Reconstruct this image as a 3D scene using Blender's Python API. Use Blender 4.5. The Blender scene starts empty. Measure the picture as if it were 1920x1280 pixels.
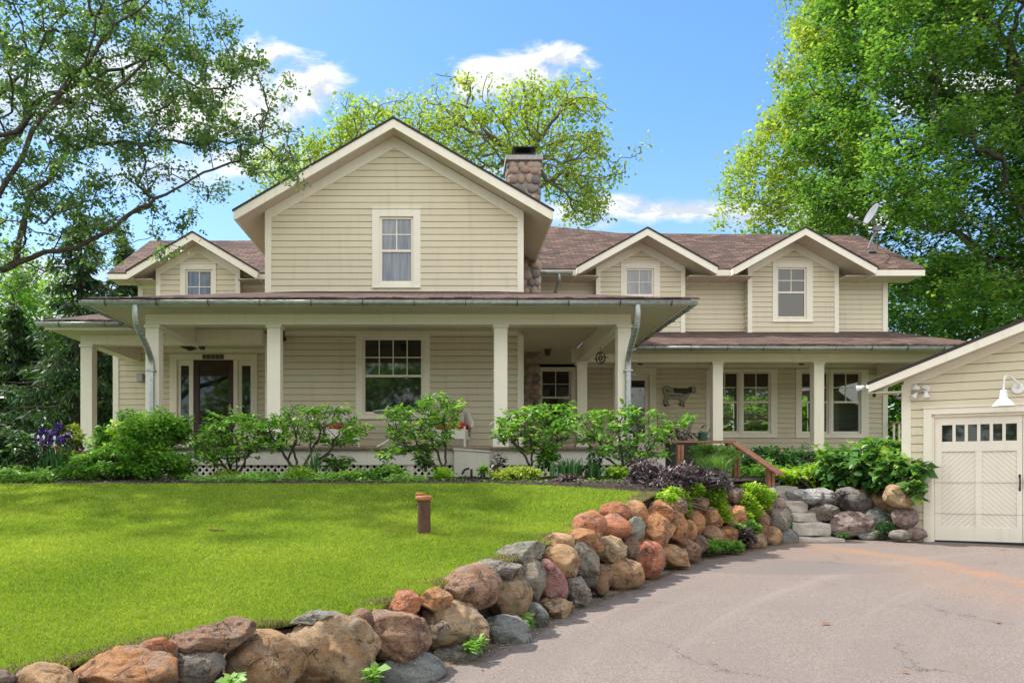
import bpy, math, random
import numpy as np
from mathutils import Vector, noise as mnoise, Matrix

random.seed(7); RNG = np.random.default_rng(7)
S = bpy.context.scene
col = S.collection
F = 1500.0; CX = 845.0; HY = 895.0           # focal length and principal point in pixels of a 1920 wide frame

# ---------------------------------------------------------------- camera
cam_d = bpy.data.cameras.new("camera"); cam = bpy.data.objects.new("camera", cam_d); col.objects.link(cam)
cam_d.sensor_width = 36; cam_d.lens = 36 * F / 1920
cam_d.shift_x = (960 - CX) / 1920; cam_d.shift_y = (HY - 640) / 1920
cam_d.clip_end = 3000
cam.location = (0, 0, 0); cam.rotation_euler = (math.radians(90), 0, 0)
S.camera = cam

# ---------------------------------------------------------------- light
SUN_EL = math.radians(58); SUN_AZ = math.radians(-62)   # azimuth from +Y towards +X; sun stands to the left, a bit behind the house
W_ = bpy.data.worlds.new("World"); S.world = W_; W_.use_nodes = True
sd = bpy.data.lights.new("sun", 'SUN'); sun = bpy.data.objects.new("sun", sd); col.objects.link(sun)
sd.energy = 3.3; sd.angle = math.radians(1.2); sd.color = (1.0, 0.94, 0.84)
sv = Vector((math.sin(SUN_AZ) * math.cos(SUN_EL), math.cos(SUN_AZ) * math.cos(SUN_EL), math.sin(SUN_EL)))
sun.rotation_euler = sv.to_track_quat('Z', 'Y').to_euler()
S.view_settings.view_transform = 'Standard'; S.view_settings.look = 'None'
S.view_settings.exposure = 1.02; S.view_settings.gamma = 1
S.render.engine = 'CYCLES'
S.cycles.use_denoising = True
S.cycles.max_bounces = 8; S.cycles.transparent_max_bounces = 8
S.cycles.sample_clamp_indirect = 6

# ---------------------------------------------------------------- node helpers
class NT:
    def __init__(self, tree): self.t = tree; self.n = tree.nodes; self.l = tree.links
    def node(self, typ, **kw):
        nd = self.n.new(typ)
        for k, v in kw.items(): setattr(nd, k, v)
        return nd
    def put(self, inp, v):
        if isinstance(v, bpy.types.NodeSocket): self.l.new(v, inp)
        elif v is not None:
            if inp.type == 'RGBA' and not isinstance(v, (int, float)) and len(v) == 3: v = (*v, 1)
            inp.default_value = v
    def math(self, op, a, b=None, c=None, clamp=False):
        nd = self.node('ShaderNodeMath', operation=op); nd.use_clamp = clamp
        self.put(nd.inputs[0], a)
        if b is not None: self.put(nd.inputs[1], b)
        if c is not None: self.put(nd.inputs[2], c)
        return nd.outputs[0]
    def mix(self, f, a, b, blend='MIX'):
        nd = self.node('ShaderNodeMix', data_type='RGBA', blend_type=blend)
        self.put(nd.inputs[0], f); self.put(nd.inputs[6], a); self.put(nd.inputs[7], b)
        return nd.outputs[2]
    def noise(self, vec, scale, detail=4, rough=0.5, dist=0.0, out=0):
        nd = self.node('ShaderNodeTexNoise')
        if vec is not None: self.l.new(vec, nd.inputs['Vector'])
        nd.inputs['Scale'].default_value = scale; nd.inputs['Detail'].default_value = detail
        nd.inputs['Roughness'].default_value = rough; nd.inputs['Distortion'].default_value = dist
        return nd.outputs[out]
    def ramp(self, f, stops):
        nd = self.node('ShaderNodeValToRGB'); el = nd.color_ramp.elements
        while len(el) < len(stops): el.new(0.5)
        for e, (p, c) in zip(el, stops):
            e.position = p; e.color = (*c, 1) if not isinstance(c, (int, float)) else (c, c, c, 1)
        self.put(nd.inputs[0], f); return nd.outputs[0]
    def maprange(self, v, a, b, c=0.0, d=1.0, smooth=True):
        nd = self.node('ShaderNodeMapRange')
        if smooth: nd.interpolation_type = 'SMOOTHSTEP'
        self.put(nd.inputs[0], v)
        for i, x in zip((1, 2, 3, 4), (a, b, c, d)): nd.inputs[i].default_value = x
        return nd.outputs[0]
    def comb(self, x, y, z):
        nd = self.node('ShaderNodeCombineXYZ')
        for i, v in enumerate((x, y, z)): self.put(nd.inputs[i], v)
        return nd.outputs[0]
    def sep(self, v):
        nd = self.node('ShaderNodeSeparateXYZ'); self.l.new(v, nd.inputs[0]); return nd.outputs
    def bump(self, h, strength=0.3, dist=0.02):
        nd = self.node('ShaderNodeBump'); nd.inputs['Strength'].default_value = strength
        nd.inputs['Distance'].default_value = dist; self.l.new(h, nd.inputs['Height']); return nd.outputs[0]

def mat(name, fn=None, base=(.5, .5, .5), rough=0.6, metal=0.0, spec=0.5):
    m = bpy.data.materials.new(name); m.use_nodes = True
    nt = NT(m.node_tree); p = m.node_tree.nodes['Principled BSDF']
    p.inputs['Base Color'].default_value = (*base, 1); p.inputs['Roughness'].default_value = rough
    p.inputs['Metallic'].default_value = metal; p.inputs['Specular IOR Level'].default_value = spec
    if fn: fn(nt, p)
    return m
def wpos(nt): return nt.node('ShaderNodeNewGeometry').outputs['Position']

# ---------------------------------------------------------------- sky and clouds (world directions)
nt = NT(W_.node_tree); bg = W_.node_tree.nodes['Background']
sky = nt.node('ShaderNodeTexSky'); sky.sky_type = 'NISHITA'; sky.sun_disc = False
sky.sun_elevation = SUN_EL; sky.sun_rotation = SUN_AZ; sky.air_density = 1.0; sky.dust_density = 0.6; sky.ozone_density = 1.6
SKY_STR = 0.145
bg.inputs['Strength'].default_value = SKY_STR
hsv = nt.node('ShaderNodeHueSaturation'); nt.l.new(sky.outputs[0], hsv.inputs['Color'])
hsv.inputs['Saturation'].default_value = 1.24; hsv.inputs['Value'].default_value = .90
tc = nt.node('ShaderNodeTexCoord'); dx, dy, dz = nt.sep(tc.outputs['Generated'])
ysafe = nt.math('MAXIMUM', dy, 0.05)
uu = nt.math('DIVIDE', dx, ysafe); vv = nt.math('DIVIDE', dz, ysafe)
uv = nt.comb(uu, nt.math('MULTIPLY', vv, 1.5), 0.0)
n1 = nt.math('SUBTRACT', nt.noise(uv, 11.0, 12, 0.66, 0.5), 0.5)
n2 = nt.math('SUBTRACT', nt.noise(uv, 3.2, 6, 0.55), 0.5)
def cloud(px, py, a, b, amp=2.5, soft=0.6, alpha=1.0):
    cu, cv = (px - CX) / F, (HY - py) / F
    du = nt.math('DIVIDE', nt.math('SUBTRACT', uu, cu), a / F); dv = nt.math('DIVIDE', nt.math('SUBTRACT', vv, cv), b / F)
    r = nt.math('SQRT', nt.math('ADD', nt.math('MULTIPLY', du, du), nt.math('MULTIPLY', dv, dv)))
    e = nt.math('SUBTRACT', 1.0, r)
    e = nt.math('ADD', e, nt.math('MULTIPLY', n1, amp)); e = nt.math('ADD', e, nt.math('MULTIPLY', n2, amp * 0.8))
    return nt.math('MULTIPLY', nt.maprange(e, 0.05, 0.05 + soft), alpha)
acc = None
for c in [(975, 140, 165, 62), (1040, 108, 70, 34), (560, 165, 118, 80), (470, 130, 90, 70), (420, 210, 240, 85, 1.2, .5), (480, 300, 190, 48, 1.0, .6, .85),
          (300, 330, 220, 60, 1.2, .8, .6), (1290, 395, 230, 34, 1.4), (1150, 382, 90, 26, .9, .5, .9), (1080, 400, 160, 40, 1.1, .7, .7), (1500, 405, 280, 44, 1.4, .6),
          (1800, 180, 200, 90, 1.2, .5), (120, 180, 280, 120, 1.4, .6, .8), (60, 560, 260, 110, 1.0, .6, .9), (732, 172, 16, 10, .8, .6, .5), (900, 320, 70, 16, .8, .6, .7)]:
    v = cloud(*c); acc = v if acc is None else nt.math('MAXIMUM', acc, v)
front = nt.maprange(dy, 0.05, 0.2)
acc = nt.math('MULTIPLY', acc, front)
bn = nt.maprange(nt.noise(tc.outputs['Generated'], 2.6, 8, 0.6), 0.40, 0.56)      # scattered clouds in the unseen sky behind, brightened as added fill light
back = nt.math('MULTIPLY', nt.math('MULTIPLY', bn, nt.maprange(dz, 0.0, 0.15)), nt.maprange(dy, 0.25, -0.1))
n3 = nt.math('SUBTRACT', nt.noise(nt.comb(uu, nt.math('ADD', nt.math('MULTIPLY', vv, 1.5), .02), 0.0), 11.0, 12, 0.66, 0.5), 0.5)
lift = nt.maprange(nt.math('ADD', nt.math('MULTIPLY', nt.math('SUBTRACT', n1, n3), 2.2), n2), -0.22, 0.12)
ccol = nt.mix(lift, (2.5, 2.75, 3.1), (3.9, 3.9, 3.85))
hz = nt.maprange(dz, 0.42, 0.0)
skyc = nt.mix(nt.math('MULTIPLY', hz, 0.42), hsv.outputs[0], (2.6, 3.1, 3.5))
nt.l.new(nt.mix(back, nt.mix(acc, skyc, ccol), (8.4, 8.1, 7.5)), bg.inputs['Color'])

# ---------------------------------------------------------------- mesh helpers
def P(px, py, y):
    return Vector(((px - CX) / F * y, y, (HY - py) / F * y))
def PX(px, y): return (px - CX) / F * y
def PZ(py, y): return (HY - py) / F * y
WL = {}
def tag(o, label=None, cat=None, group=None, kind=None):
    if label: o['label'] = label
    if cat: o['category'] = cat
    if group: o['group'] = group
    if kind: o['kind'] = kind
    return o
def empty(name, loc=(0, 0, 0), label=None, cat=None, group=None):
    o = bpy.data.objects.new(name, None); col.objects.link(o); o.location = loc
    o.empty_display_size = 0.2; WL[o.name] = Vector(loc)
    return tag(o, label, cat, group)
def place(o, parent, origin):
    WL[o.name] = Vector(origin)
    if parent is not None:
        o.parent = parent; o.location = Vector(origin) - WL[parent.name]
    else: o.location = origin
    col.objects.link(o)
class MB:
    def __init__(self): self.v = []; self.f = []
    def quad(self, a, b, c, d): n = len(self.v); self.v += [a, b, c, d]; self.f.append((n, n + 1, n + 2, n + 3))
    def poly(self, pts): n = len(self.v); self.v += list(pts); self.f.append(tuple(range(n, n + len(pts))))
    def loft(self, A, B, caps=True):
        n = len(self.v); k = len(A); self.v += list(A) + list(B)
        for i in range(k): j = (i + 1) % k; self.f.append((n + i, n + j, n + k + j, n + k + i))
        if caps: self.f.append(tuple(n + i for i in reversed(range(k)))); self.f.append(tuple(n + k + i for i in range(k)))
    def box(self, x0, x1, y0, y1, z0, z1):
        self.loft([(x0, y0, z0), (x1, y0, z0), (x1, y1, z0), (x0, y1, z0)], [(x0, y0, z1), (x1, y0, z1), (x1, y1, z1), (x0, y1, z1)])
    def prism(self, fr, pts, n0, n1):
        O, U, N = fr
        f = lambda u, z, n: (O[0] + U[0] * u + N[0] * n, O[1] + U[1] * u + N[1] * n, O[2] + z)
        self.loft([f(u, z, n0) for u, z in pts], [f(u, z, n1) for u, z in pts])
    def rect(self, fr, u0, u1, z0, z1, n0, n1): self.prism(fr, [(u0, z0), (u1, z0), (u1, z1), (u0, z1)], n0, n1)
    def slab(self, pts, th):
        self.loft([(p[0], p[1], p[2] - th) for p in pts], [tuple(p) for p in pts])
    def tube(self, pts, r, k=8, caps=True, rs=None):
        pts = [Vector(p) for p in pts]; rings = []
        d0 = (pts[1] - pts[0]).normalized(); up = Vector((0, 0, 1)) if abs(d0.z) < .9 else Vector((1, 0, 0))
        a = d0.cross(up).normalized()
        for i, p in enumerate(pts):
            d = (pts[min(i + 1, len(pts) - 1)] - pts[max(i - 1, 0)]).normalized()
            a = (a - d * a.dot(d)).normalized(); b = d.cross(a)
            rr = rs[i] if rs else r
            rings.append([tuple(p + (a * math.cos(t) + b * math.sin(t)) * rr) for t in [2 * math.pi * j / k for j in range(k)]])
        n = len(self.v)
        for R in rings: self.v += R
        for i in range(len(rings) - 1):
            for j in range(k):
                q = (j + 1) % k; self.f.append((n + i * k + j, n + i * k + q, n + (i + 1) * k + q, n + (i + 1) * k + j))
        if caps: self.f.append(tuple(n + j for j in reversed(range(k)))); self.f.append(tuple(n + (len(rings) - 1) * k + j for j in range(k)))
    def lathe(self, c, prof, k=20):
        n = len(self.v)
        for r, z in prof:
            for j in range(k): t = 2 * math.pi * j / k; self.v.append((c[0] + r * math.cos(t), c[1] + r * math.sin(t), c[2] + z))
        for i in range(len(prof) - 1):
            for j in range(k):
                q = (j + 1) % k; self.f.append((n + i * k + j, n + i * k + q, n + (i + 1) * k + q, n + (i + 1) * k + j))
        self.f.append(tuple(n + j for j in reversed(range(k)))); self.f.append(tuple(n + (len(prof) - 1) * k + j for j in range(k)))
    def build(self, name, m, parent=None, origin=None, smooth=False, bevel=0.0):
        me = bpy.data.meshes.new(name)
        o0 = Vector(origin) if origin is not None else Vector((0, 0, 0))
        me.from_pydata([(v[0] - o0.x, v[1] - o0.y, v[2] - o0.z) for v in self.v], [], self.f); me.update()
        import bmesh
        bm = bmesh.new(); bm.from_mesh(me); bmesh.ops.recalc_face_normals(bm, faces=bm.faces); bm.to_mesh(me); bm.free()
        if smooth: me.shade_smooth()
        me.materials.append(m)
        o = bpy.data.objects.new(name, me); place(o, parent, o0)
        if bevel:
            b = o.modifiers.new('bevel', 'BEVEL'); b.width = bevel; b.segments = 2; b.limit_method = 'ANGLE'
        return o
def npmesh(name, V, Fq, m, parent=None, tint=None, smooth=False, origin=None):
    me = bpy.data.meshes.new(name); V = np.asarray(V, np.float32); Fq = np.asarray(Fq, np.int32)
    o0 = np.array(origin if origin is not None else (0, 0, 0), np.float32); V = V - o0
    k = Fq.shape[1]
    me.vertices.add(len(V)); me.vertices.foreach_set('co', V.ravel())
    me.loops.add(Fq.size); me.loops.foreach_set('vertex_index', Fq.ravel())
    me.polygons.add(len(Fq)); me.polygons.foreach_set('loop_start', np.arange(0, Fq.size, k, dtype=np.int32))
    me.polygons.foreach_set('loop_total', np.full(len(Fq), k, np.int32))
    if tint is not None:
        a = me.attributes.new('tint', 'FLOAT', 'POINT'); a.data.foreach_set('value', np.asarray(tint, np.float32))
    me.update(calc_edges=True)
    if smooth: me.shade_smooth()
    me.materials.append(m)
    o = bpy.data.objects.new(name, me); place(o, parent, tuple(float(x) for x in o0)); return o
def copy_tree(o, parent=None):
    c = o.copy(); col.objects.link(c)
    if parent is not None: c.parent = parent
    for ch in o.children: copy_tree(ch, c)
    return c
def front(y): return (Vector((0, y, 0)), Vector((1, 0, 0)), Vector((0, -1, 0)))   # wall facing the camera

# ---------------------------------------------------------------- materials
def f_siding(c, var=0.06):
    def fn(nt, p):
        g = wpos(nt); x, y, z = nt.sep(g)
        st = nt.noise(nt.comb(nt.math('MULTIPLY', x, 3.0), nt.math('MULTIPLY', y, 3.0), nt.math('MULTIPLY', z, 60.0)), 1.0, 3, .6)
        big = nt.noise(g, 1.3, 3)
        row = nt.node('ShaderNodeTexWhiteNoise', noise_dimensions='1D'); nt.l.new(nt.math('FLOOR', nt.math('DIVIDE', nt.math('ADD', z, 0.0), 0.14)), row.inputs['W'])
        v = nt.math('ADD', nt.math('MULTIPLY', st, .10), nt.math('ADD', nt.math('MULTIPLY', big, .12), nt.math('MULTIPLY', row.outputs[0], var)))
        drip = nt.noise(nt.comb(nt.math('MULTIPLY', x, 9.0), nt.math('MULTIPLY', y, 9.0), nt.math('MULTIPLY', z, .8)), 1.0, 4, .6)
        v = nt.math('ADD', v, nt.math('MULTIPLY', nt.maprange(drip, .5, .75), -.09)); v = nt.math('ADD', v, .87)
        nt.l.new(nt.mix(1.0, (*c, 1), nt.comb(v, v, v), 'MULTIPLY'), p.inputs['Base Color'])
        nt.l.new(nt.bump(st, .15, .004), p.inputs['Normal'])
    return fn
SID = (0.665, 0.598, 0.440)
TRC = (0.84, 0.79, 0.665)
m_sid = mat('painted_siding', f_siding(SID), rough=.62)
m_trim = mat('cream_trim', f_siding(TRC, .02), rough=.5)
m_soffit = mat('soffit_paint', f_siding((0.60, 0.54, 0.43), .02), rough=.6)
m_ceil = mat('porch_ceiling_paint', f_siding((0.66, 0.60, 0.46), .02), rough=.6)
m_deckf = mat('deck_fascia', f_siding((0.74, 0.70, 0.62), .02), rough=.55)
def f_shingle(nt, p):
    geo = nt.node('ShaderNodeNewGeometry'); x, y, z = nt.sep(geo.outputs['Position']); nx, ny, nz = nt.sep(geo.outputs['True Normal'])
    side = nt.math('GREATER_THAN', nt.math('ABSOLUTE', nx), nt.math('ABSOLUTE', ny))
    u = nt.math('ADD', nt.math('MULTIPLY', x, nt.math('SUBTRACT', 1.0, side)), nt.math('MULTIPLY', y, side))
    sl = nt.math('SQRT', nt.math('SUBTRACT', 1.0, nt.math('MULTIPLY', nz, nz)))
    w = nt.math('DIVIDE', z, nt.math('MAXIMUM', sl, 0.1))
    wob = nt.math('MULTIPLY', nt.noise(geo.outputs['Position'], 7, 2), .008)
    w = nt.math('ADD', w, wob)
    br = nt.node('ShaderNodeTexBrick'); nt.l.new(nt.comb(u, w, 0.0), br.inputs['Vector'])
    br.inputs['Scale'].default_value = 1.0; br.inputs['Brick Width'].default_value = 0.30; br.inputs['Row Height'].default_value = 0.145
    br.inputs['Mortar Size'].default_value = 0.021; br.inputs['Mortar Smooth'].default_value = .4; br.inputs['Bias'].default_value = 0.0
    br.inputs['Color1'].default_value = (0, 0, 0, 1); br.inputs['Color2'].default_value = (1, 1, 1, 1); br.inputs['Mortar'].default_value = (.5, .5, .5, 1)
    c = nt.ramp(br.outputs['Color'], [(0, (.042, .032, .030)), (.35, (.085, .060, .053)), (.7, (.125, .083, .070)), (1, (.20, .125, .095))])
    c = nt.mix(nt.math('MULTIPLY', br.outputs['Fac'], .85), c, (.028, .02, .018))  # dark tab joints, also painting the shadow line under each course
    gr = nt.noise(geo.outputs['Position'], 60, 4, .8)
    c = nt.mix(nt.math('MULTIPLY', gr, .25), c, (.09, .075, .07)); p.inputs['Specular IOR Level'].default_value = .12
    big = nt.noise(geo.outputs['Position'], .8, 3)
    c = nt.mix(nt.math('MULTIPLY', big, .2), c, (.22, .13, .10))
    nt.l.new(c, p.inputs['Base Color'])
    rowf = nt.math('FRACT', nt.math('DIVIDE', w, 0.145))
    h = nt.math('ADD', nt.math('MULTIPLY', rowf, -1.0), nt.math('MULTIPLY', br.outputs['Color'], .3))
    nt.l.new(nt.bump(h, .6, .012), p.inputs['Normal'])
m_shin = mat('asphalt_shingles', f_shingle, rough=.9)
m_edge = mat('shingle_edge', base=(.035, .025, .022), rough=.85)
def f_galv(nt, p):
    n = nt.noise(wpos(nt), 14, 4, .6); c = nt.ramp(n, [(.3, (.30, .33, .32)), (.6, (.44, .48, .46)), (.8, (.56, .58, .55))])
    nt.l.new(c, p.inputs['Base Color'])
    nt.l.new(nt.math('ADD', nt.math('MULTIPLY', n, .25), .28), p.inputs['Roughness'])
m_galv = mat('galvanised_metal', f_galv, rough=.4, metal=.65)
m_dmetal = mat('dark_metal', base=(.03, .028, .027), rough=.45, metal=.6)
def glass(name, base, rough=.03, ior=1.75):
    m = mat(name, base=base, rough=rough); m.node_tree.nodes['Principled BSDF'].inputs['IOR'].default_value = ior
    return m
m_glass = glass('window_glass', (.018, .02, .02))
m_glassb = glass('window_glass_painted_sky', (.16, .18, .215))
_n = NT(m_glassb.node_tree); _x, _y, _z = _n.sep(wpos(_n))   # pale streaks painted into the pane colour in place of reflections
_n.l.new(_n.ramp(_n.noise(_n.comb(_n.math('MULTIPLY', _x, 16.0), 0.0, _n.math('MULTIPLY', _z, 1.2)), 1.0, 3, .5), [(.3, (.09, .11, .135)), (.7, (.24, .26, .30))]), _n.n['Principled BSDF'].inputs['Base Color'])
def f_clear():
    m = bpy.data.materials.new('clear_glass'); m.use_nodes = True; n = m.node_tree.nodes; l = m.node_tree.links
    n.remove(n['Principled BSDF']); t = n.new('ShaderNodeBsdfTransparent'); g = n.new('ShaderNodeBsdfGlossy'); g.inputs['Roughness'].default_value = .02
    t.inputs[0].default_value = (.86, .9, .88, 1)
    f = n.new('ShaderNodeFresnel'); f.inputs[0].default_value = 1.7; x = n.new('ShaderNodeMixShader')
    l.new(f.outputs[0], x.inputs[0]); l.new(t.outputs[0], x.inputs[1]); l.new(g.outputs[0], x.inputs[2]); l.new(x.outputs[0], n['Material Output'].inputs[0])
    return m
m_clear = f_clear()
def f_speck(c1, c2, sc=20, c3=None, bump=.2, bd=.01, rough=None):
    def fn(nt, p):
        g = wpos(nt); n = nt.noise(g, sc, 6, .65)
        st = [(.3, c1), (.65, c2)] + ([(.8, c3)] if c3 else [])
        nt.l.new(nt.ramp(n, st), p.inputs['Base Color']); nt.l.new(nt.bump(n, bump, bd), p.inputs['Normal'])
    return fn
m_wood = mat('reddish_wood', f_speck((.26, .105, .055), (.44, .20, .11), 9, (.56, .30, .19)), rough=.6)
m_woodg = mat('weathered_wood', f_speck((.17, .12, .09), (.27, .2, .16), 12), rough=.75)
m_deckedge = mat('deck_boards', f_speck((.13, .085, .065), (.24, .165, .13), 10), rough=.7)
m_wicker = mat('white_wicker', f_speck((.5, .47, .41), (.74, .71, .64), 60, bump=.5), rough=.6)
m_white = mat('white_enamel', f_speck((.72, .72, .72), (.84, .84, .83), 4, bump=.02), rough=.3)
m_red = mat('red_fabric', f_speck((.38, .012, .018), (.55, .02, .03), 30), rough=.8)
m_maroon = mat('maroon_door_paint', f_speck((.035, .006, .008), (.06, .012, .014), 6, bump=.03), rough=.35)
m_black = mat('black_paint', base=(.012, .012, .013), rough=.5)
m_rust = mat('rusty_steel', f_speck((.05, .028, .02), (.12, .05, .028), 12, (.34, .12, .045)), rough=.75)
m_rustl = mat('bright_rust', f_speck((.28, .10, .04), (.48, .20, .085), 25), rough=.8)
m_mortar = mat('mortar', f_speck((.20, .18, .16), (.32, .30, .27), 15), rough=.95)
m_conc = mat('concrete_cap', f_speck((.30, .29, .28), (.42, .40, .38), 12), rough=.9)
m_bronze = mat('bronze_fixture', base=(.10, .065, .035), rough=.5, metal=.3)
m_grey = mat('grey_plastic', base=(.42, .43, .42), rough=.5)
m_dark = mat('painted_dark_void', base=(.012, .011, .010), rough=.9)  # near-black colour standing in for unlit space
m_pumpk = mat('pumpkin_skin', f_speck((.55, .20, .03), (.75, .34, .05), 8), rough=.5)
m_gcan = mat('dark_green_enamel', base=(.012, .05, .03), rough=.4)
m_terr = mat('dark_pot', base=(.03, .025, .025), rough=.6)
m_bedrock = mat('chimney_stone', lambda nt, p: (lambda r, n: (
    nt.l.new(nt.mix(nt.math('MULTIPLY', n, .7), nt.ramp(r, [(0, (.17, .165, .16)), (.25, (.26, .235, .215)), (.5, (.42, .28, .21)), (.75, (.50, .35, .26)), (1, (.46, .40, .33))]), (.12, .09, .08)), p.inputs['Base Color']),
    nt.l.new(nt.bump(n, .4, .02), p.inputs['Normal'])))(nt.node('ShaderNodeNewGeometry').outputs['Random Per Island'], nt.noise(wpos(nt), 18, 6, .7)), rough=.85)
def leafmat(name, dark, mid, light, trans=.35, rough=.45, spec=.35, tmul=(1.3, 1.5, .6)):
    m = bpy.data.materials.new(name); m.use_nodes = True; nt = NT(m.node_tree); p = nt.n['Principled BSDF']
    a = nt.node('ShaderNodeAttribute'); a.attribute_name = 'tint'
    c = nt.ramp(a.outputs['Fac'], [(0, dark), (.5, mid), (1, light)])
    nt.l.new(c, p.inputs['Base Color']); p.inputs['Roughness'].default_value = rough; p.inputs['Specular IOR Level'].default_value = spec
    t = nt.node('ShaderNodeBsdfTranslucent'); nt.l.new(nt.mix(1.0, c, (*tmul, 1), 'MULTIPLY'), t.inputs[0])
    x = nt.node('ShaderNodeMixShader'); x.inputs[0].default_value = trans
    nt.l.new(p.outputs[0], x.inputs[1]); nt.l.new(t.outputs[0], x.inputs[2]); nt.l.new(x.outputs[0], nt.n['Material Output'].inputs[0])
    return m
m_lf_oak = leafmat('oak_leaves', (.065, .125, .050), (.135, .225, .095), (.30, .38, .13), .45)
m_lf_maple = leafmat('maple_leaves', (.055, .13, .034), (.13, .255, .06), (.30, .42, .10), .46)
m_lf_lime = leafmat('spring_leaves', (.18, .26, .05), (.32, .40, .07), (.54, .52, .13), .50)
m_lf_far = leafmat('far_leaves', (.065, .15, .025), (.15, .30, .045), (.34, .48, .08), .45)
m_lf_spruce = leafmat('spruce_needles', (.022, .052, .022), (.050, .105, .038), (.11, .18, .055), .25)
m_lf_vib = leafmat('viburnum_leaves', (.065, .18, .030), (.17, .36, .055), (.40, .56, .10), .42)
m_lf_bush = leafmat('bush_leaves', (.045, .13, .028), (.12, .27, .045), (.32, .46, .09), .38)
m_lf_hyd = leafmat('hydrangea_leaves', (.045, .135, .035), (.10, .235, .05), (.32, .44, .07), .30)
m_lf_dk = leafmat('dark_green_leaves', (.018, .055, .020), (.042, .115, .032), (.10, .20, .05), .25)
m_lf_pur = leafmat('purple_leaves', (.035, .022, .026), (.10, .09, .095), (.40, .38, .40), .15, rough=.4, tmul=(1.4, .6, .6))
m_lf_lim = leafmat('lime_leaves', (.12, .26, .02), (.26, .42, .035), (.46, .58, .06), .4)
m_lf_gc = leafmat('groundcover_leaves', (.08, .19, .045), (.19, .35, .08), (.36, .50, .15), .38)
m_lf_gold = leafmat('golden_leaves', (.18, .25, .03), (.34, .42, .06), (.55, .58, .16), .35)
m_lf_iris = leafmat('iris_blades', (.03, .10, .025), (.06, .17, .045), (.12, .25, .07), .25)
m_lf_var = leafmat('variegated_leaves', (.03, .09, .03), (.07, .15, .05), (.38, .45, .30), .25)
m_lf_irisf = leafmat('iris_petals', (.028, .012, .07), (.07, .04, .20), (.28, .22, .50), .3, tmul=(1.2, .8, 1.5))
m_lf_redf = leafmat('red_leaves', (.12, .008, .015), (.30, .02, .04), (.55, .12, .14), .3, tmul=(1.5, .4, .4))
m_lf_org = leafmat('orange_petals', (.6, .2, .02), (.8, .35, .05), (.9, .6, .1), .3)
m_grass = leafmat('grass_blades', (.135, .23, .030), (.265, .37, .045), (.48, .53, .11), .48, rough=.55, spec=.2, tmul=(1.25, 1.3, .5))
m_dryl = leafmat('dry_leaf', (.3, .12, .04), (.5, .25, .1), (.7, .62, .45), .2)
m_thatch = leafmat('dry_thatch', (.12, .09, .05), (.24, .19, .11), (.42, .35, .22), .2)
def f_bark(nt, p):
    g = wpos(nt); x, y, z = nt.sep(g)
    n = nt.noise(nt.comb(nt.math('MULTIPLY', x, 4.0), nt.math('MULTIPLY', y, 4.0), z), 6, 6, .7)
    nt.l.new(nt.ramp(n, [(.3, (.035, .027, .022)), (.6, (.085, .067, .055)), (.8, (.15, .125, .10))]), p.inputs['Base Color'])
    nt.l.new(nt.bump(n, .6, .03), p.inputs['Normal'])
m_bark = mat('bark', f_bark, rough=.9)
m_barkl = mat('grey_bark', lambda nt, p: (f_bark(nt, p), nt.l.new(nt.ramp(nt.noise(wpos(nt), 9, 5, .7), [(.3, (.10, .085, .07)), (.7, (.22, .19, .16))]), p.inputs['Base Color'])), rough=.9)
# ================================================================ ground
def lerp_pts(pts):
    xs = [p[0] for p in pts]; ys = [p[1] for p in pts]
    return lambda t: np.interp(t, xs, ys)
LZ = lerp_pts([(1, -1.3), (3.5, -1.05), (4.1, -1.0), (4.67, -.95), (5.25, -.9), (6.6, -.74), (8.0, -.58), (8.6, -.52), (9.8, -.33), (10.2, -.26), (11.0, -.15), (11.5, -.10), (14.9, -.01), (22, -.06), (60, -.9), (300, -3.0)])
DZ = lambda d: -1.05 - .03 * max(0.0, 13 - d) if np.isscalar(d) else -1.05 - .03 * np.maximum(0, 13 - d)
XB = lerp_pts([(1, -9), (3.0, -3.4), (3.5, -2.3), (3.9, -1.6), (4.35, -1.0), (5.02, -.28), (5.41, -.054), (5.92, .335), (7.08, .97), (8.64, 2.04), (11.1, 3.59), (13.1, 5.63)])
XL = lerp_pts([(1, -9.6), (3.0, -4.0), (3.6, -2.9), (4.1, -2.15), (4.67, -1.62), (5.3, -.58), (6.6, .36), (8.2, 1.2), (8.6, 1.42), (9.8, 2.22), (10.2, 2.48), (11, 2.93), (12, 3.85), (13.2, 5.1)])
XLI = lerp_pts([(1.42, 8.6), (2.22, 9.8), (2.48, 10.2), (2.93, 11), (3.85, 12), (5.1, 13.2), (5.4, 13.4)])
YB = lerp_pts([(-20, 11.9), (-7.5, 11.6), (-6.0, 11.45), (.6, 11.5), (1.87, 10.95), (2.3, 10.7), (2.75, 10.45), (3.2, 10.2)])
def f_lawn(nt, p):
    g = wpos(nt); n = nt.noise(g, 1.2, 4); n2 = nt.noise(g, 60, 5, .8)
    c = nt.ramp(nt.math('ADD', nt.math('MULTIPLY', n, .5), nt.math('MULTIPLY', n2, .5)), [(.3, (.05, .10, .012)), (.5, (.10, .17, .018)), (.7, (.17, .23, .03))])
    nt.l.new(c, p.inputs['Base Color']); nt.l.new(nt.bump(n2, .8, .03), p.inputs['Normal'])
m_lawn = mat('lawn_ground', f_lawn, rough=.9)
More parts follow.
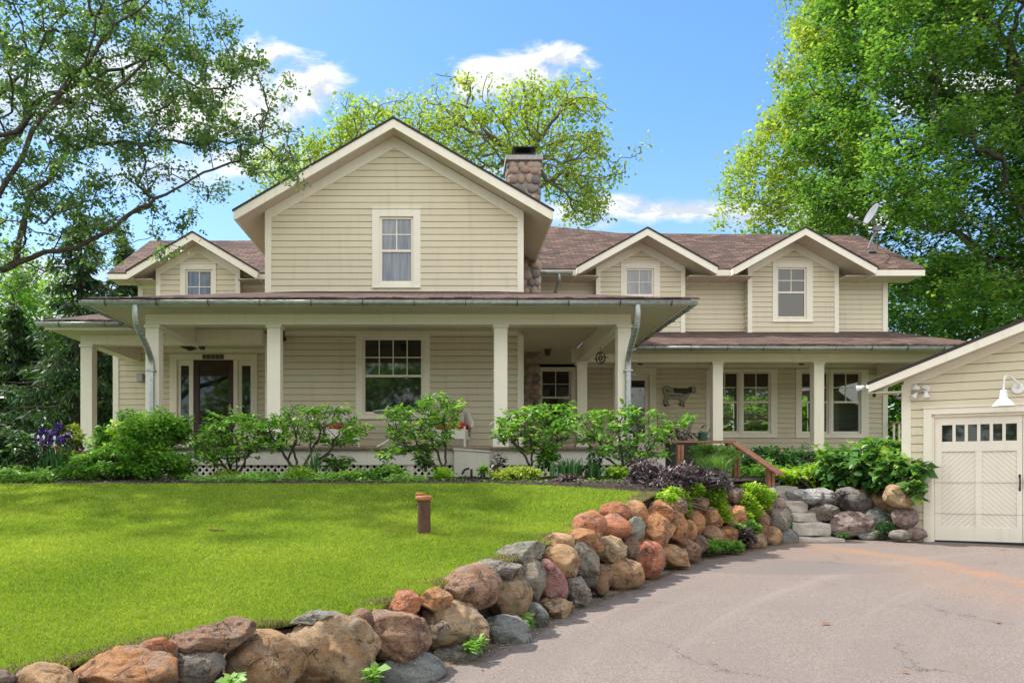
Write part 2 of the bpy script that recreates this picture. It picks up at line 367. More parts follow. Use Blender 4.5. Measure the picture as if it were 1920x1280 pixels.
def f_asph(nt, p):
    g = wpos(nt); x, y, z = nt.sep(g)
    f = nt.noise(g, 260, 3, .75); f2 = nt.noise(g, 110, 3, .7); b = nt.noise(g, .7, 5, .6)
    v = nt.node('ShaderNodeTexVoronoi'); nt.l.new(g, v.inputs['Vector']); v.inputs['Scale'].default_value = 150
    vr = nt.sep(v.outputs['Color'])[0]
    base = nt.ramp(nt.math('ADD', nt.math('MULTIPLY', f, .45), nt.math('ADD', nt.math('MULTIPLY', vr, .3), nt.math('MULTIPLY', f2, .25))), [(.28, (.085, .068, .060)), (.50, (.18, .147, .130)), (.74, (.35, .295, .26))])
    base = nt.mix(nt.maprange(b, .38, .62, 0, .45), base, (.165, .135, .122))
    arc = nt.math('SQRT', nt.math('ADD', nt.math('POWER', nt.math('SUBTRACT', x, 14.0), 2.0), nt.math('POWER', nt.math('ADD', y, 1.0), 2.0)))   # faint tyre sweeps into the garage
    tr = nt.noise(nt.comb(nt.math('MULTIPLY', arc, 1.9), nt.math('MULTIPLY', x, .12), 0.0), 1.0, 6, .6)
    base = nt.mix(nt.maprange(tr, .50, .72, 0, .20), base, (.34, .29, .255))
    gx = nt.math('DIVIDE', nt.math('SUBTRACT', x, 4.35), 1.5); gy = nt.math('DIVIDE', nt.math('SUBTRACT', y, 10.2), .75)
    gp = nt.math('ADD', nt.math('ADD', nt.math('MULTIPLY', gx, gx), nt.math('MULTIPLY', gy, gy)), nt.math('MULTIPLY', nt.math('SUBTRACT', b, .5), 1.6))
    base = nt.mix(nt.maprange(gp, 1.0, .75, 0, .55), base, (.115, .115, .118))  # cast shadow painted into the asphalt colour as a soft grey patch
    ck = nt.node('ShaderNodeTexVoronoi'); ck.feature = 'DISTANCE_TO_EDGE'; ck.inputs['Scale'].default_value = .33
    cw = nt.node('ShaderNodeVectorMath', operation='ADD'); nt.l.new(g, cw.inputs[0]); nt.l.new(nt.noise(g, 1.6, 6, .7, 0, 1), cw.inputs[1]); nt.l.new(cw.outputs[0], ck.inputs['Vector'])
    base = nt.mix(nt.math('MULTIPLY', nt.maprange(ck.outputs['Distance'], .0035, .0008), nt.maprange(b, .5, .6)), base, (.04, .037, .035))
    # iron stain running from the wall across the drive
    w = nt.math('MULTIPLY', nt.math('SUBTRACT', nt.noise(g, .9, 4), .5), 1.1)
    yq = nt.math('MAXIMUM', nt.math('SUBTRACT', y, 9.8), 0.0)
    s1 = nt.math('ADD', nt.math('SUBTRACT', x, nt.math('SUBTRACT', 6.38, nt.math('MULTIPLY', nt.math('MULTIPLY', yq, yq), .095))), nt.math('MULTIPLY', w, .35))
    m1 = nt.maprange(nt.math('ABSOLUTE', s1), .42, .04)
    m1 = nt.math('MULTIPLY', m1, nt.maprange(y, 6.0, 8.5))
    m1b = nt.math('MULTIPLY', nt.maprange(nt.math('ABSOLUTE', nt.math('ADD', s1, .5)), 1.3, .2), .35)
    m2 = nt.math('MULTIPLY', nt.maprange(y, 8.0, 12.5), nt.maprange(x, 8.0, 3.0)); m2 = nt.math('MULTIPLY', m2, .35)
    bz = nt.maprange(nt.noise(g, 2.2, 5, .65), .38, .66)
    m = nt.math('MAXIMUM', nt.math('MULTIPLY', m1, 1.0), nt.math('MAXIMUM', m2, nt.math('MULTIPLY', m1b, nt.maprange(x, 4.0, 5.5))))
    m = nt.math('MULTIPLY', m, nt.math('ADD', .45, nt.math('MULTIPLY', bz, .55)))
    base = nt.mix(m, base, nt.mix(f, (.20, .11, .065), (.36, .215, .135)))
    nt.l.new(base, p.inputs['Base Color']); nt.l.new(nt.bump(nt.math('ADD', f, vr), .5, .006), p.inputs['Normal'])
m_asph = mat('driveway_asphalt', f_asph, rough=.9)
def f_mulch(nt, p):
    g = wpos(nt); n = nt.noise(g, 30, 6, .8); v = nt.node('ShaderNodeTexVoronoi'); nt.l.new(g, v.inputs['Vector']); v.inputs['Scale'].default_value = 40
    nt.l.new(nt.ramp(n, [(.3, (.012, .008, .006)), (.6, (.055, .035, .026)), (.85, (.13, .095, .075))]), p.inputs['Base Color'])
    nt.l.new(nt.bump(nt.math('ADD', n, v.outputs['Distance']), 1.0, .04), p.inputs['Normal'])
m_mulch = mat('garden_mulch', f_mulch, rough=.95)

def ruled(name, ds, xa, xb, nx, zf, m, lift=0.0, pw=1.0):
    V = []; Q = []
    t = np.linspace(0, 1, nx) ** pw
    for d in ds:
        a, b = xa(d), xb(d)
        X = b + (a - b) * t
        for x in X: V.append((x, d, float(zf(d)) + lift))
    for i in range(len(ds) - 1):
        for j in range(nx - 1): k = i * nx + j; Q.append((k, k + 1, k + nx + 1, k + nx))
    return npmesh(name, V, Q, m, smooth=True)
lawn = ruled('lawn', np.r_[np.arange(1.0, 13.2, .2), 13.2], lambda d: -60.0, lambda d: float(XL(d)), 60, LZ, m_lawn, pw=2.5)
tag(lawn, kind='structure')
g2 = ruled('ground', np.array([13.2, 14.0, 14.79, 14.8, 18, 30, 60, 300]), lambda d: -300.0 if d > 20 else -60.0, lambda d: 5.3 if d < 14.795 else (300.0 if d > 20 else 60.0), 12, LZ, m_lawn, -.002)
tag(g2, kind='structure')
mb = MB()
ys = [-60, -20, -5, 0, 3, 5, 7, 9, 11, 13, 15.6]
for a, b in zip(ys[:-1], ys[1:]): mb.quad((-60, a, DZ(a)), (80, a, DZ(a)), (80, b, DZ(b)), (-60, b, DZ(b)))
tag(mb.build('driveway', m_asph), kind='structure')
# planting bed: one sheet of mulch with small heaves
xs = np.arange(-14, 9.01, .12); V = []; Q = []; ny = 34
for x in xs:
    yb = max(float(YB(x)), float(XLI(x)) - .02)
    for j in range(ny):
        y = yb + (15.2 - yb) * j / (ny - 1)
        if x > 5.3 and y < 14.85: y = 14.85 + .01 * j
        V.append((x, y, float(LZ(y)) + .012 + (0 if j == 0 else .03 * mnoise.noise(Vector((x * 2.2, y * 2.2, 0))) + .015)))
for i in range(len(xs) - 1):
    for j in range(ny - 1): k = i * ny + j; Q.append((k, k + ny, k + ny + 1, k + 1))
tag(npmesh('garden_bed', V, Q, m_mulch, smooth=True), kind='structure')
# soil bank behind the boulders
mb = MB(); dd = list(np.arange(2.4, 13.31, .25))
for a, b in zip(dd[:-1], dd[1:]):
    A0 = (float(XB(a)) - .28, a, DZ(a) - .1); B0 = (float(XB(b)) - .28, b, DZ(b) - .1)
    A1 = (float(XL(a)) + .01, a, float(LZ(a)) - .03); B1 = (float(XL(b)) + .01, b, float(LZ(b)) - .03)
    mb.quad(A0, B0, B1, A1)
mb.quad((5.15, 13.2, -1.2), (5.55, 13.2, -1.2), (5.55, 14.9, -1.2), (5.55, 14.9, -.02))
mb.poly([(5.2, 13.3, -1.2), (5.62, 13.5, -1.2), (5.62, 14.9, -.1), (5.3, 14.9, -.0), (5.2, 13.3, -.12)])
# soil under the second boulder pile beside the steps
mb.loft([(6.25, 14.0, -1.2), (7.6, 13.8, -1.2), (9.4, 15.6, -1.2), (6.25, 15.4, -1.2)], [(6.35, 14.5, -.36), (7.55, 14.3, -.42), (9.4, 15.6, -.02), (6.35, 15.4, -.02)])
tag(mb.build('soil_bank', m_mulch), kind='structure')
# flagstone path
mb = MB()
for (x0, x1, y0, y1) in [(-7.6, -6.95, 11.15, 11.6), (-6.9, -6.35, 11.25, 11.62), (-6.3, -5.85, 11.35, 11.7)]:
    mb.prism((Vector((0, 0, 0)), Vector((1, 0, 0)), Vector((0, 1, 0))), [(x0, float(LZ(11.4)) - .02), (x1, float(LZ(11.4)) - .02), (x1 - .03, float(LZ(11.4)) + .022), (x0 + .04, float(LZ(11.4)) + .026)], y0, y1)
tag(mb.build('path', mat('tan_flagstone', f_speck((.36, .25, .16), (.52, .40, .28), 9), rough=.9)), kind='structure')

# ================================================================ farmhouse
house = empty('farmhouse', (0, 17.5, 0), 'cream clapboard farmhouse with a tall front gable, brown shingles and a long columned porch', 'house')
PITCH = .14
def siding(mb, fr, u0, u1, z0, z1, holes=(), gable=None, start=0.0):
    O, U, N = fr
    def ext(z):
        a, b = u0, u1
        if gable:
            uc, zp, sl = gable; h = max(0.0, (zp - z) / sl); a = max(a, uc - h); b = min(b, uc + h)
        return a, b
    def pt(u, z, n): return (O[0] + U[0] * u + N[0] * n, O[1] + U[1] * u + N[1] * n, O[2] + z)
    z = math.floor(z0 / PITCH) * PITCH
    while z < z1:
        a0, a1 = max(z, z0), min(z + PITCH, z1)
        if a1 - a0 > .01:
            l0, r0 = ext(a0); l1, r1 = ext(a1)
            if r0 > l0:
                zm = (a0 + a1) / 2; cuts = sorted([(h[0], h[1]) for h in holes if h[2] < zm < h[3]])
                segs = []; cur = None
                bl = [(l0, l1)]; start_ = (l0, l1)
                for h0, h1 in cuts:
                    segs.append((start_, (h0, h0))); start_ = (h1, h1)
                segs.append((start_, (r0, r1)))
                for (sa, sb) in segs:
                    if sb[0] - sa[0] < .005: continue
                    gz = a1 - .0095; xa, xb = sa[1], max(sb[1], sa[1])
                    mb.quad(pt(sa[0], a0, .022), pt(sb[0], a0, .022), pt(xb, gz, .012), pt(xa, gz, .012))
                    mb.quad(pt(sa[0], a0, -.04), pt(sb[0], a0, -.04), pt(sb[0], a0, .022), pt(sa[0], a0, .022))
                    mb.quad(pt(xa, gz, .012), pt(xb, gz, .012), pt(xb, gz, -.04), pt(xa, gz, -.04))
                    mb.quad(pt(xa, gz, -.04), pt(xb, gz, -.04), pt(xb, a1, -.04), pt(xa, a1, -.04))
        z += PITCH

def window(parent, fr, g, t, cols=2, rows=2, split=None, gm=None, name='window', lower=(1, 1), sill=True):
    """g = glass rectangle u0,u1,z0,z1; t = outer edge of the casing; split = height of the meeting rail"""
    u0, u1, z0, z1 = g; a0, a1, b0, b1 = t; s = .05
    so = (u0 - s, u1 + s, z0 - s - .02, z1 + s)
    mb = MB()
    mb.rect(fr, a0, so[0] - .001, b0, b1, -.06, .034); mb.rect(fr, so[1] + .001, a1, b0, b1, -.06, .034)
    mb.rect(fr, so[0], so[1], so[3], b1, -.06, .034); mb.rect(fr, so[0], so[1], b0, so[2], -.06, .036)
    mb.rect(fr, a0 - .012, a1 + .012, b1 + .001, b1 + .03, -.02, .055)
    if sill: mb.rect(fr, a0 - .004, a1 + .004, b0 - .03, b0 - .001, -.02, .06)
    w = mb.build(name, m_trim, parent)
    mb = MB(); n0, n1 = -.06, -.012
    mb.rect(fr, so[0], u0, so[2], so[3], n0, n1); mb.rect(fr, u1, so[1], so[2], so[3], n0, n1)
    mb.rect(fr, u0, u1, so[2], z0, n0, n1); mb.rect(fr, u0, u1, z1, so[3], n0, n1)
    zt0 = z0
    if split is not None:
        mb.rect(fr, u0, u1, split - .025, split + .025, n0, n1 + .004); zt0 = split + .025
        for i in range(1, lower[0]): u = u0 + (u1 - u0) * i / lower[0]; mb.rect(fr, u - .009, u + .009, z0, split - .025, n0 + .01, n1 - .01)
        for i in range(1, lower[1]): z = z0 + (split - z0) * i / lower[1]; mb.rect(fr, u0, u1, z - .009, z + .009, n0 + .01, n1 - .012)
    for i in range(1, cols): u = u0 + (u1 - u0) * i / cols; mb.rect(fr, u - .011, u + .011, zt0, z1, n0 + .01, n1 - .01)
    for i in range(1, rows): z = zt0 + (z1 - zt0) * i / rows; mb.rect(fr, u0, u1, z - .011, z + .011, n0 + .01, n1 - .012)
    mb.build('sash', m_trim, w)
    mb = MB(); mb.rect(fr, u0, u1, z0, z1, -.045, -.038)
    mb.build('pane', gm or m_glass, w)
    return (so[0], so[1], so[2], so[3])
def winp(parent, Y, g, t, **kw):
    G = (PX(g[0], Y), PX(g[1], Y), PZ(g[3], Y), PZ(g[2], Y)); T = (PX(t[0], Y), PX(t[1], Y), PZ(t[3], Y), PZ(t[2], Y))
    if kw.get('split'): kw['split'] = PZ(kw['split'], Y)
    return window(parent, front(Y), G, T, **kw)
def rect_hole(Y, x0, x1, y0, y1): return (PX(x0, Y), PX(x1, Y), PZ(y1, Y), PZ(y0, Y))

ZD = .57       # porch deck height
# ---- main block
YM = 17.52; fm = front(YM); XM0, XM1 = -4.03, 1.565; XC = -1.232
zcor = 5.83; slope = .578; zpk = zcor + slope * (XM1 - XC)
h1 = winp(house, YM, (716.3, 770.7, 410.7, 526.6), (697.8, 788.5, 392, 538), cols=2, rows=2, split=470, gm=m_glassb)
h2 = winp(house, YM, (684.7, 789.5, 637, 771.5), (667.5, 806, 628, 783), cols=4, rows=2, split=704.5)
mb = MB()
siding(mb, fm, XM0, XM1, ZD - .3, zpk, [h1, h2], gable=(XC, zpk, slope))
fs = (Vector((XM1, YM, 0)), Vector((0, 1, 0)), Vector((1, 0, 0))); siding(mb, fs, 0, 10.5, ZD - .3, 5.95)
fs2 = (Vector((XM0, YM, 0)), Vector((0, 1, 0)), Vector((-1, 0, 0))); siding(mb, fs2, 0, 10.5, ZD - .3, 5.95)
mb.rect(front(28.0), XM0, XM1, 0, 5.9, -.02, .02)
mb.build('gable_wall', m_sid, house)
mb = MB()
for a, b in ((XM0 - .03, XM0 + .105), (XM1 - .105, XM1 + .03)):
    mb.rect(fm, a, b, 4.02, zcor - .01, -.02, .036); mb.rect(fm, a, b, ZD, 3.12, -.02, .036)
for s_ in (-1, 1):    # frieze boards under the rake
    xe = XM1 - XC + .03
    pts = [(XC, zpk), (XC + s_ * xe, zpk - slope * xe), (XC + s_ * xe, zpk - slope * xe - .225), (XC, zpk - .25)]
    mb.prism(fm, pts, -.02, .04)
mb.rect(fm, XM0 + .106, XM1 - .106, 4.0, 4.09, -.02, .03)
mb.rect(fm, XM0 + .106, XM1 - .106, 3.12, 3.2, -.02, .034)
mb.rect((Vector((XM1, YM, 0)), Vector((0, 1, 0)), Vector((1, 0, 0))), .0, .11, 4.05, zcor, -.02, .031)
mb.build('corner_trim', m_trim, house)

def gable_roof(parent, xc, half, zp, sl, y0, y1, oh_th=.2, fw=.17, cols_=True):
    """roof of two slopes, ridge along Y; y0 = front edge"""
    mb = MB(); sf = MB(); fa = MB(); ed = MB()
    for s_ in (-1, 1):
        a = (xc, y0 + .012, zp); b = (xc + s_ * half, y0 + .012, zp - sl * half)
        mb.slab([a, b, (b[0], y1, b[2]), (xc, y1, zp)], .035)
        ed.prism(front(y0), [(xc, zp + .012), (xc + s_ * (half + .02), zp - sl * (half + .02) + .012), (xc + s_ * (half + .02), zp - sl * (half + .02) - .035), (xc, zp - .035)], -.011, .02)
        fa.prism(front(y0), [(xc, zp - .036), (xc + s_ * half, zp - sl * half - .036), (xc + s_ * (half - .04), zp - sl * half - oh_th - .01), (xc, zp - oh_th - .02)], -.03, .0)
        zz = lambda x: zp - oh_th + .02 - sl * abs(x - xc)
        sf.slab([(xc, y0 + .031, zz(xc)), (xc + s_ * (half - .03), y0 + .031, zz(xc + s_ * (half - .03))), (xc + s_ * (half - .03), y1 - .05, zz(xc + s_ * (half - .03))), (xc, y1 - .05, zz(xc))], .02)
        X = xc + s_ * half
        fa.loft([(X - s_ * .03, y0 + .031, zp - sl * half - .036), (X, y0 + .031, zp - sl * half - .036), (X, y0 + .031, zp - sl * half - oh_th), (X - s_ * .03, y0 + .031, zp - sl * half - oh_th)],
                [(X - s_ * .03, y1, zp - sl * half - .036), (X, y1, zp - sl * half - .036), (X, y1, zp - sl * half - oh_th), (X - s_ * .03, y1, zp - sl * half - oh_th)])
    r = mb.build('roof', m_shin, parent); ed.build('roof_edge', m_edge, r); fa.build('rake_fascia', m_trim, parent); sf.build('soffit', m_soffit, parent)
    return r
gable_roof(house, -1.22, 3.40, 7.655, .578, 17.0, 28.4)
# ---- right wing, upper floor
YR = 22.65; fr_ = front(YR); XR1 = 12.33
def dormer(xc_w, half_w, YW, yf, xc, half, zp, sl, ywing, wargs, zbot):
    f = front(YW); zs = zp - .2
    zpw = zs + .01
    hole = winp(house, YW, *wargs[0], **wargs[1])
    mb = MB(); siding(mb, f, xc_w - half_w, xc_w + half_w, zbot, zpw, [hole], gable=(xc, zpw, sl))
    for sgn, U in ((1, xc_w + half_w), (-1, xc_w - half_w)):
        siding(mb, (Vector((U, YW, 0)), Vector((0, 1, 0)), Vector((sgn, 0, 0))), 0, ywing - YW + .05, zbot, zpw - sl * half_w)
    mb.build('dormer_wall', m_sid, house)
    mb = MB()
    for a, b in ((xc_w - half_w - .02, xc_w - half_w + .1), (xc_w + half_w - .1, xc_w + half_w + .02)):
        zt = zpw - sl * (half_w + abs(xc - xc_w)) - .16; mb.rect(f, a, b, zbot, zt, -.02, .036)
    for s_ in (-1, 1):
        xe = half_w + .02 + s_ * (xc_w - xc)
        mb.prism(f, [(xc, zpw), (xc + s_ * xe, zpw - sl * xe), (xc + s_ * xe, zpw - sl * xe - .21), (xc, zpw - .24)], -.02, .04)
    mb.build('dormer_trim', m_trim, house)
    gable_roof(house, xc, half, zp, sl, yf, ywing + 1.5)
dormer(5.30, 1.222, 22.35, 21.57, 5.31, 1.90, 6.75, .553, YR, (((1175.8, 1222, 506.8, 551), (1163.6, 1236.8, 493, 563)), dict(cols=2, rows=2, gm=m_glassb)), 4.02)
dormer(9.56, 1.25, 22.35, 21.57, 9.575, 1.94, 6.76, .553, YR, (((1459.4, 1508.2, 505, 593), (1448, 1523.2, 492, 602)), dict(cols=2, rows=2, split=548, gm=m_glass)), 4.02)
mb = MB()
siding(mb, fr_, XM1, XR1, 4.0, 5.75, [])
dr = (1161, 1217, 701, 857)
wA1 = winp(house, YR, (1337, 1382, 700, 807.7), (1323.7, 1388, 694, 818.5), cols=2, rows=2, split=753.5, gm=m_clear)
wA2 = winp(house, YR, (1394.9, 1441.2, 700, 807.7), (1388.6, 1456.7, 694, 818.5), cols=2, rows=2, split=753.5, gm=m_clear)
wB1 = winp(house, YR, (1504, 1550, 700.6, 808.5), (1491.5, 1556, 694, 819), cols=2, rows=2, split=753.5, gm=m_clear)
wB2 = winp(house, YR, (1563, 1610.6, 700.6, 808.5), (1556.7, 1627.5, 694, 819), cols=2, rows=2, split=753.5, gm=m_clear)
wC = winp(house, YR, (1017, 1067, 696, 803), (1003, 1079, 682, 812), cols=2, rows=2, split=745, gm=m_glass)
hd = rect_hole(YR, 1161, 1217, 701, 857)
siding(mb, fr_, XM1, XR1, .4, 3.2, [wA1, wA2, wB1, wB2, wC, hd])
mb.build('wing_wall', m_sid, house)
mb = MB(); siding(mb, (Vector((XR1, YR, 0)), Vector((0, 1, 0)), Vector((1, 0, 0))), 0, 4.6, .4, 5.75); mb.build('end_wall', m_sid, house)
mb = MB()
mb.rect(fr_, XR1 - .11, XR1 + .03, .4, 3.12, -.02, .036); mb.rect(fr_, XR1 - .11, XR1 + .03, 4.05, 5.52, -.02, .036)
mb.rect(fr_, XM1, XR1 + .03, 3.12, 3.2, -.02, .034); mb.rect(fr_, XM1, XR1 + .0, 5.44, 5.56, -.02, .03)
mb.rect(fr_, PX(1149, YR), PX(1160.5, YR), ZD, PZ(690, YR), -.05, .035); mb.rect(fr_, PX(1217.5, YR), PX(1229.5, YR), ZD, PZ(690, YR), -.05, .035)
mb.rect(fr_, PX(1160.6, YR), PX(1217.4, YR), PZ(701, YR), PZ(690, YR), -.05, .037)
mb.build('wing_trim', m_trim, house)
# side door of the right porch: slab, long lite, knob
mb = MB(); d0, d1, dz0, dz1 = PX(1161, YR), PX(1217, YR), ZD, PZ(701.5, YR); g0, g1, gz0, gz1 = PX(1170, YR), PX(1209.5, YR), 1.0, PZ(713, YR)
mb.rect(fr_, d0, g0, dz0, dz1, -.06, -.02); mb.rect(fr_, g1, d1, dz0, dz1, -.06, -.02); mb.rect(fr_, g0, g1, dz0, gz0, -.06, -.02); mb.rect(fr_, g0, g1, gz1, dz1, -.06, -.02)
dor = mb.build('side_door', m_trim, house); mb = MB(); mb.rect(fr_, g0, g1, gz0, gz1, -.05, -.035); mb.build('pane', m_glass, dor)
# right wing roof
mb = MB()
ze, ye, s6 = 5.71, 21.85, .6; zr = lambda y: ze + s6 * (y - ye)
def notch(xc, half, hw, y1, y2, zfun): return [(xc - half, y1, zfun(y1)), (xc - hw - .06, y2, zfun(y2)), (xc + hw + .06, y2, zfun(y2)), (xc + half, y1, zfun(y1))]
mb.slab([(1.2, ye, ze)] + notch(5.31, 1.88, 1.22, ye, 22.40, zr) + notch(9.575, 1.92, 1.25, ye, 22.40, zr) + [(12.98, ye, ze), (12.69, 24.89, zr(24.89)), (5.28, 25.12, zr(25.12)), (3.28, 25.87, zr(25.87)), (1.2, 26.7, zr(26.7))], .04)
mb.slab([(12.69, 24.89, zr(24.89)), (12.98, 27.9, ze), (1.2, 27.9, ze), (1.2, 26.7, zr(25.6)), (5.28, 25.12, zr(25.12))], .04)
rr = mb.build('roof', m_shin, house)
mb = MB()
for a, b in ((1.57, 3.42), (7.25, 7.66), (11.5, 12.96)): mb.box(a, b, ye + .002, ye + .03, ze - .2, ze - .042)
mb.loft([(12.93, ye + .03, ze - .2), (12.96, ye + .03, ze - .2), (12.96, ye + .03, ze - .045), (12.93, ye + .03, ze - .045)], [(12.66, 24.89, zr(24.89) - .2), (12.69, 24.89, zr(24.89) - .2), (12.69, 24.89, zr(24.89) - .045), (12.66, 24.89, zr(24.89) - .045)])
mb.build('eave_fascia', m_trim, house)
mb = MB(); 
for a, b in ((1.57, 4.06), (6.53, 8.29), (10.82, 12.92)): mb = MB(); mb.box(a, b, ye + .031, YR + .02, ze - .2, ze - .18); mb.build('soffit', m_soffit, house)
# ---- left wing
YL = 19.95; fl = front(YL); XL0 = -8.38
YLU = 21.3; XLU = -8.28
dormer(-6.618, 1.082, 20.98, 20.49, -6.62, 1.69, 6.306, .595, YLU, (((351.6, 394.8, 509, 566), (338.7, 405.6, 495, 577)), dict(cols=2, rows=2, gm=m_glassb)), 4.1)
mb = MB(); siding(mb, front(YLU), XLU, XM0, 4.1, 5.35); siding(mb, (Vector((XLU, YLU, 0)), Vector((0, 1, 0)), Vector((-1, 0, 0))), 0, 4, 4.1, 5.3)
sd_ = rect_hole(YL, 336, 473, 680, 860)
siding(mb, fl, XL0, XM0, .3, 3.2, [rect_hole(YL, 325, 476, 668, 860)])
siding(mb, (Vector((XL0, YL, 0)), Vector((0, 1, 0)), Vector((-1, 0, 0))), 0, 5, .3, 3.4)
mb.build('wing_wall', m_sid, house)
mb = MB()
mb.rect(front(YLU), XLU - .03, XLU + .1, 4.1, 5.1, -.02, .036); mb.rect(front(YLU), XLU + .1, XM0, 5.02, 5.12, -.02, .03)
mb.rect(fl, XL0 - .03, XL0 + .11, .4, 3.12, -.02, .036); mb.rect(fl, XL0 - .03, XM0, 3.12, 3.2, -.02, .034)
mb.build('wing_trim', m_trim, house)
mb = MB(); ze2, ye2 = 5.29, 20.65; zr2 = lambda y: ze2 + s6 * (y - ye2)
mb.slab([(-8.86, ye2, ze2)] + notch(-6.62, 1.67, 1.082, ye2, 21.02, zr2) + [(-3.9, ye2, ze2), (-3.9, 23.36, zr2(23.36)), (-8.77, 23.36, zr2(23.36))], .04)
mb.slab([(-8.77, 23.36, zr2(23.36)), (-3.9, 23.36, zr2(23.36)), (-3.9, 26, ze2), (-8.86, 26, ze2)], .04)
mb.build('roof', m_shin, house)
for a, b in ((-8.84, -8.2), (-5.05, XM0)): mb = MB(); mb.box(a, b, ye2 + .002, ye2 + .03, ze2 - .17, ze2 - .042); mb.build('eave_fascia', m_trim, house)
mb = MB(); [mb.box(a, b, ye2 + .031, YLU + .02, ze2 - .17, ze2 - .15) for a, b in ((-8.82, -7.72), (-5.52, XM0))]; mb.build('soffit', m_soffit, house)

# ---- front door with sidelights
mb = MB(); T = lambda x: PX(x, YL); Z = lambda y: PZ(y, YL)
mb.rect(fl, T(319), T(332), ZD, Z(664), -.03, .036); mb.rect(fl, T(470.5), T(482.5), ZD, Z(664), -.03, .036); mb.rect(fl, T(332) + .001, T(470.5) - .001, Z(674.5), Z(664), -.03, .038)
mb.rect(fl, T(356), T(363), ZD, Z(675), -.06, .03); mb.rect(fl, T(438.3), T(446), ZD, Z(675), -.06, .03)
ds = mb.build('door_surround', m_trim, house)
for a, b in ((338.7, 354.2), (453.2, 469.7)):
    mb = MB(); x0, x1 = T(a), T(b); o0, o1 = (T(332) + .002, T(356) - .002) if a < 400 else (T(446) + .002, T(470.5) - .002)
    mb.rect(fl, o0, x0, ZD, Z(675), -.07, -.01); mb.rect(fl, x1, o1, ZD, Z(675), -.07, -.01); mb.rect(fl, x0, x1, Z(685), Z(675), -.07, -.01); mb.rect(fl, x0, x1, ZD, 1.15, -.07, -.01)
    sl_ = mb.build('sidelight', m_trim, house)
    mb = MB(); mb.rect(fl, x0, x1, 1.15, Z(685), -.05, -.04); mb.build('pane', m_glass, sl_)
mb = MB(); x0, x1, z1_ = T(363.3), T(438), Z(674.8); a0, a1, q0, q1 = T(374), T(428), 1.0, Z(686)
mb.rect(fl, x0, a0, ZD, z1_, -.05, .015); mb.rect(fl, a1, x1, ZD, z1_, -.05, .015); mb.rect(fl, a0, a1, q1, z1_, -.05, .015); mb.rect(fl, a0, a1, ZD, q0, -.05, .015)
mb.rect(fl, a0, a1, Z(768), Z(762), -.05, -.035)
dor = mb.build('front_door', m_maroon, house)
mb = MB(); mb.rect(fl, a0, a1, q0, q1, -.03, -.02); mb.build('pane', glass('door_glass', (.02, .012, .012)), dor)
mb = MB(); mb.rect(fl, T(430.5), T(433), Z(770), Z(758), .016, .022); mb.tube([(T(432), YL - .02, Z(762)), (T(432), YL - .07, Z(762)), (T(427.5), YL - .075, Z(762))], .009, 6); mb.build('handle', m_galv, dor)

def text_mesh(body, size, loc, rot, m, parent, name, ext=.003, origin=None, align='CENTER'):
    cu = bpy.data.curves.new('t', 'FONT'); cu.body = body; cu.size = size; cu.extrude = ext; cu.align_x = align; cu.align_y = 'CENTER'
    o = bpy.data.objects.new('t', cu); col.objects.link(o)
    dg = bpy.context.evaluated_depsgraph_get(); me = bpy.data.meshes.new_from_object(o.evaluated_get(dg))
    bpy.data.objects.remove(o)
    me.name = name; me.materials.clear(); me.materials.append(m)
    M = Matrix.Translation(Vector(loc) - Vector(origin or (0, 0, 0))) @ rot.to_4x4(); me.transform(M)
    ob = bpy.data.objects.new(name, me); place(ob, parent, origin or (0, 0, 0)); return ob
RF = Matrix.Rotation(math.radians(90), 3, 'X')
plq = MB()
for i in range(5):
    a = 380.5 + i * 8.1; plq.rect(fl, T(a), T(a + 7.7), Z(673.6), Z(664.8), .039, .05)
nb = plq.build('house_number', mat('bronze_tile', f_speck((.10, .08, .045), (.20, .16, .09), 30), rough=.6), house)
for i, c in enumerate('20390'): text_mesh(c, .125, (T(384.3 + i * 8.1), YL - .052, Z(669.3)), RF, m_black, nb, 'digit')

# ---- porches
CW = .25
def column(x, y, name='column', zt=2.87):
    mb = MB(); mb.box(x - CW / 2, x + CW / 2, y, y + CW, ZD + .262, zt - .062); c = mb.build(name, m_trim, house, bevel=.006)
    mb = MB(); mb.box(x - .15, x + .15, y - .025, y + CW + .025, ZD + .001, ZD + .26); mb.build('column_base', m_trim, c, bevel=.006)
    mb = MB(); mb.box(x - .148, x + .148, y - .023, y + CW + .023, zt - .06, zt - .002); mb.build('capital', m_trim, c, bevel=.004)
for x in (-5.6, -3.32, .94, 3.26): column(x, 15.0)
column(-7.845, 17.22); column(3.26, 19.84); column(6.63, 19.84); column(9.14, 19.84); column(12.15, 19.84)
mb = MB(); ZB = 2.87
mb.box(-5.725, 3.385, 15.0, 15.25, ZB, 3.2); mb.box(-5.724, -5.476, 15.251, 17.219, ZB + .002, 3.2); mb.box(3.136, 3.384, 15.251, 19.839, ZB + .002, 3.2)
mb.box(-7.97, -4.06, 17.22, 17.47, ZB, 3.2); mb.box(3.0, 12.28, 19.84, 20.09, ZB, 3.2); mb.box(-7.969, -7.721, 17.471, 19.93, ZB + .002, 3.2); mb.box(12.03, 12.279, 20.091, 22.6, ZB + .002, 3.2)
mb.box(XM0 - .2, XM0 - .03, 17.49, 19.9, ZB + .1, 3.2)
mb.build('porch_beam', m_trim, house)
mb = MB()
mb.box(-5.47, 3.13, 15.251, 17.5, 3.2, 3.23); mb.box(-7.72, -4.05, 17.471, 19.94, 3.201, 3.231); mb.box(1.58, 3.13, 17.5, 22.63, 3.2, 3.23); mb.box(3.13, 12.0, 20.091, 22.63, 3.201, 3.231); mb.box(-5.47, -4.05, 17.2, 17.47, 3.2, 3.23)
mb.build('porch_ceiling', m_ceil, house)
mb = MB(); zs = 3.06
def sof(pts): mb.slab([(x, y, zs + .02) for x, y in pts], .02)
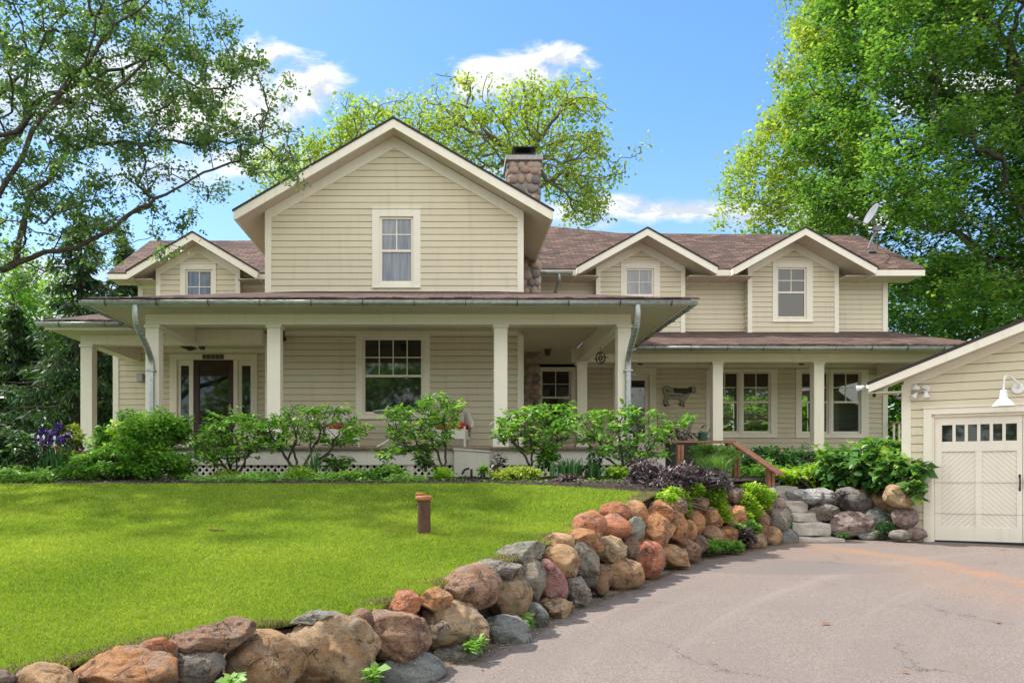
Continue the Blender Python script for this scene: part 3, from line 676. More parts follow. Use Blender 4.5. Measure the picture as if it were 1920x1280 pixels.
sof([(-6.4, 14.28), (4.2, 14.28), (3.387, 14.998), (-5.727, 14.998)]); sof([(4.2, 14.281), (4.2, 19.15), (3.387, 19.838), (3.387, 15.0)]); sof([(-6.4, 14.281), (-5.727, 15.0), (-5.727, 17.218), (-6.4, 16.55)])
sof([(4.201, 19.15), (12.86, 19.15), (12.3, 19.838), (3.39, 19.838)]); sof([(-8.33, 16.55), (-6.4, 16.551), (-5.73, 17.218), (-7.97, 17.218)]); sof([(-8.33, 16.551), (-7.972, 17.22), (-7.972, 20.9), (-8.38, 20.9)])
sof([(12.861, 19.151), (12.86, 22.6), (12.3, 22.6), (12.3, 19.84)])
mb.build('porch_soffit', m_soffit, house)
RS = .27; zf = lambda y: 3.19 + RS * (y - 14.22); zsl = lambda x: 3.19 + RS * (x + 6.5); zsr = lambda x: 3.19 + RS * (4.27 - x); zrp = lambda y: 3.17 + RS * (y - 19.08); zlp = lambda y: 3.24 + RS * (y - 16.48)
def wavy(pts, th, n=60, amp=.012):   # front edge of worn shingles, slightly uneven
    return pts
mb = MB()
mb.slab([(-6.5, 14.22, zf(14.22)), (4.27, 14.22, zf(14.22)), (.97, 17.52, zf(17.52)), (-3.2, 17.52, zf(17.52))], .045)
mb.slab([(-6.5, 14.22, zsl(-6.5)), (-3.2, 17.52, zsl(-3.2)), (-4.03, 17.56, zsl(-4.03)), (-4.03, 20.9, zsl(-4.03)), (-6.5, 20.9, zsl(-6.5))], .044)
mb.slab([(4.27, 14.22, zsr(4.27)), (4.27, 19.12, zsr(4.27)), (1.57, 21.8, zsr(1.57)), (1.57, 17.56, zsr(1.57)), (.97, 17.52, zsr(.97))], .044)
mb.slab([(4.2, 19.08, zrp(19.08)), (12.95, 19.08, zrp(19.08)), (12.4, 22.65, zrp(22.65)), (1.57, 22.65, zrp(22.65)), (1.57, 21.8, zrp(21.8))], .045)
mb.slab([(12.95, 19.08, zrp(19.08)), (13.1, 22.65, 3.17), (12.4, 22.65, zrp(22.65))], .044)
mb.slab([(-8.42, 16.48, zlp(16.48)), (-6.4, 16.48, zlp(16.48)), (-4.03, 18.9, zlp(18.9)), (-4.03, 20.98, zlp(20.98)), (-7.7, 20.98, zlp(20.98)), (-7.7, 18.5, zlp(18.5))], .045)
mb.slab([(-8.42, 16.48, zlp(16.48)), (-7.7, 18.5, zlp(18.5)), (-7.7, 20.98, zlp(20.98)), (-8.45, 20.98, 3.3)], .044)
# curled shingle tabs along the front eave
for (xa, xb, y, zz) in ((-6.5, 4.2, 14.22, zf(14.22)), (-8.4, -6.5, 16.48, zlp(16.48)), (4.4, 12.9, 19.08, zrp(19.08))):
    x = xa
    while x < xb:
        w = random.uniform(.14, .34); k = random.uniform(.0, .022); o_ = random.uniform(.0, .03)
        mb.loft([(x, y - o_, zz - .02), (x + w - .006, y - o_, zz - .02), (x + w - .006, y + .28, zz + .05), (x, y + .28, zz + .05)],
                [(x, y - o_, zz - .004 + k), (x + w - .006, y - o_, zz - .004 + k * random.uniform(.2, 1.2)), (x + w - .006, y + .28, zz + .28 * RS + .006), (x, y + .28, zz + .28 * RS + .006)]); x += w
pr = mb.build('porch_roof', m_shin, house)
mb = MB()
mb.box(-6.44, 4.21, 14.25, 14.279, 3.05, 3.144); mb.box(4.205, 4.235, 14.28, 19.1, 3.05, 3.144); mb.box(-6.44, -6.41, 14.28, 16.5, 3.05, 3.144)
mb.box(4.24, 12.92, 19.11, 19.14, 3.05, 3.124); mb.box(-8.38, -6.44, 16.51, 16.54, 3.05, 3.194)
mb.build('eave_fascia', m_trim, house)
def gutter(name, a, b, r=.075):
    a, b = Vector(a), Vector(b); d = (b - a).normalized(); n = Vector((0, 0, 1)).cross(d).normalized()
    ring = lambda p, rr: [tuple(p + n * (rr * math.cos(t)) - Vector((0, 0, 1)) * (rr * math.sin(t))) for t in [math.pi * j / 10 for j in range(11)]]
    mb = MB()
    A = ring(a, r) + ring(a, r - .006)[::-1]; B = ring(b, r) + ring(b, r - .006)[::-1]; mb.loft(A, B)
    for p in (a, b): mb.poly(ring(p, r - .003))
    for s_ in (-1, 1): mb.tube([a + n * s_ * r, b + n * s_ * r], .008, 6)
    g = mb.build(name, m_galv, house, smooth=True)
    L = (b - a).length; k = int(L / .85)
    for i in range(k):
        p = a + d * (L * (i + .5) / k); q = MB()
        q.tube([p + n * (r + .004) * math.cos(t) - Vector((0, 0, 1)) * (r + .004) * math.sin(t) for t in [math.pi * j / 8 for j in range(9)]] + [p - n * (r + .004) + Vector((0, 0, .0)), p - n * r * .9 + Vector((0, 0, .05))], .006, 5)
        q.build('gutter_hanger', m_dmetal, g)
    return g
gutter('gutter', (-6.56, 14.165, 3.115), (4.36, 14.165, 3.115)); gutter('gutter', (4.32, 14.2, 3.112), (4.32, 19.0, 3.112)); gutter('gutter', (-6.53, 16.4, 3.112), (-6.53, 14.2, 3.112))
gutter('gutter', (-8.5, 16.425, 3.17), (-6.6, 16.425, 3.17)); gutter('gutter', (4.42, 19.03, 3.10), (13.0, 19.03, 3.10)); gutter('gutter', (1.75, 21.79, 5.60), (3.32, 21.79, 5.60))
def spout(pts, r=.055, name='downspout'):
    mb = MB(); mb.tube(pts, r, 14)
    o = mb.build(name, m_galv, house, smooth=True); return o
def curve(pts, n=8):
    out = []; P_ = [Vector(p) for p in pts]
    for i in range(len(P_) - 1):
        p0 = P_[max(i - 1, 0)]; p1 = P_[i]; p2 = P_[i + 1]; p3 = P_[min(i + 2, len(P_) - 1)]
        for k in range(n):
            t = k / n; out.append(.5 * ((2 * p1) + (p2 - p0) * t + (2 * p0 - 5 * p1 + 4 * p2 - p3) * t * t + (-p0 + 3 * p1 - 3 * p2 + p3) * t ** 3))
    out.append(P_[-1]); return out
for x in (-5.585, 3.31):
    c = curve([(x, 14.17, 3.06), (x, 14.18, 2.86), (x, 14.30, 2.66), (x, 14.72, 2.38), (x, 14.92, 2.18), (x, 14.93, 1.9)], 5) + [Vector((x, 14.93, .62)), Vector((x, 14.93, .3))]
    o = spout(c)
    mb = MB()
    for k in range(9): p = c[7 + k]; q = c[8 + k]; d = (q - p).normalized(); mb.tube([p, p + d * .012], .06, 14)
    mb.build('elbow_rib', m_galv, o, smooth=True)
    mb = MB(); mb.box(x - .075, x + .075, 14.86, 15.0, 1.98, 2.01); mb.box(x - .075, x + .075, 14.86, 15.0, 1.2, 1.23); mb.build('strap', m_galv, o)
spout(curve([(2.95, 21.8, 5.55), (2.95, 21.85, 5.35), (2.92, 22.3, 5.15), (2.9, 22.5, 4.9), (2.9, 22.55, 4.6)], 4), .05)
# ---- deck, fascia, lattice
mb = MB()
mb.box(-5.8, 3.42, 14.86, 17.52, ZD - .045, ZD); mb.box(1.58, 3.42, 17.521, 19.6, ZD - .045, ZD); mb.box(1.58, 12.6, 19.601, 22.64, ZD - .044, ZD - .001); mb.box(-8.1, -4.04, 17.05, 19.94, ZD - .046, ZD - .002)
mb.build('deck_floor', m_deckedge, house)
mb = MB()
mb.box(-5.75, 3.37, 14.93, 14.96, .235, ZD - .046); mb.box(3.34, 3.37, 14.961, 19.6, .235, ZD - .046); mb.box(3.38, 12.55, 19.66, 19.69, -.1, ZD - .046); mb.box(-8.05, -5.8, 17.1, 17.13, -.1, ZD - .048)
for x in (-5.7, -4.2, -2.2, -.75, .9, 2.2, 3.3): mb.box(x - .06, x + .06, 14.945, 14.965, .0, .234)
mb.box(-5.75, 3.37, 14.946, 14.964, .005, .045)
mb.build('deck_skirt', m_deckf, house)
mb = MB(); x = -6.0
while x < 3.4:
    for s_, yy in ((1, 14.965), (-1, 14.972)):
        xa = x; xb = x + .185
        if s_ < 0: xa, xb = xb, xa
        w = .027
        if min(xa, xb) > -5.75 and max(xa, xb) < 3.35: mb.prism(front(yy), [(xa - w, .045), (xa + w, .045), (xb + w, .234), (xb - w, .234)], -.006, 0)
    x += .128
lt = mb.build('lattice', m_deckf, house)
mb = MB(); mb.box(-5.74, 3.3, 15.3, 15.32, -.1, .5); mb.build('crawl_space_shade_sheet', m_dark, house)  # black panel painted in place of the shade behind the lattice
# ---- sunroom seen through the windows of the right wing
mb = MB()
mb.box(5.9, XR1 - .03, YR + .1, 27.0, .50, .54); mb.box(5.9, XR1 - .03, YR + .1, 27.0, 3.22, 3.25)
mb.box(5.85, 5.9, YR + .1, 27.0, .5, 3.25)
for a, b in ((5.9, 7.4), (8.3, 8.65), (9.55, 9.9), (10.8, 11.15), (12.05, 12.3)): mb.box(a, b, 26.95, 27.05, .5, 3.25)
mb.box(7.4, 12.05, 26.951, 27.049, .5, 1.2); mb.box(7.4, 12.05, 26.951, 27.049, 2.75, 3.25)
for a, b in ((7.4, 8.3), (8.65, 9.55), (9.9, 10.8), (11.15, 12.05)): mb.box(a, b, 26.97, 27.03, 1.95, 2.0)
mb.build('sunroom', mat('interior_paint', base=(.33, .28, .20), rough=.8), house)
mb = MB()
for a, b in ((7.42, 9.25), (9.9, 11.8)): mb.box(a, b, YR + .16, YR + .19, 2.48, 2.98)
mb.build('window_valance', mat('valance_fabric', f_speck((.10, .03, .025), (.17, .06, .045), 20), rough=.9), house)
# ---- chimney
chim_y0, chim_y1, cx0, cx1 = 20.4, 21.35, 1.46, 2.29
mb = MB(); mb.box(cx0 + .04, cx1 - .04, chim_y0 + .04, chim_y1 - .04, .3, 8.08); ch = mb.build('chimney', m_mortar, house)
def pebble(rng, n_planes=10, p=9, sub=2):
    pass
def ico(sub):
    import bmesh
    bm = bmesh.new(); bmesh.ops.create_icosphere(bm, subdivisions=sub, radius=1.0)
    v = np.array([x.co[:] for x in bm.verts]); f = np.array([[q.index for q in t.verts] for t in bm.faces]); bm.free(); return v, f
ICO = {k: ico(k) for k in (1, 2, 3, 4, 5)}
def boulder_shape(rng, sub, planes, p, lo=.72, hi=1.0):
    v, f = ICO[sub]; n = rng.normal(size=(planes, 3)); n /= np.linalg.norm(n, axis=1)[:, None]; d = rng.uniform(lo, hi, planes)
    q = np.maximum(0, v @ n.T) / d; r = (np.sum(q ** p, axis=1) + 1.0) ** (-1.0 / p)
    return v * r[:, None], f
SV = []; SF = []; nn = 0; rg = np.random.default_rng(3)
def stone_face(O, U, N, w, z0, z1):
    global nn
    z = z0 + .09; row = 0
    while z < z1 - .04:
        rh = rg.uniform(.2, .28); u = .0 + (row % 2) * -.06
        while u < w - .04:
            rw = rg.uniform(.2, .36)
            v, f = boulder_shape(rg, 2, 8, 8)
            a = rg.uniform(-.35, .35)
            q = v * np.array([rw * .53, .07, rh * .56]); 
            qx = q[:, 0] * math.cos(a) - q[:, 2] * math.sin(a) * .6; qz = q[:, 0] * math.sin(a) * .6 + q[:, 2] * math.cos(a)
            cu = min(max(u + rw / 2, rw * .42), w - rw * .40); cz = min(z + rh / 2 + rg.uniform(-.02, .02), z1 - rh * .5)
            SV.append(np.array(O)[None] + np.outer(cu + qx, U) + np.outer(q[:, 1] - .005, N) + np.outer(cz + qz, (0, 0, 1))); SF.append(f + nn); nn += len(v)
            u += rw
        z += rh; row += 1
stone_face((cx0, chim_y0 + .03, 0), (1, 0, 0), (0, -1, 0), cx1 - cx0, 6.2, 8.08)
stone_face((cx0, chim_y0 + .03, 0), (1, 0, 0), (0, -1, 0), cx1 - cx0, .6, 6.2)
stone_face((cx1 - .03, chim_y0, 0), (0, 1, 0), (1, 0, 0), chim_y1 - chim_y0, 3.4, 8.08)
stone_face((cx0 + .03, chim_y0, 0), (0, 1, 0), (-1, 0, 0), chim_y1 - chim_y0, 6.6, 8.08)
npmesh('stonework', np.concatenate(SV), np.concatenate(SF), m_bedrock, ch, smooth=True)
mb = MB(); mb.box(cx0 - .06, cx1 + .06, chim_y0 - .06, chim_y1 + .06, 8.08, 8.2); mb.build('chimney_slab', m_conc, ch, bevel=.01)
mb = MB(); mb.box(1.66, 2.1, 20.6, 21.1, 8.2, 8.34)
for i in range(6): mb.box(1.63 + i * .09, 1.645 + i * .09, 20.58, 20.59, 8.2, 8.36)
mb.loft([(1.58, 20.45, 8.44), (2.18, 20.45, 8.44), (2.18, 21.2, 8.36), (1.58, 21.2, 8.36)], [(1.60, 20.45, 8.46), (2.16, 20.45, 8.46), (2.16, 21.2, 8.38), (1.60, 21.2, 8.38)])
for x in (1.62, 2.13): mb.box(x, x + .02, 20.6, 20.62, 8.2, 8.44)
mb.build('chimney_cap', m_dmetal, ch)
# white bulkhead box in front of the skirt, with its pipe
mb = MB(); Yb = 14.45
mb.loft([(PX(851, Yb), Yb, -.08), (PX(918, Yb), Yb, -.08), (PX(918, Yb), 14.92, -.08), (PX(851, Yb), 14.92, -.08)], [(PX(851, Yb), Yb, .50), (PX(918, Yb), Yb, .455), (PX(918, Yb), 14.92, .48), (PX(851, Yb), 14.92, .525)])
bh = mb.build('bulkhead_box', m_deckf, house, bevel=.008)
mb = MB(); mb.loft([(PX(849, Yb), Yb - .02, .503), (PX(920, Yb), Yb - .02, .458), (PX(920, Yb), 14.92, .485), (PX(849, Yb), 14.92, .53)], [(PX(849, Yb), Yb - .02, .525), (PX(920, Yb), Yb - .02, .48), (PX(920, Yb), 14.92, .505), (PX(849, Yb), 14.92, .55)])
mb.build('lid', m_deckf, bh)
# railing at the far end of the right porch
mb = MB(); yy = 22.5
mb.box(12.4, 14.6, yy, yy + .1, ZD + 1.0 - .06, ZD + 1.0); rl = mb.build('porch_railing', m_woodg, house)
for i in range(14): q = MB(); x = 12.46 + i * .15; q.box(x, x + .05, yy + .02, yy + .06, ZD + .05, ZD + .94); q.build('baluster', m_trim, rl)
mb = MB(); mb.box(12.4, 14.6, 22.3, 22.9, ZD - .045, ZD); mb.build('deck_floor', m_deckedge, house)
# ================================================================ garage (rotated 30 degrees)
GO = Vector((7.53, 13.3, 0)); GU = Vector((.866, -.5, 0)); GN = Vector((-.5, -.866, 0)); fg = (GO, GU, GN)
garage = empty('garage', (GO.x, GO.y, -1.05), 'cream clapboard garage with a pale panelled door beside the driveway', 'garage')
def G(u, n, z): v = GO + GU * u + GN * n; return (v.x, v.y, z)
GZ = 1.57; GS = .40; ZG = -1.08
GP = GZ + GS * 3.6
mb = MB()
siding(mb, fg, 0, 7.2, ZG, GP + .03, [(.30, 3.6, -2, 1.12)], gable=(3.6, GP + .03, GS))
gback = Vector((.5, .866, 0))
for u in (0, 7.2):
    siding(mb, (GO + GU * u, gback, GU * (-1 if u == 0 else 1)), 0, 6.0, ZG, GZ)
mb.rect((GO + gback * 6.0, GU, GN), 0, 7.2, ZG, GZ, -.02, .02)
mb.build('wall', m_sid, garage)
mb = MB()
mb.rect(fg, -.03, .105, ZG, GZ - .03, -.02, .036); mb.rect(fg, 7.1, 7.23, ZG, GZ, -.02, .036)
def gtrim(n0, n1, top, bot, w=0.0):
    for s_ in (-1, 1): mb.prism(fg, [(3.6, GP + top), (3.6 + s_ * (3.6 + w), GZ + top - GS * w), (3.6 + s_ * (3.6 + w), GZ + bot - GS * w), (3.6, GP + bot)], n0, n1)
gtrim(-.02, .04, .03, -.10)
# door casing
mb.rect(fg, .283, .40, ZG, 1.03, -.12, .036); mb.rect(fg, .283, 3.7, 1.031, 1.13, -.12, .038); mb.rect(fg, 3.5, 3.62, ZG, 1.03, -.12, .036)
mb.rect(fg, .401, .44, ZG, 1.03, -.12, -.01); mb.rect(fg, .401, 3.5, .985, 1.03, -.12, -.01)
mb.rect(fg, .27, 3.72, 1.131, 1.155, -.02, .06)
mb.build('corner_trim', m_trim, garage)
ov = .42; wo = .5
mb = MB(); fa = MB(); so = MB(); ed = MB()
for s_ in (-1, 1):
    ue = 3.6 + s_ * (3.6 + wo); up = 3.6; zt = lambda u: GP + .2 - GS * abs(u - 3.6)
    a = G(up, ov - .012, zt(up)); b = G(ue, ov - .012, zt(ue)); c = G(ue, -.02, zt(ue)); uw = 3.6 + s_ * 3.62; c2 = G(uw, -.02, zt(uw)); d = G(uw, -6.1, zt(uw)); e = G(up, -6.1, zt(up))
    mb.slab([a, b, c, c2, d, e], .04)
    ed.prism((GO, GU, GN), [(up, zt(up) + .012), (ue + s_ * .02, zt(ue) + .004), (ue + s_ * .02, zt(ue) - .042), (up, zt(up) - .042)], ov - .02, ov + .012)
    fa.prism((GO, GU, GN), [(up, zt(up) - .043), (ue, zt(ue) - .043), (ue, zt(ue) - .165), (up, zt(up) - .19)], ov - .03, ov)
    so.slab([G(up, ov - .031, zt(up) - .15), G(ue, ov - .031, zt(ue) - .15), G(ue, -.0, zt(ue) - .15), G(uw, 0, zt(uw) - .15), G(up, 0, zt(up) - .15)], .02)
    fa.prism((GO, GU, GN), [(ue, zt(ue) - .045), (ue - s_ * .03, zt(ue) - .045), (ue - s_ * .03, zt(ue) - .165), (ue, zt(ue) - .165)], -.02, ov - .031)
    so.prism((GO, GU, GN), [(ue, zt(ue) - .166), (uw, zt(ue) - .166), (uw, zt(ue) - .18), (ue, zt(ue) - .18)], -.0, ov - .03)
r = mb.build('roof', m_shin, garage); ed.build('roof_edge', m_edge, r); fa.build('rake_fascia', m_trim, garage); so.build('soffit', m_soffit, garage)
# garage door: carriage style leaves
m_gdoor = mat('garage_door_paint', f_siding((.82, .765, .66), .0), rough=.45)
def gdoor(u0, u1, handle_side):
    n0, n1 = -.10, -.05; zt, zb = .984, -1.02
    W = u1 - u0; st = .10
    mb = MB()
    wins = []; wa, wb = u0 + st, u1 - st + .03; k = 6; wz0, wz1 = .585, .855
    mb.rect(fg, u0, u1, wz1, zt, n0, n1); mb.rect(fg, u0, wa, zb, wz1 - .001, n0, n1); mb.rect(fg, wb, u1, zb, wz1 - .001, n0, n1)
    pw = (wb - wa) / k
    for i in range(k - 1): u = wa + pw * (i + 1); mb.rect(fg, u - .022, u + .022, wz0, wz1 - .001, n0, n1)
    mb.rect(fg, wa, wb, .42, wz0 - .001, n0, n1); mb.rect(fg, wa, wb, zb, -.80, n0, n1)
    um = (wa + wb) / 2; mb.rect(fg, um - .045, um + .045, -.799, .419, n0, n1)
    mb.rect(fg, wa, wb, -.8, .42, n0, n1 - .018)
    d = mb.build('garage_door', m_gdoor, garage)
    mb = MB()
    for (a, b, sg) in ((wa, um - .045, 1), (um + .045, wb, -1)):       # grooves of the diagonal boards
        z = -.8 - (b - a)
        while z < .42:
            p0 = [a, z]; p1 = [b, z + (b - a)]
            lo, hi = -.795, .415
            ta = max(0, (lo - z) / (b - a)); tb = min(1, (hi - z) / (b - a))
            if tb - ta > .03:
                ua, ub = a + (b - a) * ta, a + (b - a) * tb; za, zb_ = z + (b - a) * ta, z + (b - a) * tb
                if sg < 0: ua, ub = b - (ua - a), b - (ub - a)
                mb.prism(fg, [(ua, za - .003), (ub, zb_ - .003), (ub, zb_ + .003), (ua, za + .003)], n1 - .0185, n1 - .0165)
            z += .083
    for z in (-.08, -.585): mb.rect(fg, u0, u1, z - .0035, z + .0035, n1 - .001, n1 + .0015)
    mb.rect(fg, wa - .003, wa, -.8, .42, n1 - .001, n1 + .001); mb.rect(fg, wa, um - .045, .418, .424, n1 - .012, n1 + .001); mb.rect(fg, um + .045, wb, .418, .424, n1 - .012, n1 + .001)
    mb.build('groove', mat('groove_shadow_gap', base=(.40, .36, .29), rough=.9), d)
    for i in range(k):
        mb = MB(); mb.rect(fg, wa + pw * i + (.0 if i == 0 else .022), wa + pw * (i + 1) - (.0 if i == k - 1 else .022), wz0, wz1, n0 + .01, n1 - .03); mb.build('pane', m_glass, d)
    uh = u1 - .035 if handle_side > 0 else u0 + .035
    mb = MB(); mb.tube([G(uh, n1 + .002, .02), G(uh, n1 + .03, .0), G(uh, n1 + .045, -.06), G(uh, n1 + .03, -.14), G(uh, n1 + .002, -.17)], .011, 8); mb.rect(fg, uh - .014, uh + .014, .0, .05, n1, n1 + .006); mb.rect(fg, uh - .014, uh + .014, -.21, -.16, n1, n1 + .006)
    mb.build('handle', m_black, d)
gdoor(.445, 1.62, 1); gdoor(1.626, 3.498, -1)
mb = MB(); mb.rect(fg, .44, 3.5, -1.06, -1.021, -.10, -.055); mb.build('door_seal', m_black, garage)
mb = MB(); mb.rect((GO, GU, GN), .1, 7.0, ZG, GZ, -.35, -.33); mb.build('interior_shade_sheet', m_dark, garage)

# gooseneck barn light on the garage gable
def gpos(px, py, n=0.0):
    """point of the garage wall seen at px, py"""
    k = (px - CX) / F; u = (k * (GO.y + GN.y * n) - (GO.x + GN.x * n)) / (GU.x - k * GU.y)
    v = GO + GU * u + GN * n; return u, (HY - py) / F * v.y
ub, zb = gpos(1908, 728)
b0 = Vector(G(ub, 0.0, zb))
lamp = empty('barn_light', b0, 'white gooseneck barn light with a flared shade above the garage door', 'wall lamp')
def oriented_disc(mb, c, n, r, th, k=24):
    n = Vector(n).normalized(); a = n.cross(Vector((0, 0, 1))).normalized(); b = n.cross(a); c = Vector(c)
    A = [tuple(c + (a * math.cos(t) + b * math.sin(t)) * r) for t in [2 * math.pi * j / k for j in range(k)]]
    B = [tuple(Vector(p) + n * th) for p in A]; mb.loft(A, B)
mb = MB(); oriented_disc(mb, b0 + GN * .026, GN, .085, .03); mb.build('wall_plate', m_white, lamp, bevel=.006)
ue_, ze_ = gpos(1882, 722, .40)
e = Vector(G(ue_, .40, ze_)); top_z = PZ(706, e.y)
mb = MB(); mb.tube(curve([b0 + GN * .05, b0 + GN * .12 + Vector((0, 0, .06)), b0.lerp(e, .55) + Vector((0, 0, top_z - b0.z)), Vector((e.x, e.y, top_z + .0)) + (b0 - e).normalized() * .04, e + Vector((0, 0, -.02)), e + Vector((0, 0, -.1))], 6), .016, 10); mb.build('arm', m_white, lamp, smooth=True)
zs0 = e.z - .10
mb = MB(); mb.lathe((e.x, e.y, zs0), [(.02, .03), (.048, .025), (.05, .0), (.047, -.01), (.052, -.015), (.05, -.03), (.054, -.035), (.054, -.09), (.07, -.11), (.105, -.15), (.135, -.19), (.155, -.215), (.158, -.225), (.15, -.222), (.12, -.18), (.06, -.115), (.03, -.1)], 28)
mb.build('shade', m_white, lamp, smooth=True)
def flood(name, c, label, wall=True, sc=1.0):
    c = Vector(c); e_ = empty(name, c, label, 'flood light'); d = GN
    mb = MB()
    if wall: oriented_disc(mb, c + d * .03, d, .062 * sc, .03)
    else: mb.box(c.x + .02, c.x + .07, c.y - .03, c.y + .03, c.z - .03, c.z + .03)
    mb.build('mount_plate', m_white, e_, bevel=.004)
    heads = [((-.10, .10, .0), (-.75, .5, .35)), ((-.14, .08, -.08), (-.5, .5, -.8)), ((0.0, .12, -.07), (.1, .3, -1))] if wall else [((-.04, .0, .0), (-.9, .3, -.25))]
    for (a, z_, b), (du, dn, dz_) in heads:
        h = c + GU * a + GN * z_ + Vector((0, 0, b)); dr_ = (GU * du + GN * dn + Vector((0, 0, dz_))).normalized()
        q = MB(); q.tube([c + d * .04, (c + d * .09).lerp(h, .4), h], .011, 6); q.build('joint_arm', m_grey, e_)
        q = MB(); q.tube([h - dr_ * .02, h, h + dr_ * .03, h + dr_ * .06, h + dr_ * .10, h + dr_ * .102], .03, 16, True, [.012 * sc, .028 * sc, .034 * sc, .042 * sc, .056 * sc, .05 * sc]); q.build('lamp_head', m_white, e_, smooth=True)
u1, z1 = gpos(1736, 729)
flood('flood_light', G(u1, 0.0, z1), 'white multi-head flood light on the garage siding near its corner')
fe = Vector(G(-.52, ov - .02, 1.50))
flood('flood_light', fe + Vector((-.02, 0, -.0)), 'small white flood light at the low tip of the garage eave', wall=False, sc=.9)
mb = MB(); c = Vector(G(-.42, ov - .1, 1.36)); mb.lathe((c.x, c.y, c.z - .03), [(.005, .06), (.02, .055), (.028, .03), (.028, .01), (.015, .0)], 12); mb.box(c.x - .01, c.x + .01, c.y - .01, c.y + .01, c.z, c.z + .06)
tag(mb.build('security_camera', m_black, origin=tuple(c), smooth=True), 'tiny black security camera under the tip of the garage eave', 'camera')

# ================================================================ satellite dish
bx, by = PX(1637, 23.3), 23.3; bz = zr(by)
dish = empty('satellite_dish', (bx - .08, by, bz), 'grey satellite dish on a leaning mast on the far end of the shingle roof', 'satellite dish')
m_dishm = mat('dull_mast_metal', base=(.16, .165, .17), rough=.6)
dp = lambda x, y, dy=0: P(x, y, 23.2 + dy)
mb = MB(); mb.tube([dp(1628, 467), dp(1632, 455), dp(1645, 428)], .035, 10); mb.tube([dp(1645, 467, .3), dp(1645.5, 436)], .014, 8); mb.box(bx - .2, bx + .02, 23.1, 23.4, zr(23.25) - .03, zr(23.25) + .03); mb.build('mast', m_dishm, dish)
ctr = dp(1635, 403); nrm = Vector((-.90, -.02, .42)).normalized(); a_ = nrm.cross(Vector((0, 0, 1))).normalized(); b_ = a_.cross(nrm).normalized()
mb = MB(); K = 28; rings = []
for rr, off in ((.02, 0), (.13, .005), (.22, .02), (.31, .045), (.32, .045), (.315, .03), (.22, .004), (.1, -.02), (.02, -.02)):
    rings.append([tuple(ctr + a_ * (rr * math.cos(t)) + b_ * (rr * 1.06 * math.sin(t)) + nrm * off) for t in [2 * math.pi * j / K for j in range(K)]])
n = 0; mb.v = [p for r_ in rings for p in r_]
for i in range(len(rings) - 1):
    for j in range(K): q = (j + 1) % K; mb.f.append((i * K + j, i * K + q, (i + 1) * K + q, (i + 1) * K + j))
mb.f.append(tuple(range(K))); mb.f.append(tuple((len(rings) - 1) * K + j for j in range(K)))
mb.build('reflector', mat('dish_grey', base=(.20, .205, .22), rough=.45), dish, smooth=True)
mb = MB(); mb.tube([ctr - b_ * .31 + nrm * .04, dp(1597, 409, -.5)], .016, 8); mb.build('feed_arm', m_dishm, dish)
mb = MB(); fp = dp(1595, 406, -.5); mb.tube([fp - nrm * .06, fp + nrm * .0, fp + nrm * .07], .04, 12, True, [.03, .05, .045]); mb.build('feed_horn', m_grey, dish)
mb = MB(); mb.tube([dp(1645, 428), ctr - nrm * .03], .03, 8); mb.box(*[v for p in zip(dp(1641, 428) - Vector((.06, .06, .08)), dp(1648, 428) + Vector((.06, .06, .06))) for v in p]); mb.build('bracket', m_dishm, dish)

# ================================================================ things on the porch
def ceil_light(x, y, z, label):
    mb = MB(); mb.box(x - .09, x + .09, y - .09, y + .09, z - .016, z - .001); mb.lathe((x, y, z - .16), [(.05, .0), (.07, .01), (.075, .05), (.075, .12), (.085, .145)], 12)
    return tag(mb.build('ceiling_light', m_bronze, origin=(x, y, z)), label, 'ceiling light', 'small bronze lights under the porch ceilings')
for px, py, y, lab in ((405, 612, 15.9, 'bronze porch ceiling light in front of the maroon door'), (738, 613, 15.9, 'bronze porch ceiling light above the wide front window'), (1063, 612, 15.9, 'bronze porch ceiling light near the corner downspout'),
                       (1027, 652, 20.0, 'bronze porch ceiling light beside the stone chimney'), (379, 652, 19.0, 'bronze ceiling light just above the house number'), (1201, 682, 21.6, 'bronze porch ceiling light near the glazed side door'), (1503, 682, 21.6, 'bronze porch ceiling light between the two window pairs')):
    ceil_light(PX(px, y), y, 3.2, lab)
mb = MB(); Y = YL - .02; mb.box(PX(259, Y), PX(271, Y), Y - .14, Y, PZ(716, Y), PZ(701, Y)); mb.box(PX(262, Y), PX(268, Y), Y, Y + .03, PZ(712, Y), PZ(705, Y))
tag(mb.build('outdoor_speaker', m_grey, origin=(PX(265, Y), Y, PZ(708, Y)), bevel=.015), 'small grey box speaker on the wall siding behind the corner downspout', 'speaker')
mb = MB(); c = P(496, 644, 15.6); mb.lathe((c.x, c.y + 1.8, 2.97), [(.02, .09), (.05, .08), (.055, .02), (.045, 0)], 12); mb.box(c.x - .015, c.x + .015, c.y + 1.78, c.y + 1.82, 3.05, 3.2)
tag(mb.build('spot_light', m_black, origin=(c.x, c.y + 1.8, 3.0)), 'small black spotlight under the porch ceiling beside the second column', 'spotlight')
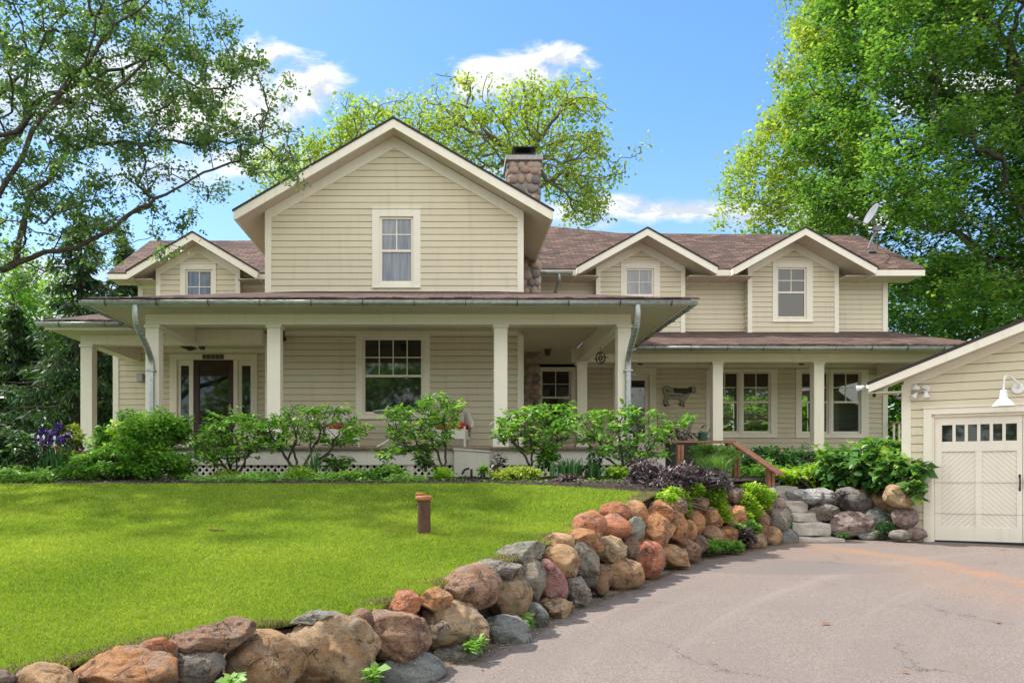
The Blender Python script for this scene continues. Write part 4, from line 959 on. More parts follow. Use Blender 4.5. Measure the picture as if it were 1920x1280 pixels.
# wind spinner
sx, sy, sz = PX(1126, 17.6), 17.6, PZ(671, 17.6)
sp = empty('wind_spinner', (sx, sy, 3.2), 'black twisted metal wind spinner hanging by the corner of the porch', 'wind spinner')
mb = MB(); mb.tube([(sx, sy, 3.2), (sx, sy, sz + .13)], .004, 5); mb.build('hanging_wire', m_black, sp)
mb = MB()
for a0, rx, rz, dz_ in ((.3, .12, .13, 0), (1.2, .11, .13, 0), (2.2, .12, .125, 0), (.9, .05, .05, 0), (2.6, .055, .05, 0)):
    pts = [(sx + rx * math.cos(t) * math.cos(a0), sy + rx * math.cos(t) * math.sin(a0), sz + dz_ + rz * math.sin(t)) for t in [2 * math.pi * j / 24 for j in range(25)]]; mb.tube(pts, .009, 5, False)
mb.tube([(sx - .16, sy, sz + .01), (sx - .1, sy + .02, sz - .03), (sx, sy, sz), (sx + .1, sy, sz + .03), (sx + .17, sy, sz + .0)], .007, 5)
mb.build('spiral', m_black, sp)

# wicker chairs
def wicker_chair(cx, cy, rot, label):
    e_ = empty('wicker_chair', (cx, cy, ZD), label, 'chair', 'white wicker chairs on the porch')
    R_ = Matrix.Rotation(rot, 3, 'Z')
    def T_(p): v = R_ @ Vector(p); return (cx + v.x, cy + v.y, ZD + v.z)
    def build(mb, nm, m, **k): mb.v = [T_(p) for p in mb.v]; return mb.build(nm, m, e_, **k)
    # curved barrel back and arms: one woven shell running round from arm to arm
    mb = MB(); n = 26; rows = 7; prof = []
    for i in range(n + 1):
        a = math.radians(-8 + 196 * i / n); s_ = math.sin(a); x = -.37 * math.cos(a); y = .02 + .34 * max(s_, -.1)
        top = .46 + .46 * max(0, s_) ** 1.5 if s_ > 0 else .46
        prof.append((x, y, top))
    V = []
    for (x, y, top) in prof:
        for j in range(rows): f_ = j / (rows - 1); V.append((x * (1 + .06 * f_), y * (1 + .10 * f_) , .28 + (top - .28) * f_))
    base = len(mb.v); mb.v += V + [(v[0] * .93, v[1] * .93 - .0, v[2]) for v in V]; m_ = len(V)
    for i in range(n):
        for j in range(rows - 1):
            k = i * rows + j; mb.f.append((k, k + rows, k + rows + 1, k + 1)); mb.f.append((m_ + k, m_ + k + 1, m_ + k + rows + 1, m_ + k + rows))
        k = i * rows; mb.f.append((k, m_ + k, m_ + k + rows, k + rows)); k += rows - 1; mb.f.append((k, k + rows, m_ + k + rows, m_ + k))
    build(mb, 'backrest', m_wicker, smooth=True)
    mb = MB(); mb.tube([(x * 1.08, y * 1.11, t + .005) for x, y, t in prof], .034, 10); build(mb, 'arm_roll', m_wicker, smooth=True)
    mb = MB(); mb.box(-.30, .30, -.30, .30, .36, .41); build(mb, 'seat', m_wicker, bevel=.01)
    mb = MB(); mb.box(-.31, .31, -.325, -.301, .20, .405); mb.box(-.325, -.301, -.32, .2, .20, .405); mb.box(.301, .325, -.32, .2, .20, .405); build(mb, 'apron', m_wicker, bevel=.006)
    for x, y in ((-.31, -.31), (.31, -.31), (-.27, .27), (.27, .27)):
        mb = MB(); mb.tube([(x, y, .46 if y < 0 else .36), (x, y, .2), (x * 1.03, y * 1.03, 0)], .021, 8); build(mb, 'leg', m_wicker)
    cu = MB(); cu.box(-.285, .285, -.33, .26, .412, .53); cu.v = [T_(p) for p in cu.v]
    return e_, cu
for cx, rot, l1, l2 in ((640, .25, 'white wicker chair with red cushion between the window and second column', 'red seat cushion on the wicker chair nearer the front door'), (849, -.22, 'white wicker barrel chair with curled arm beside the third column', 'red seat cushion on the barrel chair with the curled arm')):
    Y = 16.4; ch_, cu = wicker_chair(PX(cx, Y), Y, rot, l1)
    c0 = (PX(cx, Y), Y, ZD + .41); tag(cu.build('seat_cushion', m_red, origin=c0, bevel=.03, smooth=True), l2, 'cushion', 'red chair cushions')
# throw pillow with a crossed ribbon pattern
pm = mat('cross_pillow_fabric', lambda nt, p: (lambda o: nt.l.new(nt.mix(nt.math('MINIMUM', nt.math('GREATER_THAN', nt.math('ABSOLUTE', nt.math('SUBTRACT', o[0], o[2])), .028), nt.math('GREATER_THAN', nt.math('ABSOLUTE', nt.math('ADD', o[0], o[2])), .028)), (.42, .07, .04), (.42, .38, .34)), p.inputs['Base Color']))(nt.sep(nt.node('ShaderNodeTexCoord').outputs['Object'])), rough=.8)
v, f = ICO[3]; q = np.sign(v) * np.abs(v) ** .7 * np.array([.2, .07, .2]); c0 = (PX(853, 16.45), 16.5, ZD + .68)
t_ = math.radians(-12); q = np.c_[q[:, 0], q[:, 1] * math.cos(t_) - q[:, 2] * math.sin(t_), q[:, 1] * math.sin(t_) + q[:, 2] * math.cos(t_)]
tag(npmesh('throw_pillow', q + np.array(c0), f, pm, smooth=True, origin=c0), 'grey throw pillow with a red cross pattern on the barrel chair', 'pillow')
# bistro table
tx, ty = PX(737, 16.3), 16.3
tb = empty('bistro_table', (tx, ty, ZD), 'round grey-topped bistro table with curled white legs under the wide window', 'table')
mb = MB(); mb.lathe((tx, ty, ZD), [(.3, .735), (.38, .745), (.41, .765), (.405, .785), (.3, .79)], 32); mb.build('table_top', m_grey, tb, smooth=False)
for k in range(4):
    a = k * math.pi / 2 + .5; d = Vector((math.cos(a), math.sin(a), 0)); b = Vector((tx, ty, ZD)); mb = MB()
    mb.tube(curve([b + d * .2 + Vector((0, 0, .74)), b + d * .10 + Vector((0, 0, .62)), b + d * .03 + Vector((0, 0, .45)), b + d * .05 + Vector((0, 0, .25)), b + d * .2 + Vector((0, 0, .14)), b + d * .42 + Vector((0, 0, .012))], 5), .015, 8); mb.build('leg', m_white, tb, smooth=True)
# pumpkin on the inner sill, seen at the glass
v, f = ICO[3]; ang = np.arctan2(v[:, 1], v[:, 0]); q = v * np.array([.11, .10, .085]) * (1 + .05 * np.abs(np.cos(ang * 5)))[:, None]; c0 = (PX(690, 17.1), 17.38, PZ(764, 17.4))
# cow sign
cow = empty('cow_sign', (PX(1272, YR), YR, PZ(743, YR)), 'black and white cow-shaped metal sign hung on the porch siding', 'sign')
def czp(x, y): return (PX(1220 + x / 17.4545, YR), PZ(710 + y / 17.457, YR))
out = [(400, 300), (420, 260), (470, 235), (560, 245), (640, 280), (740, 300), (900, 312), (1080, 305), (1200, 318), (1240, 280), (1290, 268), (1330, 255), (1400, 262), (1440, 275), (1465, 290), (1450, 330), (1455, 380), (1490, 430), (1480, 460), (1420, 470), (1330, 462), (1280, 480), (1240, 540), (1200, 610), (1150, 680), (1110, 720), (1085, 800), (1080, 870), (1110, 910), (1040, 920), (1035, 860), (1040, 780), (1020, 725), (1000, 740), (985, 820), (990, 880), (995, 895), (930, 890), (925, 850), (950, 760), (950, 680), (820, 675), (700, 665), (620, 660), (580, 690), (540, 720), (560, 790), (590, 850), (635, 885), (570, 890), (530, 830), (510, 760), (500, 710), (470, 740), (465, 800), (480, 860), (520, 905), (440, 905), (425, 860), (410, 780), (415, 690), (445, 640), (445, 560), (425, 500), (395, 450), (385, 380)]
mb = MB(); mb.prism(fr_, [czp(*p) for p in out], .034, .045); cb = mb.build('cow_outline', m_black, cow)
cen = np.array([czp(*p) for p in out])
def inset(pts, d):
    out_ = []
    n = len(pts)
    for i in range(n):
        a, b, c = Vector(pts[i - 1]), Vector(pts[i]), Vector(pts[(i + 1) % n]); t = (c - a).normalized(); nr = Vector((t.y, -t.x)); out_.append(tuple(b + nr * d))
    return out_
ins = inset([czp(*p) for p in out], .013)
m_cow = mat('weathered_white_paint', f_speck((.22, .20, .17), (.50, .47, .40), 25, bump=.05), rough=.7)
mb = MB(); mb.prism(fr_, ins, .0455, .049); mb.build('cow_body', m_cow, cow)
mb = MB(); mb.prism(fr_, [czp(*p) for p in [(740, 315), (900, 322), (1190, 330), (1260, 290), (1330, 280), (1340, 450), (1250, 470), (1180, 480), (1140, 520), (1060, 500), (950, 470), (790, 470), (740, 400)]], .0492, .051); mb.build('black_patch', m_black, cow)
hv = [[czp(*p) for p in q] for q in ([(410, 850), (520, 850), (520, 905), (440, 905)], [(925, 820), (990, 820), (995, 890), (930, 890)], [(1035, 850), (1085, 850), (1105, 912), (1040, 915)])]
for q in hv: mb = MB(); mb.prism(fr_, q, .0492, .051); mb.build('hoof', m_black, cow)
u, z = czp(555, 400); text_mesh('BE', .115, (u, YR - .0495, z), RF, m_black, cow, 'lettering')
u, z = czp(700, 395); text_mesh('H', .10, (u, YR - .0495, z), RF, m_black, cow, 'lettering')
u, z = czp(790, 565); text_mesh('DRINK MILK', .085, (u, YR - .0495, z), RF, m_black, cow, 'lettering')

# planter box with sticks, watering can and small pot behind the handrail
def potted(name, c, m_body, prof, label, cat):
    e_ = empty(name, c, label, cat); mb = MB(); mb.lathe(c, prof, 20); mb.build('pot', m_body, e_, smooth=False); return e_
Yp = 17.0
mb = MB(); x0, x1 = PX(1252, Yp), PX(1318, Yp); zt = PZ(826, Yp)
plt = empty('planter', ((x0 + x1) / 2, Yp, 0), 'dark planter trough of purple foliage and bare sticks behind the wooden handrail', 'planter')
mb.box(x0, x1, Yp - .2, Yp + .2, -.05, zt); mb.build('trough', m_terr, plt, bevel=.01)
for (xa, ya, xb, yb) in ((1281, 826, 1283, 780), (1283, 826, 1296, 785), (1287, 826, 1298, 790), (1275, 826, 1272, 800)):
    mb = MB(); mb.tube([P(xa, ya, Yp), P((xa + xb) / 2 + 1, (ya + yb) / 2, Yp), P(xb, yb, Yp)], .02, 7, True, [.022, .018, .013]); mb.build('stick', m_barkl, plt)
c = P(1318, 826, 16.6); can = empty('watering_can', c, 'dark green watering can standing on the ledge behind the handrail', 'watering can')
mb = MB(); mb.lathe(tuple(c), [(.085, .0), (.092, .01), (.092, .15), (.086, .162), (.06, .165)], 24); mb.build('body', m_gcan, can)
mb = MB(); mb.tube([c + Vector((-.08, 0, .04)), c + Vector((-.16, 0, .10)), c + Vector((-.24, 0, .16))], .014, 8, True, [.02, .013, .012]); mb.build('spout', m_gcan, can)
mb = MB(); mb.tube([c + Vector((.085, 0, .14)), c + Vector((.15, 0, .12)), c + Vector((.15, 0, .05)), c + Vector((.09, 0, .03))], .009, 6); mb.tube([c + Vector((.12, 0, .17)), c + Vector((0, 0, .175)), c + Vector((-.12, 0, .165))], .008, 6); mb.build('handle', m_gcan, can)
mb = MB(); mb.box(PX(1308, 16.6), PX(1375, 16.6), 16.45, 16.75, PZ(830, 16.6), PZ(826.2, 16.6)); mb.box(PX(1312, 16.6), PX(1318, 16.6), 16.5, 16.7, -.05, PZ(830, 16.6)); mb.box(PX(1362, 16.6), PX(1368, 16.6), 16.5, 16.7, -.05, PZ(830, 16.6))
tag(mb.build('garden_bench', m_woodg, origin=(PX(1340, 16.6), 16.6, 0)), 'low weathered ledge carrying the dark green watering can', 'bench')

# ================================================================ wooden handrail and stone steps
hr = empty('handrail', (PX(1380, 15.6), 15.6, -.1), 'reddish wooden handrail descending beside the stone steps', 'handrail')
def post(px, y, ptop, zb, w=.125):
    x = PX(px, y); mb = MB(); zt = PZ(ptop, y); mb.box(x - w / 2, x - .012, y - w / 2, y + w / 2, zb, zt); mb.box(x + .012, x + w / 2, y - w / 2 + .01, y + w / 2, zb, zt); mb.box(x - .012, x + .012, y - w / 2 + .03, y + w / 2 - .02, zb, zt - .002); mb.build('post', m_wood, hr)
post(1275, 16.0, 834, -.1); post(1380.5, 15.7, 835, -.12); post(1444, 14.55, 878, -.30)
mb = MB(); a, b = P(1253, 829, 16.1), P(1377, 831, 15.75); w = .075
mb.loft([(a.x, a.y - w, a.z), (a.x, a.y + w, a.z), (a.x, a.y + w, a.z + .035), (a.x, a.y - w, a.z + .035)], [(b.x, b.y - w, b.z), (b.x, b.y + w, b.z), (b.x, b.y + w, b.z + .035), (b.x, b.y - w, b.z + .035)]); mb.build('top_rail', m_wood, hr)
mb = MB(); a, b = P(1377, 832, 15.75), P(1463, 890, 14.2); d = (b - a); sd = Vector((d.y, -d.x, 0)).normalized() * .08; up = Vector((0, 0, .036))
mb.loft([tuple(a - sd), tuple(a + sd), tuple(a + sd + up), tuple(a - sd + up)], [tuple(b - sd), tuple(b + sd), tuple(b + sd + up), tuple(b - sd + up)]); mb.build('sloping_rail', m_wood, hr)
f_stonestep = f_speck((.36, .32, .27), (.55, .50, .43), 7, (.68, .64, .57), bump=.9, bd=.05)
m_step = mat('rough_limestone', f_stonestep, rough=.95)
def stone_slab(x0, x1, y0, y1, z0, z1, label, seed):
    import bmesh
    bm = bmesh.new(); bmesh.ops.create_cube(bm, size=1); bmesh.ops.subdivide_edges(bm, edges=bm.edges, cuts=9, use_grid_fill=True)
    c = ((x0 + x1) / 2, (y0 + y1) / 2, z0); V = []; W = Vector((x1 - x0, y1 - y0, z1 - z0))
    for v in bm.verts:
        p = v.co.copy(); edge = sum(abs(abs(t) - .5) < .01 for t in p); s_ = .985 if edge >= 2 else 1
        p = Vector((p.x * W.x * s_, p.y * W.y * s_, p.z * W.z * (s_ if edge < 3 else .93)))
        nz = mnoise.noise_vector(Vector((p.x * 4 + seed * 7, p.y * 4, p.z * 5))) * .055 + mnoise.noise_vector(Vector((p.x * 14 + seed, p.y * 14, p.z * 14))) * .010
        v.co = p + Vector((nz.x, nz.y, nz.z * .5)) + Vector((0, 0, W.z / 2))
    me = bpy.data.meshes.new('stone_step'); bm.to_mesh(me); bm.free(); me.materials.append(m_step); me.shade_smooth()
    o = bpy.data.objects.new('stone_step', me); o.location = c; col.objects.link(o)
    tag(o, label, 'stone step', 'rough limestone slabs of the garden steps')
SY = [13.28, 13.62, 13.97, 14.33, 14.68]; SZ = [-.76, -.61, -.405, -.24, -.155]; SX = [(1483, 1559, 980), (1478, 1534, 962), (1468, 1513, 938), (1458, 1489, 920), (1466, 1500, 911)]
labs = ['lowest pale limestone step, the widest slab by the drive', 'second pale limestone step up from the drive', 'middle limestone step of the garden stair', 'fourth limestone step, just below the topmost slab', 'topmost thin limestone step at the foot of the handrail']
for i in range(5):
    a, b, _ = SX[i]; stone_slab(PX(a, SY[i]) - .12, PX(b, SY[i]), SY[i], SY[i] + .75, (SZ[i - 1] + .0 if i else -.97), SZ[i], labs[i], i)
stone_slab(PX(1478, 13.1), PX(1582, 13.1), 13.05, 13.7, -1.2, -.985, 'thin flush limestone slab where the steps meet the driveway', 9)

# path light of rusty pipe on the lawn
pl = empty('path_light', (PX(795, 8.05), 8.05, float(LZ(8.05))), 'rusty steel pipe path light standing alone on the lawn', 'path light')
x, y, z0 = PX(795, 8.05), 8.05, float(LZ(8.05))
mb = MB(); mb.lathe((x, y, z0), [(.066, -.05), (.066, .372), (.058, .372), (.058, .36)], 28); mb.build('post', m_rust, pl, smooth=False)
mb = MB(); mb.lathe((x, y, z0 + .345), [(.066, .0), (.082, .006), (.088, .018), (.088, .036), (.082, .046), (.06, .05)], 28); mb.build('collar', m_rustl, pl, smooth=False)
mb = MB(); mb.box(x - .085, x - .005, y - .035, y + .035, z0 + .395, z0 + .425); mb.build('cap', m_rustl, pl, bevel=.012)

# picket fence at the far left
pf = empty('picket_fence', (PX(105, 13.9), 13.9, -.05), 'low white picket fence behind the purple irises', 'fence')
Yf = 13.9
mb = MB(); mb.box(PX(58, Yf), PX(160, Yf), Yf, Yf + .03, PZ(839, Yf), PZ(833, Yf)); mb.box(PX(58, Yf), PX(160, Yf), Yf, Yf + .03, -.02, .04); mb.build('rail', m_white, pf)
for i in range(8):
    xx = 62 + i * 10.3; mb = MB(); zt = PZ(824, Yf); x = PX(xx, Yf); w = .028
    mb.prism(front(Yf - .004), [(x - w, -.06), (x + w, -.06), (x + w, zt), (x + w * .5, zt + .02), (x + w * .8, zt + .045), (x, zt + .09), (x - w * .8, zt + .045), (x - w * .5, zt + .02), (x - w, zt)], .0, .018); mb.build('picket', m_white, pf)
# irrigation pipe by the bulkhead box
mb = MB(); mb.tube(curve([(PX(866, 14.3), 14.3, PZ(889, 14.3)), (PX(872, 14.3), 14.3, PZ(880, 14.3)), (PX(880, 14.3), 14.3, PZ(878, 14.3))], 5), .018, 8); mb.tube([(PX(884, 14.3), 14.3, -.06), (PX(884, 14.3), 14.3, PZ(879, 14.3))], .022, 8)
tag(mb.build('garden_hose_pipe', m_black, origin=(PX(880, 14.3), 14.3, -.03), smooth=True), 'short black standpipe and hose in front of the white bulkhead box', 'pipe')
# fallen leaves
def dry_leaf(px, py, y, zfn, s_, label, rot):
    x = PX(px, y); z = zfn + .012; q = MB()
    pts = [(0, -1), (.25, -.6), (.5, -.55), (.35, -.2), (.6, .05), (.3, .25), (.35, .6), (0, 1), (-.3, .55), (-.28, .2), (-.55, .1), (-.35, -.25), (-.5, -.5), (-.2, -.6)]
    q.poly([(x + s_ * (a * math.cos(rot) - b * math.sin(rot)), y + s_ * (a * math.sin(rot) + b * math.cos(rot)), z + s_ * .35 * (abs(a) ** 1.3 + .3 * abs(b))) for a, b in pts])
    tag(q.build('fallen_leaf', m_dryl, origin=(x, y, z)), label, 'leaf', 'fallen leaves')
dry_leaf(398, 1003, 8.2, float(LZ(8.2)) + .02, .085, 'curled orange-brown leaf lying on the open lawn', .9)
dry_leaf(410, 1004, 8.15, float(LZ(8.15)) + .02, .06, 'small brown leaf touching the curled orange one on the lawn', 2.0)
dry_leaf(759, 966, 9.0, float(LZ(9.0)) + .02, .05, 'pale leaf in the grass behind the rusty path light', .4)
dry_leaf(729, 1004, 8.15, float(LZ(8.15)) + .02, .05, 'pale scrap of leaf in the grass beside the path light', 1.4)
for px, py, s_, lab in ((1548, 1171, .05, 'pale dry leaf in the middle of the driveway'), (1880, 1031, .05, 'small yellow leaf on the drive before the garage door'), (1697, 1262, .03, 'tiny yellow leaf at the near edge of the driveway'), (1870, 1168, .04, 'dark twig-like leaf on the driveway below the garage')):
    d = 1.44 / ((py - HY) / F + .03); dry_leaf(px, py, d, DZ(d), s_, lab, px * 1.3)

# ================================================================ boulders
def rockmat():
    m = bpy.data.materials.new('boulder_rock'); m.use_nodes = True; nt = NT(m.node_tree); p = nt.n['Principled BSDF']
    oi = nt.node('ShaderNodeObjectInfo'); tcn = nt.node('ShaderNodeTexCoord').outputs['Object']; rnd = oi.outputs['Random']
    off = nt.node('ShaderNodeVectorMath', operation='ADD'); nt.l.new(tcn, off.inputs[0]); nt.l.new(nt.comb(nt.math('MULTIPLY', rnd, 37.0), nt.math('MULTIPLY', rnd, 91.0), rnd), off.inputs[1]); v = off.outputs[0]
    big = nt.noise(v, 5.5, 9, .72, .5); mid = nt.noise(v, 22, 9, .8, .2); fine = nt.noise(v, 150, 3, .8); fl = nt.noise(v, 3.0, 9, .68, .8)
    a = nt.sep(tcn)
    str_ = nt.noise(nt.comb(nt.math('MULTIPLY', a[0], 4), nt.math('MULTIPLY', a[1], 4), nt.math('MULTIPLY', a[2], 34)), 1.0, 8, .68, .6)
    c = oi.outputs['Color']; rx = nt.math('FRACT', nt.math('MULTIPLY', rnd, 7.31))
    dark = nt.mix(1.0, c, (.42, .37, .34), 'MULTIPLY'); lite = nt.mix(.55, c, (.66, .60, .50)); rust = nt.mix(.55, c, (.50, .22, .075)); grey = nt.mix(.7, c, (.38, .38, .35))
    r = nt.mix(nt.maprange(big, .40, .54), dark, c)
    r = nt.mix(nt.math('MULTIPLY', nt.maprange(mid, .52, .62), .75), r, lite)
    r = nt.mix(nt.math('MULTIPLY', nt.maprange(fl, .52, .58), nt.math('MULTIPLY', rx, .85)), r, rust)
    r = nt.mix(nt.math('MULTIPLY', nt.maprange(nt.noise(v, 7.5, 9, .74, .6), .53, .60), .7), r, grey)
    r = nt.mix(nt.math('MULTIPLY', nt.maprange(str_, .50, .58), .4), r, dark)
    vo = nt.node('ShaderNodeTexVoronoi'); vo.feature = 'DISTANCE_TO_EDGE'; nt.l.new(v, vo.inputs['Vector']); vo.inputs['Scale'].default_value = 5.5; vo.inputs['Randomness'].default_value = 1.0
    crack = nt.math('MULTIPLY', nt.maprange(vo.outputs['Distance'], .02, .0), nt.maprange(big, .52, .46))
    r = nt.mix(nt.math('MULTIPLY', crack, .7), r, (.05, .042, .036))
    r = nt.mix(nt.math('MULTIPLY', nt.maprange(fine, .55, .64), .5), r, (.065, .058, .052))
    r = nt.mix(nt.math('MULTIPLY', nt.maprange(fine, .44, .36), .5), r, (.68, .63, .56))
    nt.l.new(r, p.inputs['Base Color']); p.inputs['Roughness'].default_value = .82; p.inputs['Specular IOR Level'].default_value = .3
    h = nt.math('ADD', nt.math('SUBTRACT', nt.math('MULTIPLY', mid, 1.0), nt.math('MULTIPLY', crack, .6)), nt.math('ADD', nt.math('MULTIPLY', fine, .35), nt.math('MULTIPLY', str_, .25)))
    nt.l.new(nt.bump(h, 1.0, .05), p.inputs['Normal'])
    return m
m_rock = rockmat()
C_ = dict(o=(.44, .19, .075), r=(.44, .145, .07), b=(.27, .155, .095), g=(.22, .205, .175), t=(.42, .25, .125), k=(.15, .09, .065), s=(.19, .20, .195), p=(.30, .13, .115), w=(.50, .47, .42), m=(.26, .19, .18), d=(.075, .095, .095), y=(.36, .255, .14))
def wall_depth(px, py, lean=.45):
    """where the view ray through px, py meets the battered face of the boulder wall"""
    k = (px - CX) / F; v = (HY - py) / F; best = None; prev = None
    for i in range(1100):
        d = 2.8 + i * .01; z = v * d; h = max(0.0, z - DZ(d)); x = k * d
        dd_ = .05; tx_ = float(XB(d + dd_) - XB(d - dd_)) / (2 * dd_); L = math.hypot(tx_, 1); # normal towards the lawn
        xb = float(XB(d)) - lean * h * math.sqrt(1 + tx_ * tx_) * 1.0
        s_ = x - xb
        if prev is not None and (s_ > 0) != (prev > 0): return d
        prev = s_
    return 2.8 + (0 if s_ < 0 else 10.4)
ROCKS = []
def rock(px, py, w, h, colr, ang, label, rot=0.0, depth=None, name='boulder', dz=.95):
    ROCKS.append((px, py, w, h, colr, ang, label, rot, depth, dz))
R = rock
R(5, 1272, 44, 32, 'k', 1, 'dark ridged stone, first of the wall at the lawn tip')
R(90, 1270, 112, 56, 't', 1, 'rough tan-orange boulder, second in the bottom corner of the lawn')
R(240, 1258, 196, 84, 'o', 1, 'long craggy orange boulder at the lowest corner of the lawn')
R(296, 1220, 70, 54, 'r', 1, 'small round red boulder wedged between orange and greenish stones')
R(398, 1198, 156, 58, 'b', 2, 'long red-brown angular slab lying tilted on the wall', -14)
R(373, 1253, 92, 66, 'g', 2, 'greenish stone with an orange streak under the angular slab')
R(492, 1240, 150, 116, 't', 0, 'big smooth golden-tan boulder beside the blocky grey one')
R(622, 1223, 178, 142, 'y', 2, 'largest blocky boulder, rust-topped with a speckled grey face')
R(590, 1158, 88, 26, 'g', 2, 'flat grey-brown slab sunk in the grass above the blocky boulder', -14)
R(678, 1161, 44, 40, 'b', 0, 'small smooth brown stone sitting between two big boulders')
R(742, 1191, 128, 92, 'b', 2, 'rough brown pyramid-shaped boulder over a blue-grey stone')
R(765, 1258, 136, 76, 's', 0, 'smooth blue-grey boulder at the foot of the wall')
R(760, 1133, 58, 56, 'r', 1, 'reddish faceted stone on top, next to dry grass')
R(815, 1125, 64, 52, 'o', 1, 'orange stone with a whitish face on the upper course')
R(848, 1177, 132, 106, 'y', 2, 'massive pointed tan boulder with an orange patch')
R(858, 1226, 84, 40, 'g', 1, 'low flat light grey stone under the pointed tan boulder')
R(857, 1110, 68, 46, 'b', 2, 'brown faceted cap stone leaning on a larger red one')
R(884, 1102, 110, 90, 'b', 0, 'rounded reddish-tan boulder behind the brown faceted cap stone')
R(945, 1187, 104, 70, 's', 1, 'speckled salt-and-pepper grey boulder on the driveway edge')
R(926, 1068, 96, 42, 'g', 2, 'layered tan-grey flat stone above the lichen boulder', -14)
R(954, 1115, 86, 92, 'y', 0, 'large lichen-mottled grey and yellow boulder mid-wall')
R(1003, 1159, 50, 56, 's', 0, 'small pale blue-grey stone between speckled and brown base stones')
R(978, 1035, 90, 40, 'g', 2, 'deeply furrowed grey-brown flat stone on the crest', -12)
R(994, 1087, 62, 80, 'g', 1, 'greenish-grey boulder beside the pink egg-shaped one')
R(1031, 1092, 62, 90, 'p', 0, 'pink-red egg-shaped granite boulder', -14)
R(1036, 1142, 80, 40, 'y', 2, 'low brown wedge stone under the pink boulder')
R(1079, 1111, 58, 58, 'g', 1, 'grey mottled base stone just beyond the pink boulder')
R(1046, 1016, 58, 36, 't', 0, 'small tan-orange stone perched above a smooth tan boulder')
R(1050, 1055, 66, 68, 't', 0, 'smooth pale tan boulder behind the pink one')
R(1088, 1019, 78, 56, 'o', 1, 'broad orange boulder under the first red dome')
R(1094, 1059, 56, 86, 'g', 1, 'tall furrowed grey-brown boulder with vertical ridges', -14)
R(1105, 986, 66, 56, 'r', 0, 'first bright red dome boulder at the lawn edge')
R(1153, 988, 60, 48, 'r', 0, 'red-orange boulder shading a dark gap below it')
R(1153, 958, 58, 36, 'r', 0, 'red twin-lobed boulder, nearer lobe, on the wall crest')
R(1190, 962, 50, 48, 'o', 0, 'orange lobe boulder beside its red twin on the crest')
R(1190, 994, 36, 50, 'g', 1, 'greenish-grey stone squeezed beneath the twin crest boulders')
R(1144, 1030, 60, 52, 'y', 2, 'squared grey-brown block with an upright face')
R(1180, 1029, 34, 48, 'k', 0, 'brown upright stone beside the squared block')
R(1126, 1086, 42, 58, 'b', 1, 'dark brown base stone next to the golden boulder')
R(1165, 1075, 84, 58, 't', 0, 'golden-tan boulder at the base with a shadowed seam')
R(1211, 1048, 70, 72, 'r', 0, 'big smooth brick-red boulder leaning at the base', 14)
R(1231, 998, 64, 72, 'o', 1, 'largest rust-brown boulder mid-wall, rounded and cracked', 14)
R(1232, 960, 56, 46, 'o', 2, 'orange angular boulder with a sharp ridge on the crest')
R(1256, 1042, 72, 44, 't', 1, 'half grey, half orange wedge stone on the drive edge', 12)
R(1259, 950, 60, 42, 'b', 1, 'pitted purple-brown boulder under the creeping greenery')
R(1264, 990, 48, 60, 'o', 2, 'steep orange faceted boulder beside the rust-brown one')
R(1285, 1032, 52, 40, 'b', 1, 'brown and white spotted stone at the wall foot', 18)
R(1291, 996, 32, 42, 'o', 0, 'narrow orange stone behind the steep faceted one')
R(1300, 982, 46, 50, 'o', 0, 'rounded red-orange boulder with mossy top')
R(1306, 947, 44, 36, 'b', 1, 'flat-faced red-brown stone beneath trailing greenery')
R(1308, 1021, 38, 36, 'k', 0, 'small dark brown round stone at the wall foot')
R(1330, 971, 50, 42, 'o', 1, 'double-humped orange stone below the trailing plant')
R(1335, 1003, 40, 36, 'b', 0, 'red-brown stone just above the lowest green clump')
R(1360, 1003, 50, 34, 'o', 0, 'orange stone touching the dark heuchera')
R(1374, 972, 56, 50, 'o', 1, 'wide orange-brown boulder between two trailing plants')
R(1379, 933, 48, 34, 'k', 1, 'dark brown flat-topped stone between the lime cushions')
R(1353, 943, 18, 16, 'b', 0, 'tiny brown stone tucked beside the dark flat-topped one')
R(1424, 980, 38, 52, 'b', 0, 'tall rounded brown boulder under the lime cushion')
R(1412, 1013, 50, 34, 'y', 0, 'low grey-tan stone beside the dark heuchera')
R(1446, 1008, 38, 42, 't', 0, 'tan upright stone near the wall end')
R(1457, 973, 46, 46, 'g', 0, 'smooth grey-brown boulder at the wall end', 12)
R(1454, 944, 34, 32, 'm', 0, 'pinkish-tan stone above the smooth grey-brown one')
R(1471, 966, 30, 36, 'g', 0, 'grey stone pressed against the middle limestone step')
R(1474, 1008, 40, 40, 's', 0, 'pale grey last stone at the foot of the steps')
R(1446, 924, 30, 20, 'w', 1, 'whitish stone under the handrail post')
R(1437, 951, 24, 26, 'k', 0, 'dark stone in the shade of the lime cushion')
YR_ = lambda py: 13.40 + max(0, (1006 - py)) * .008
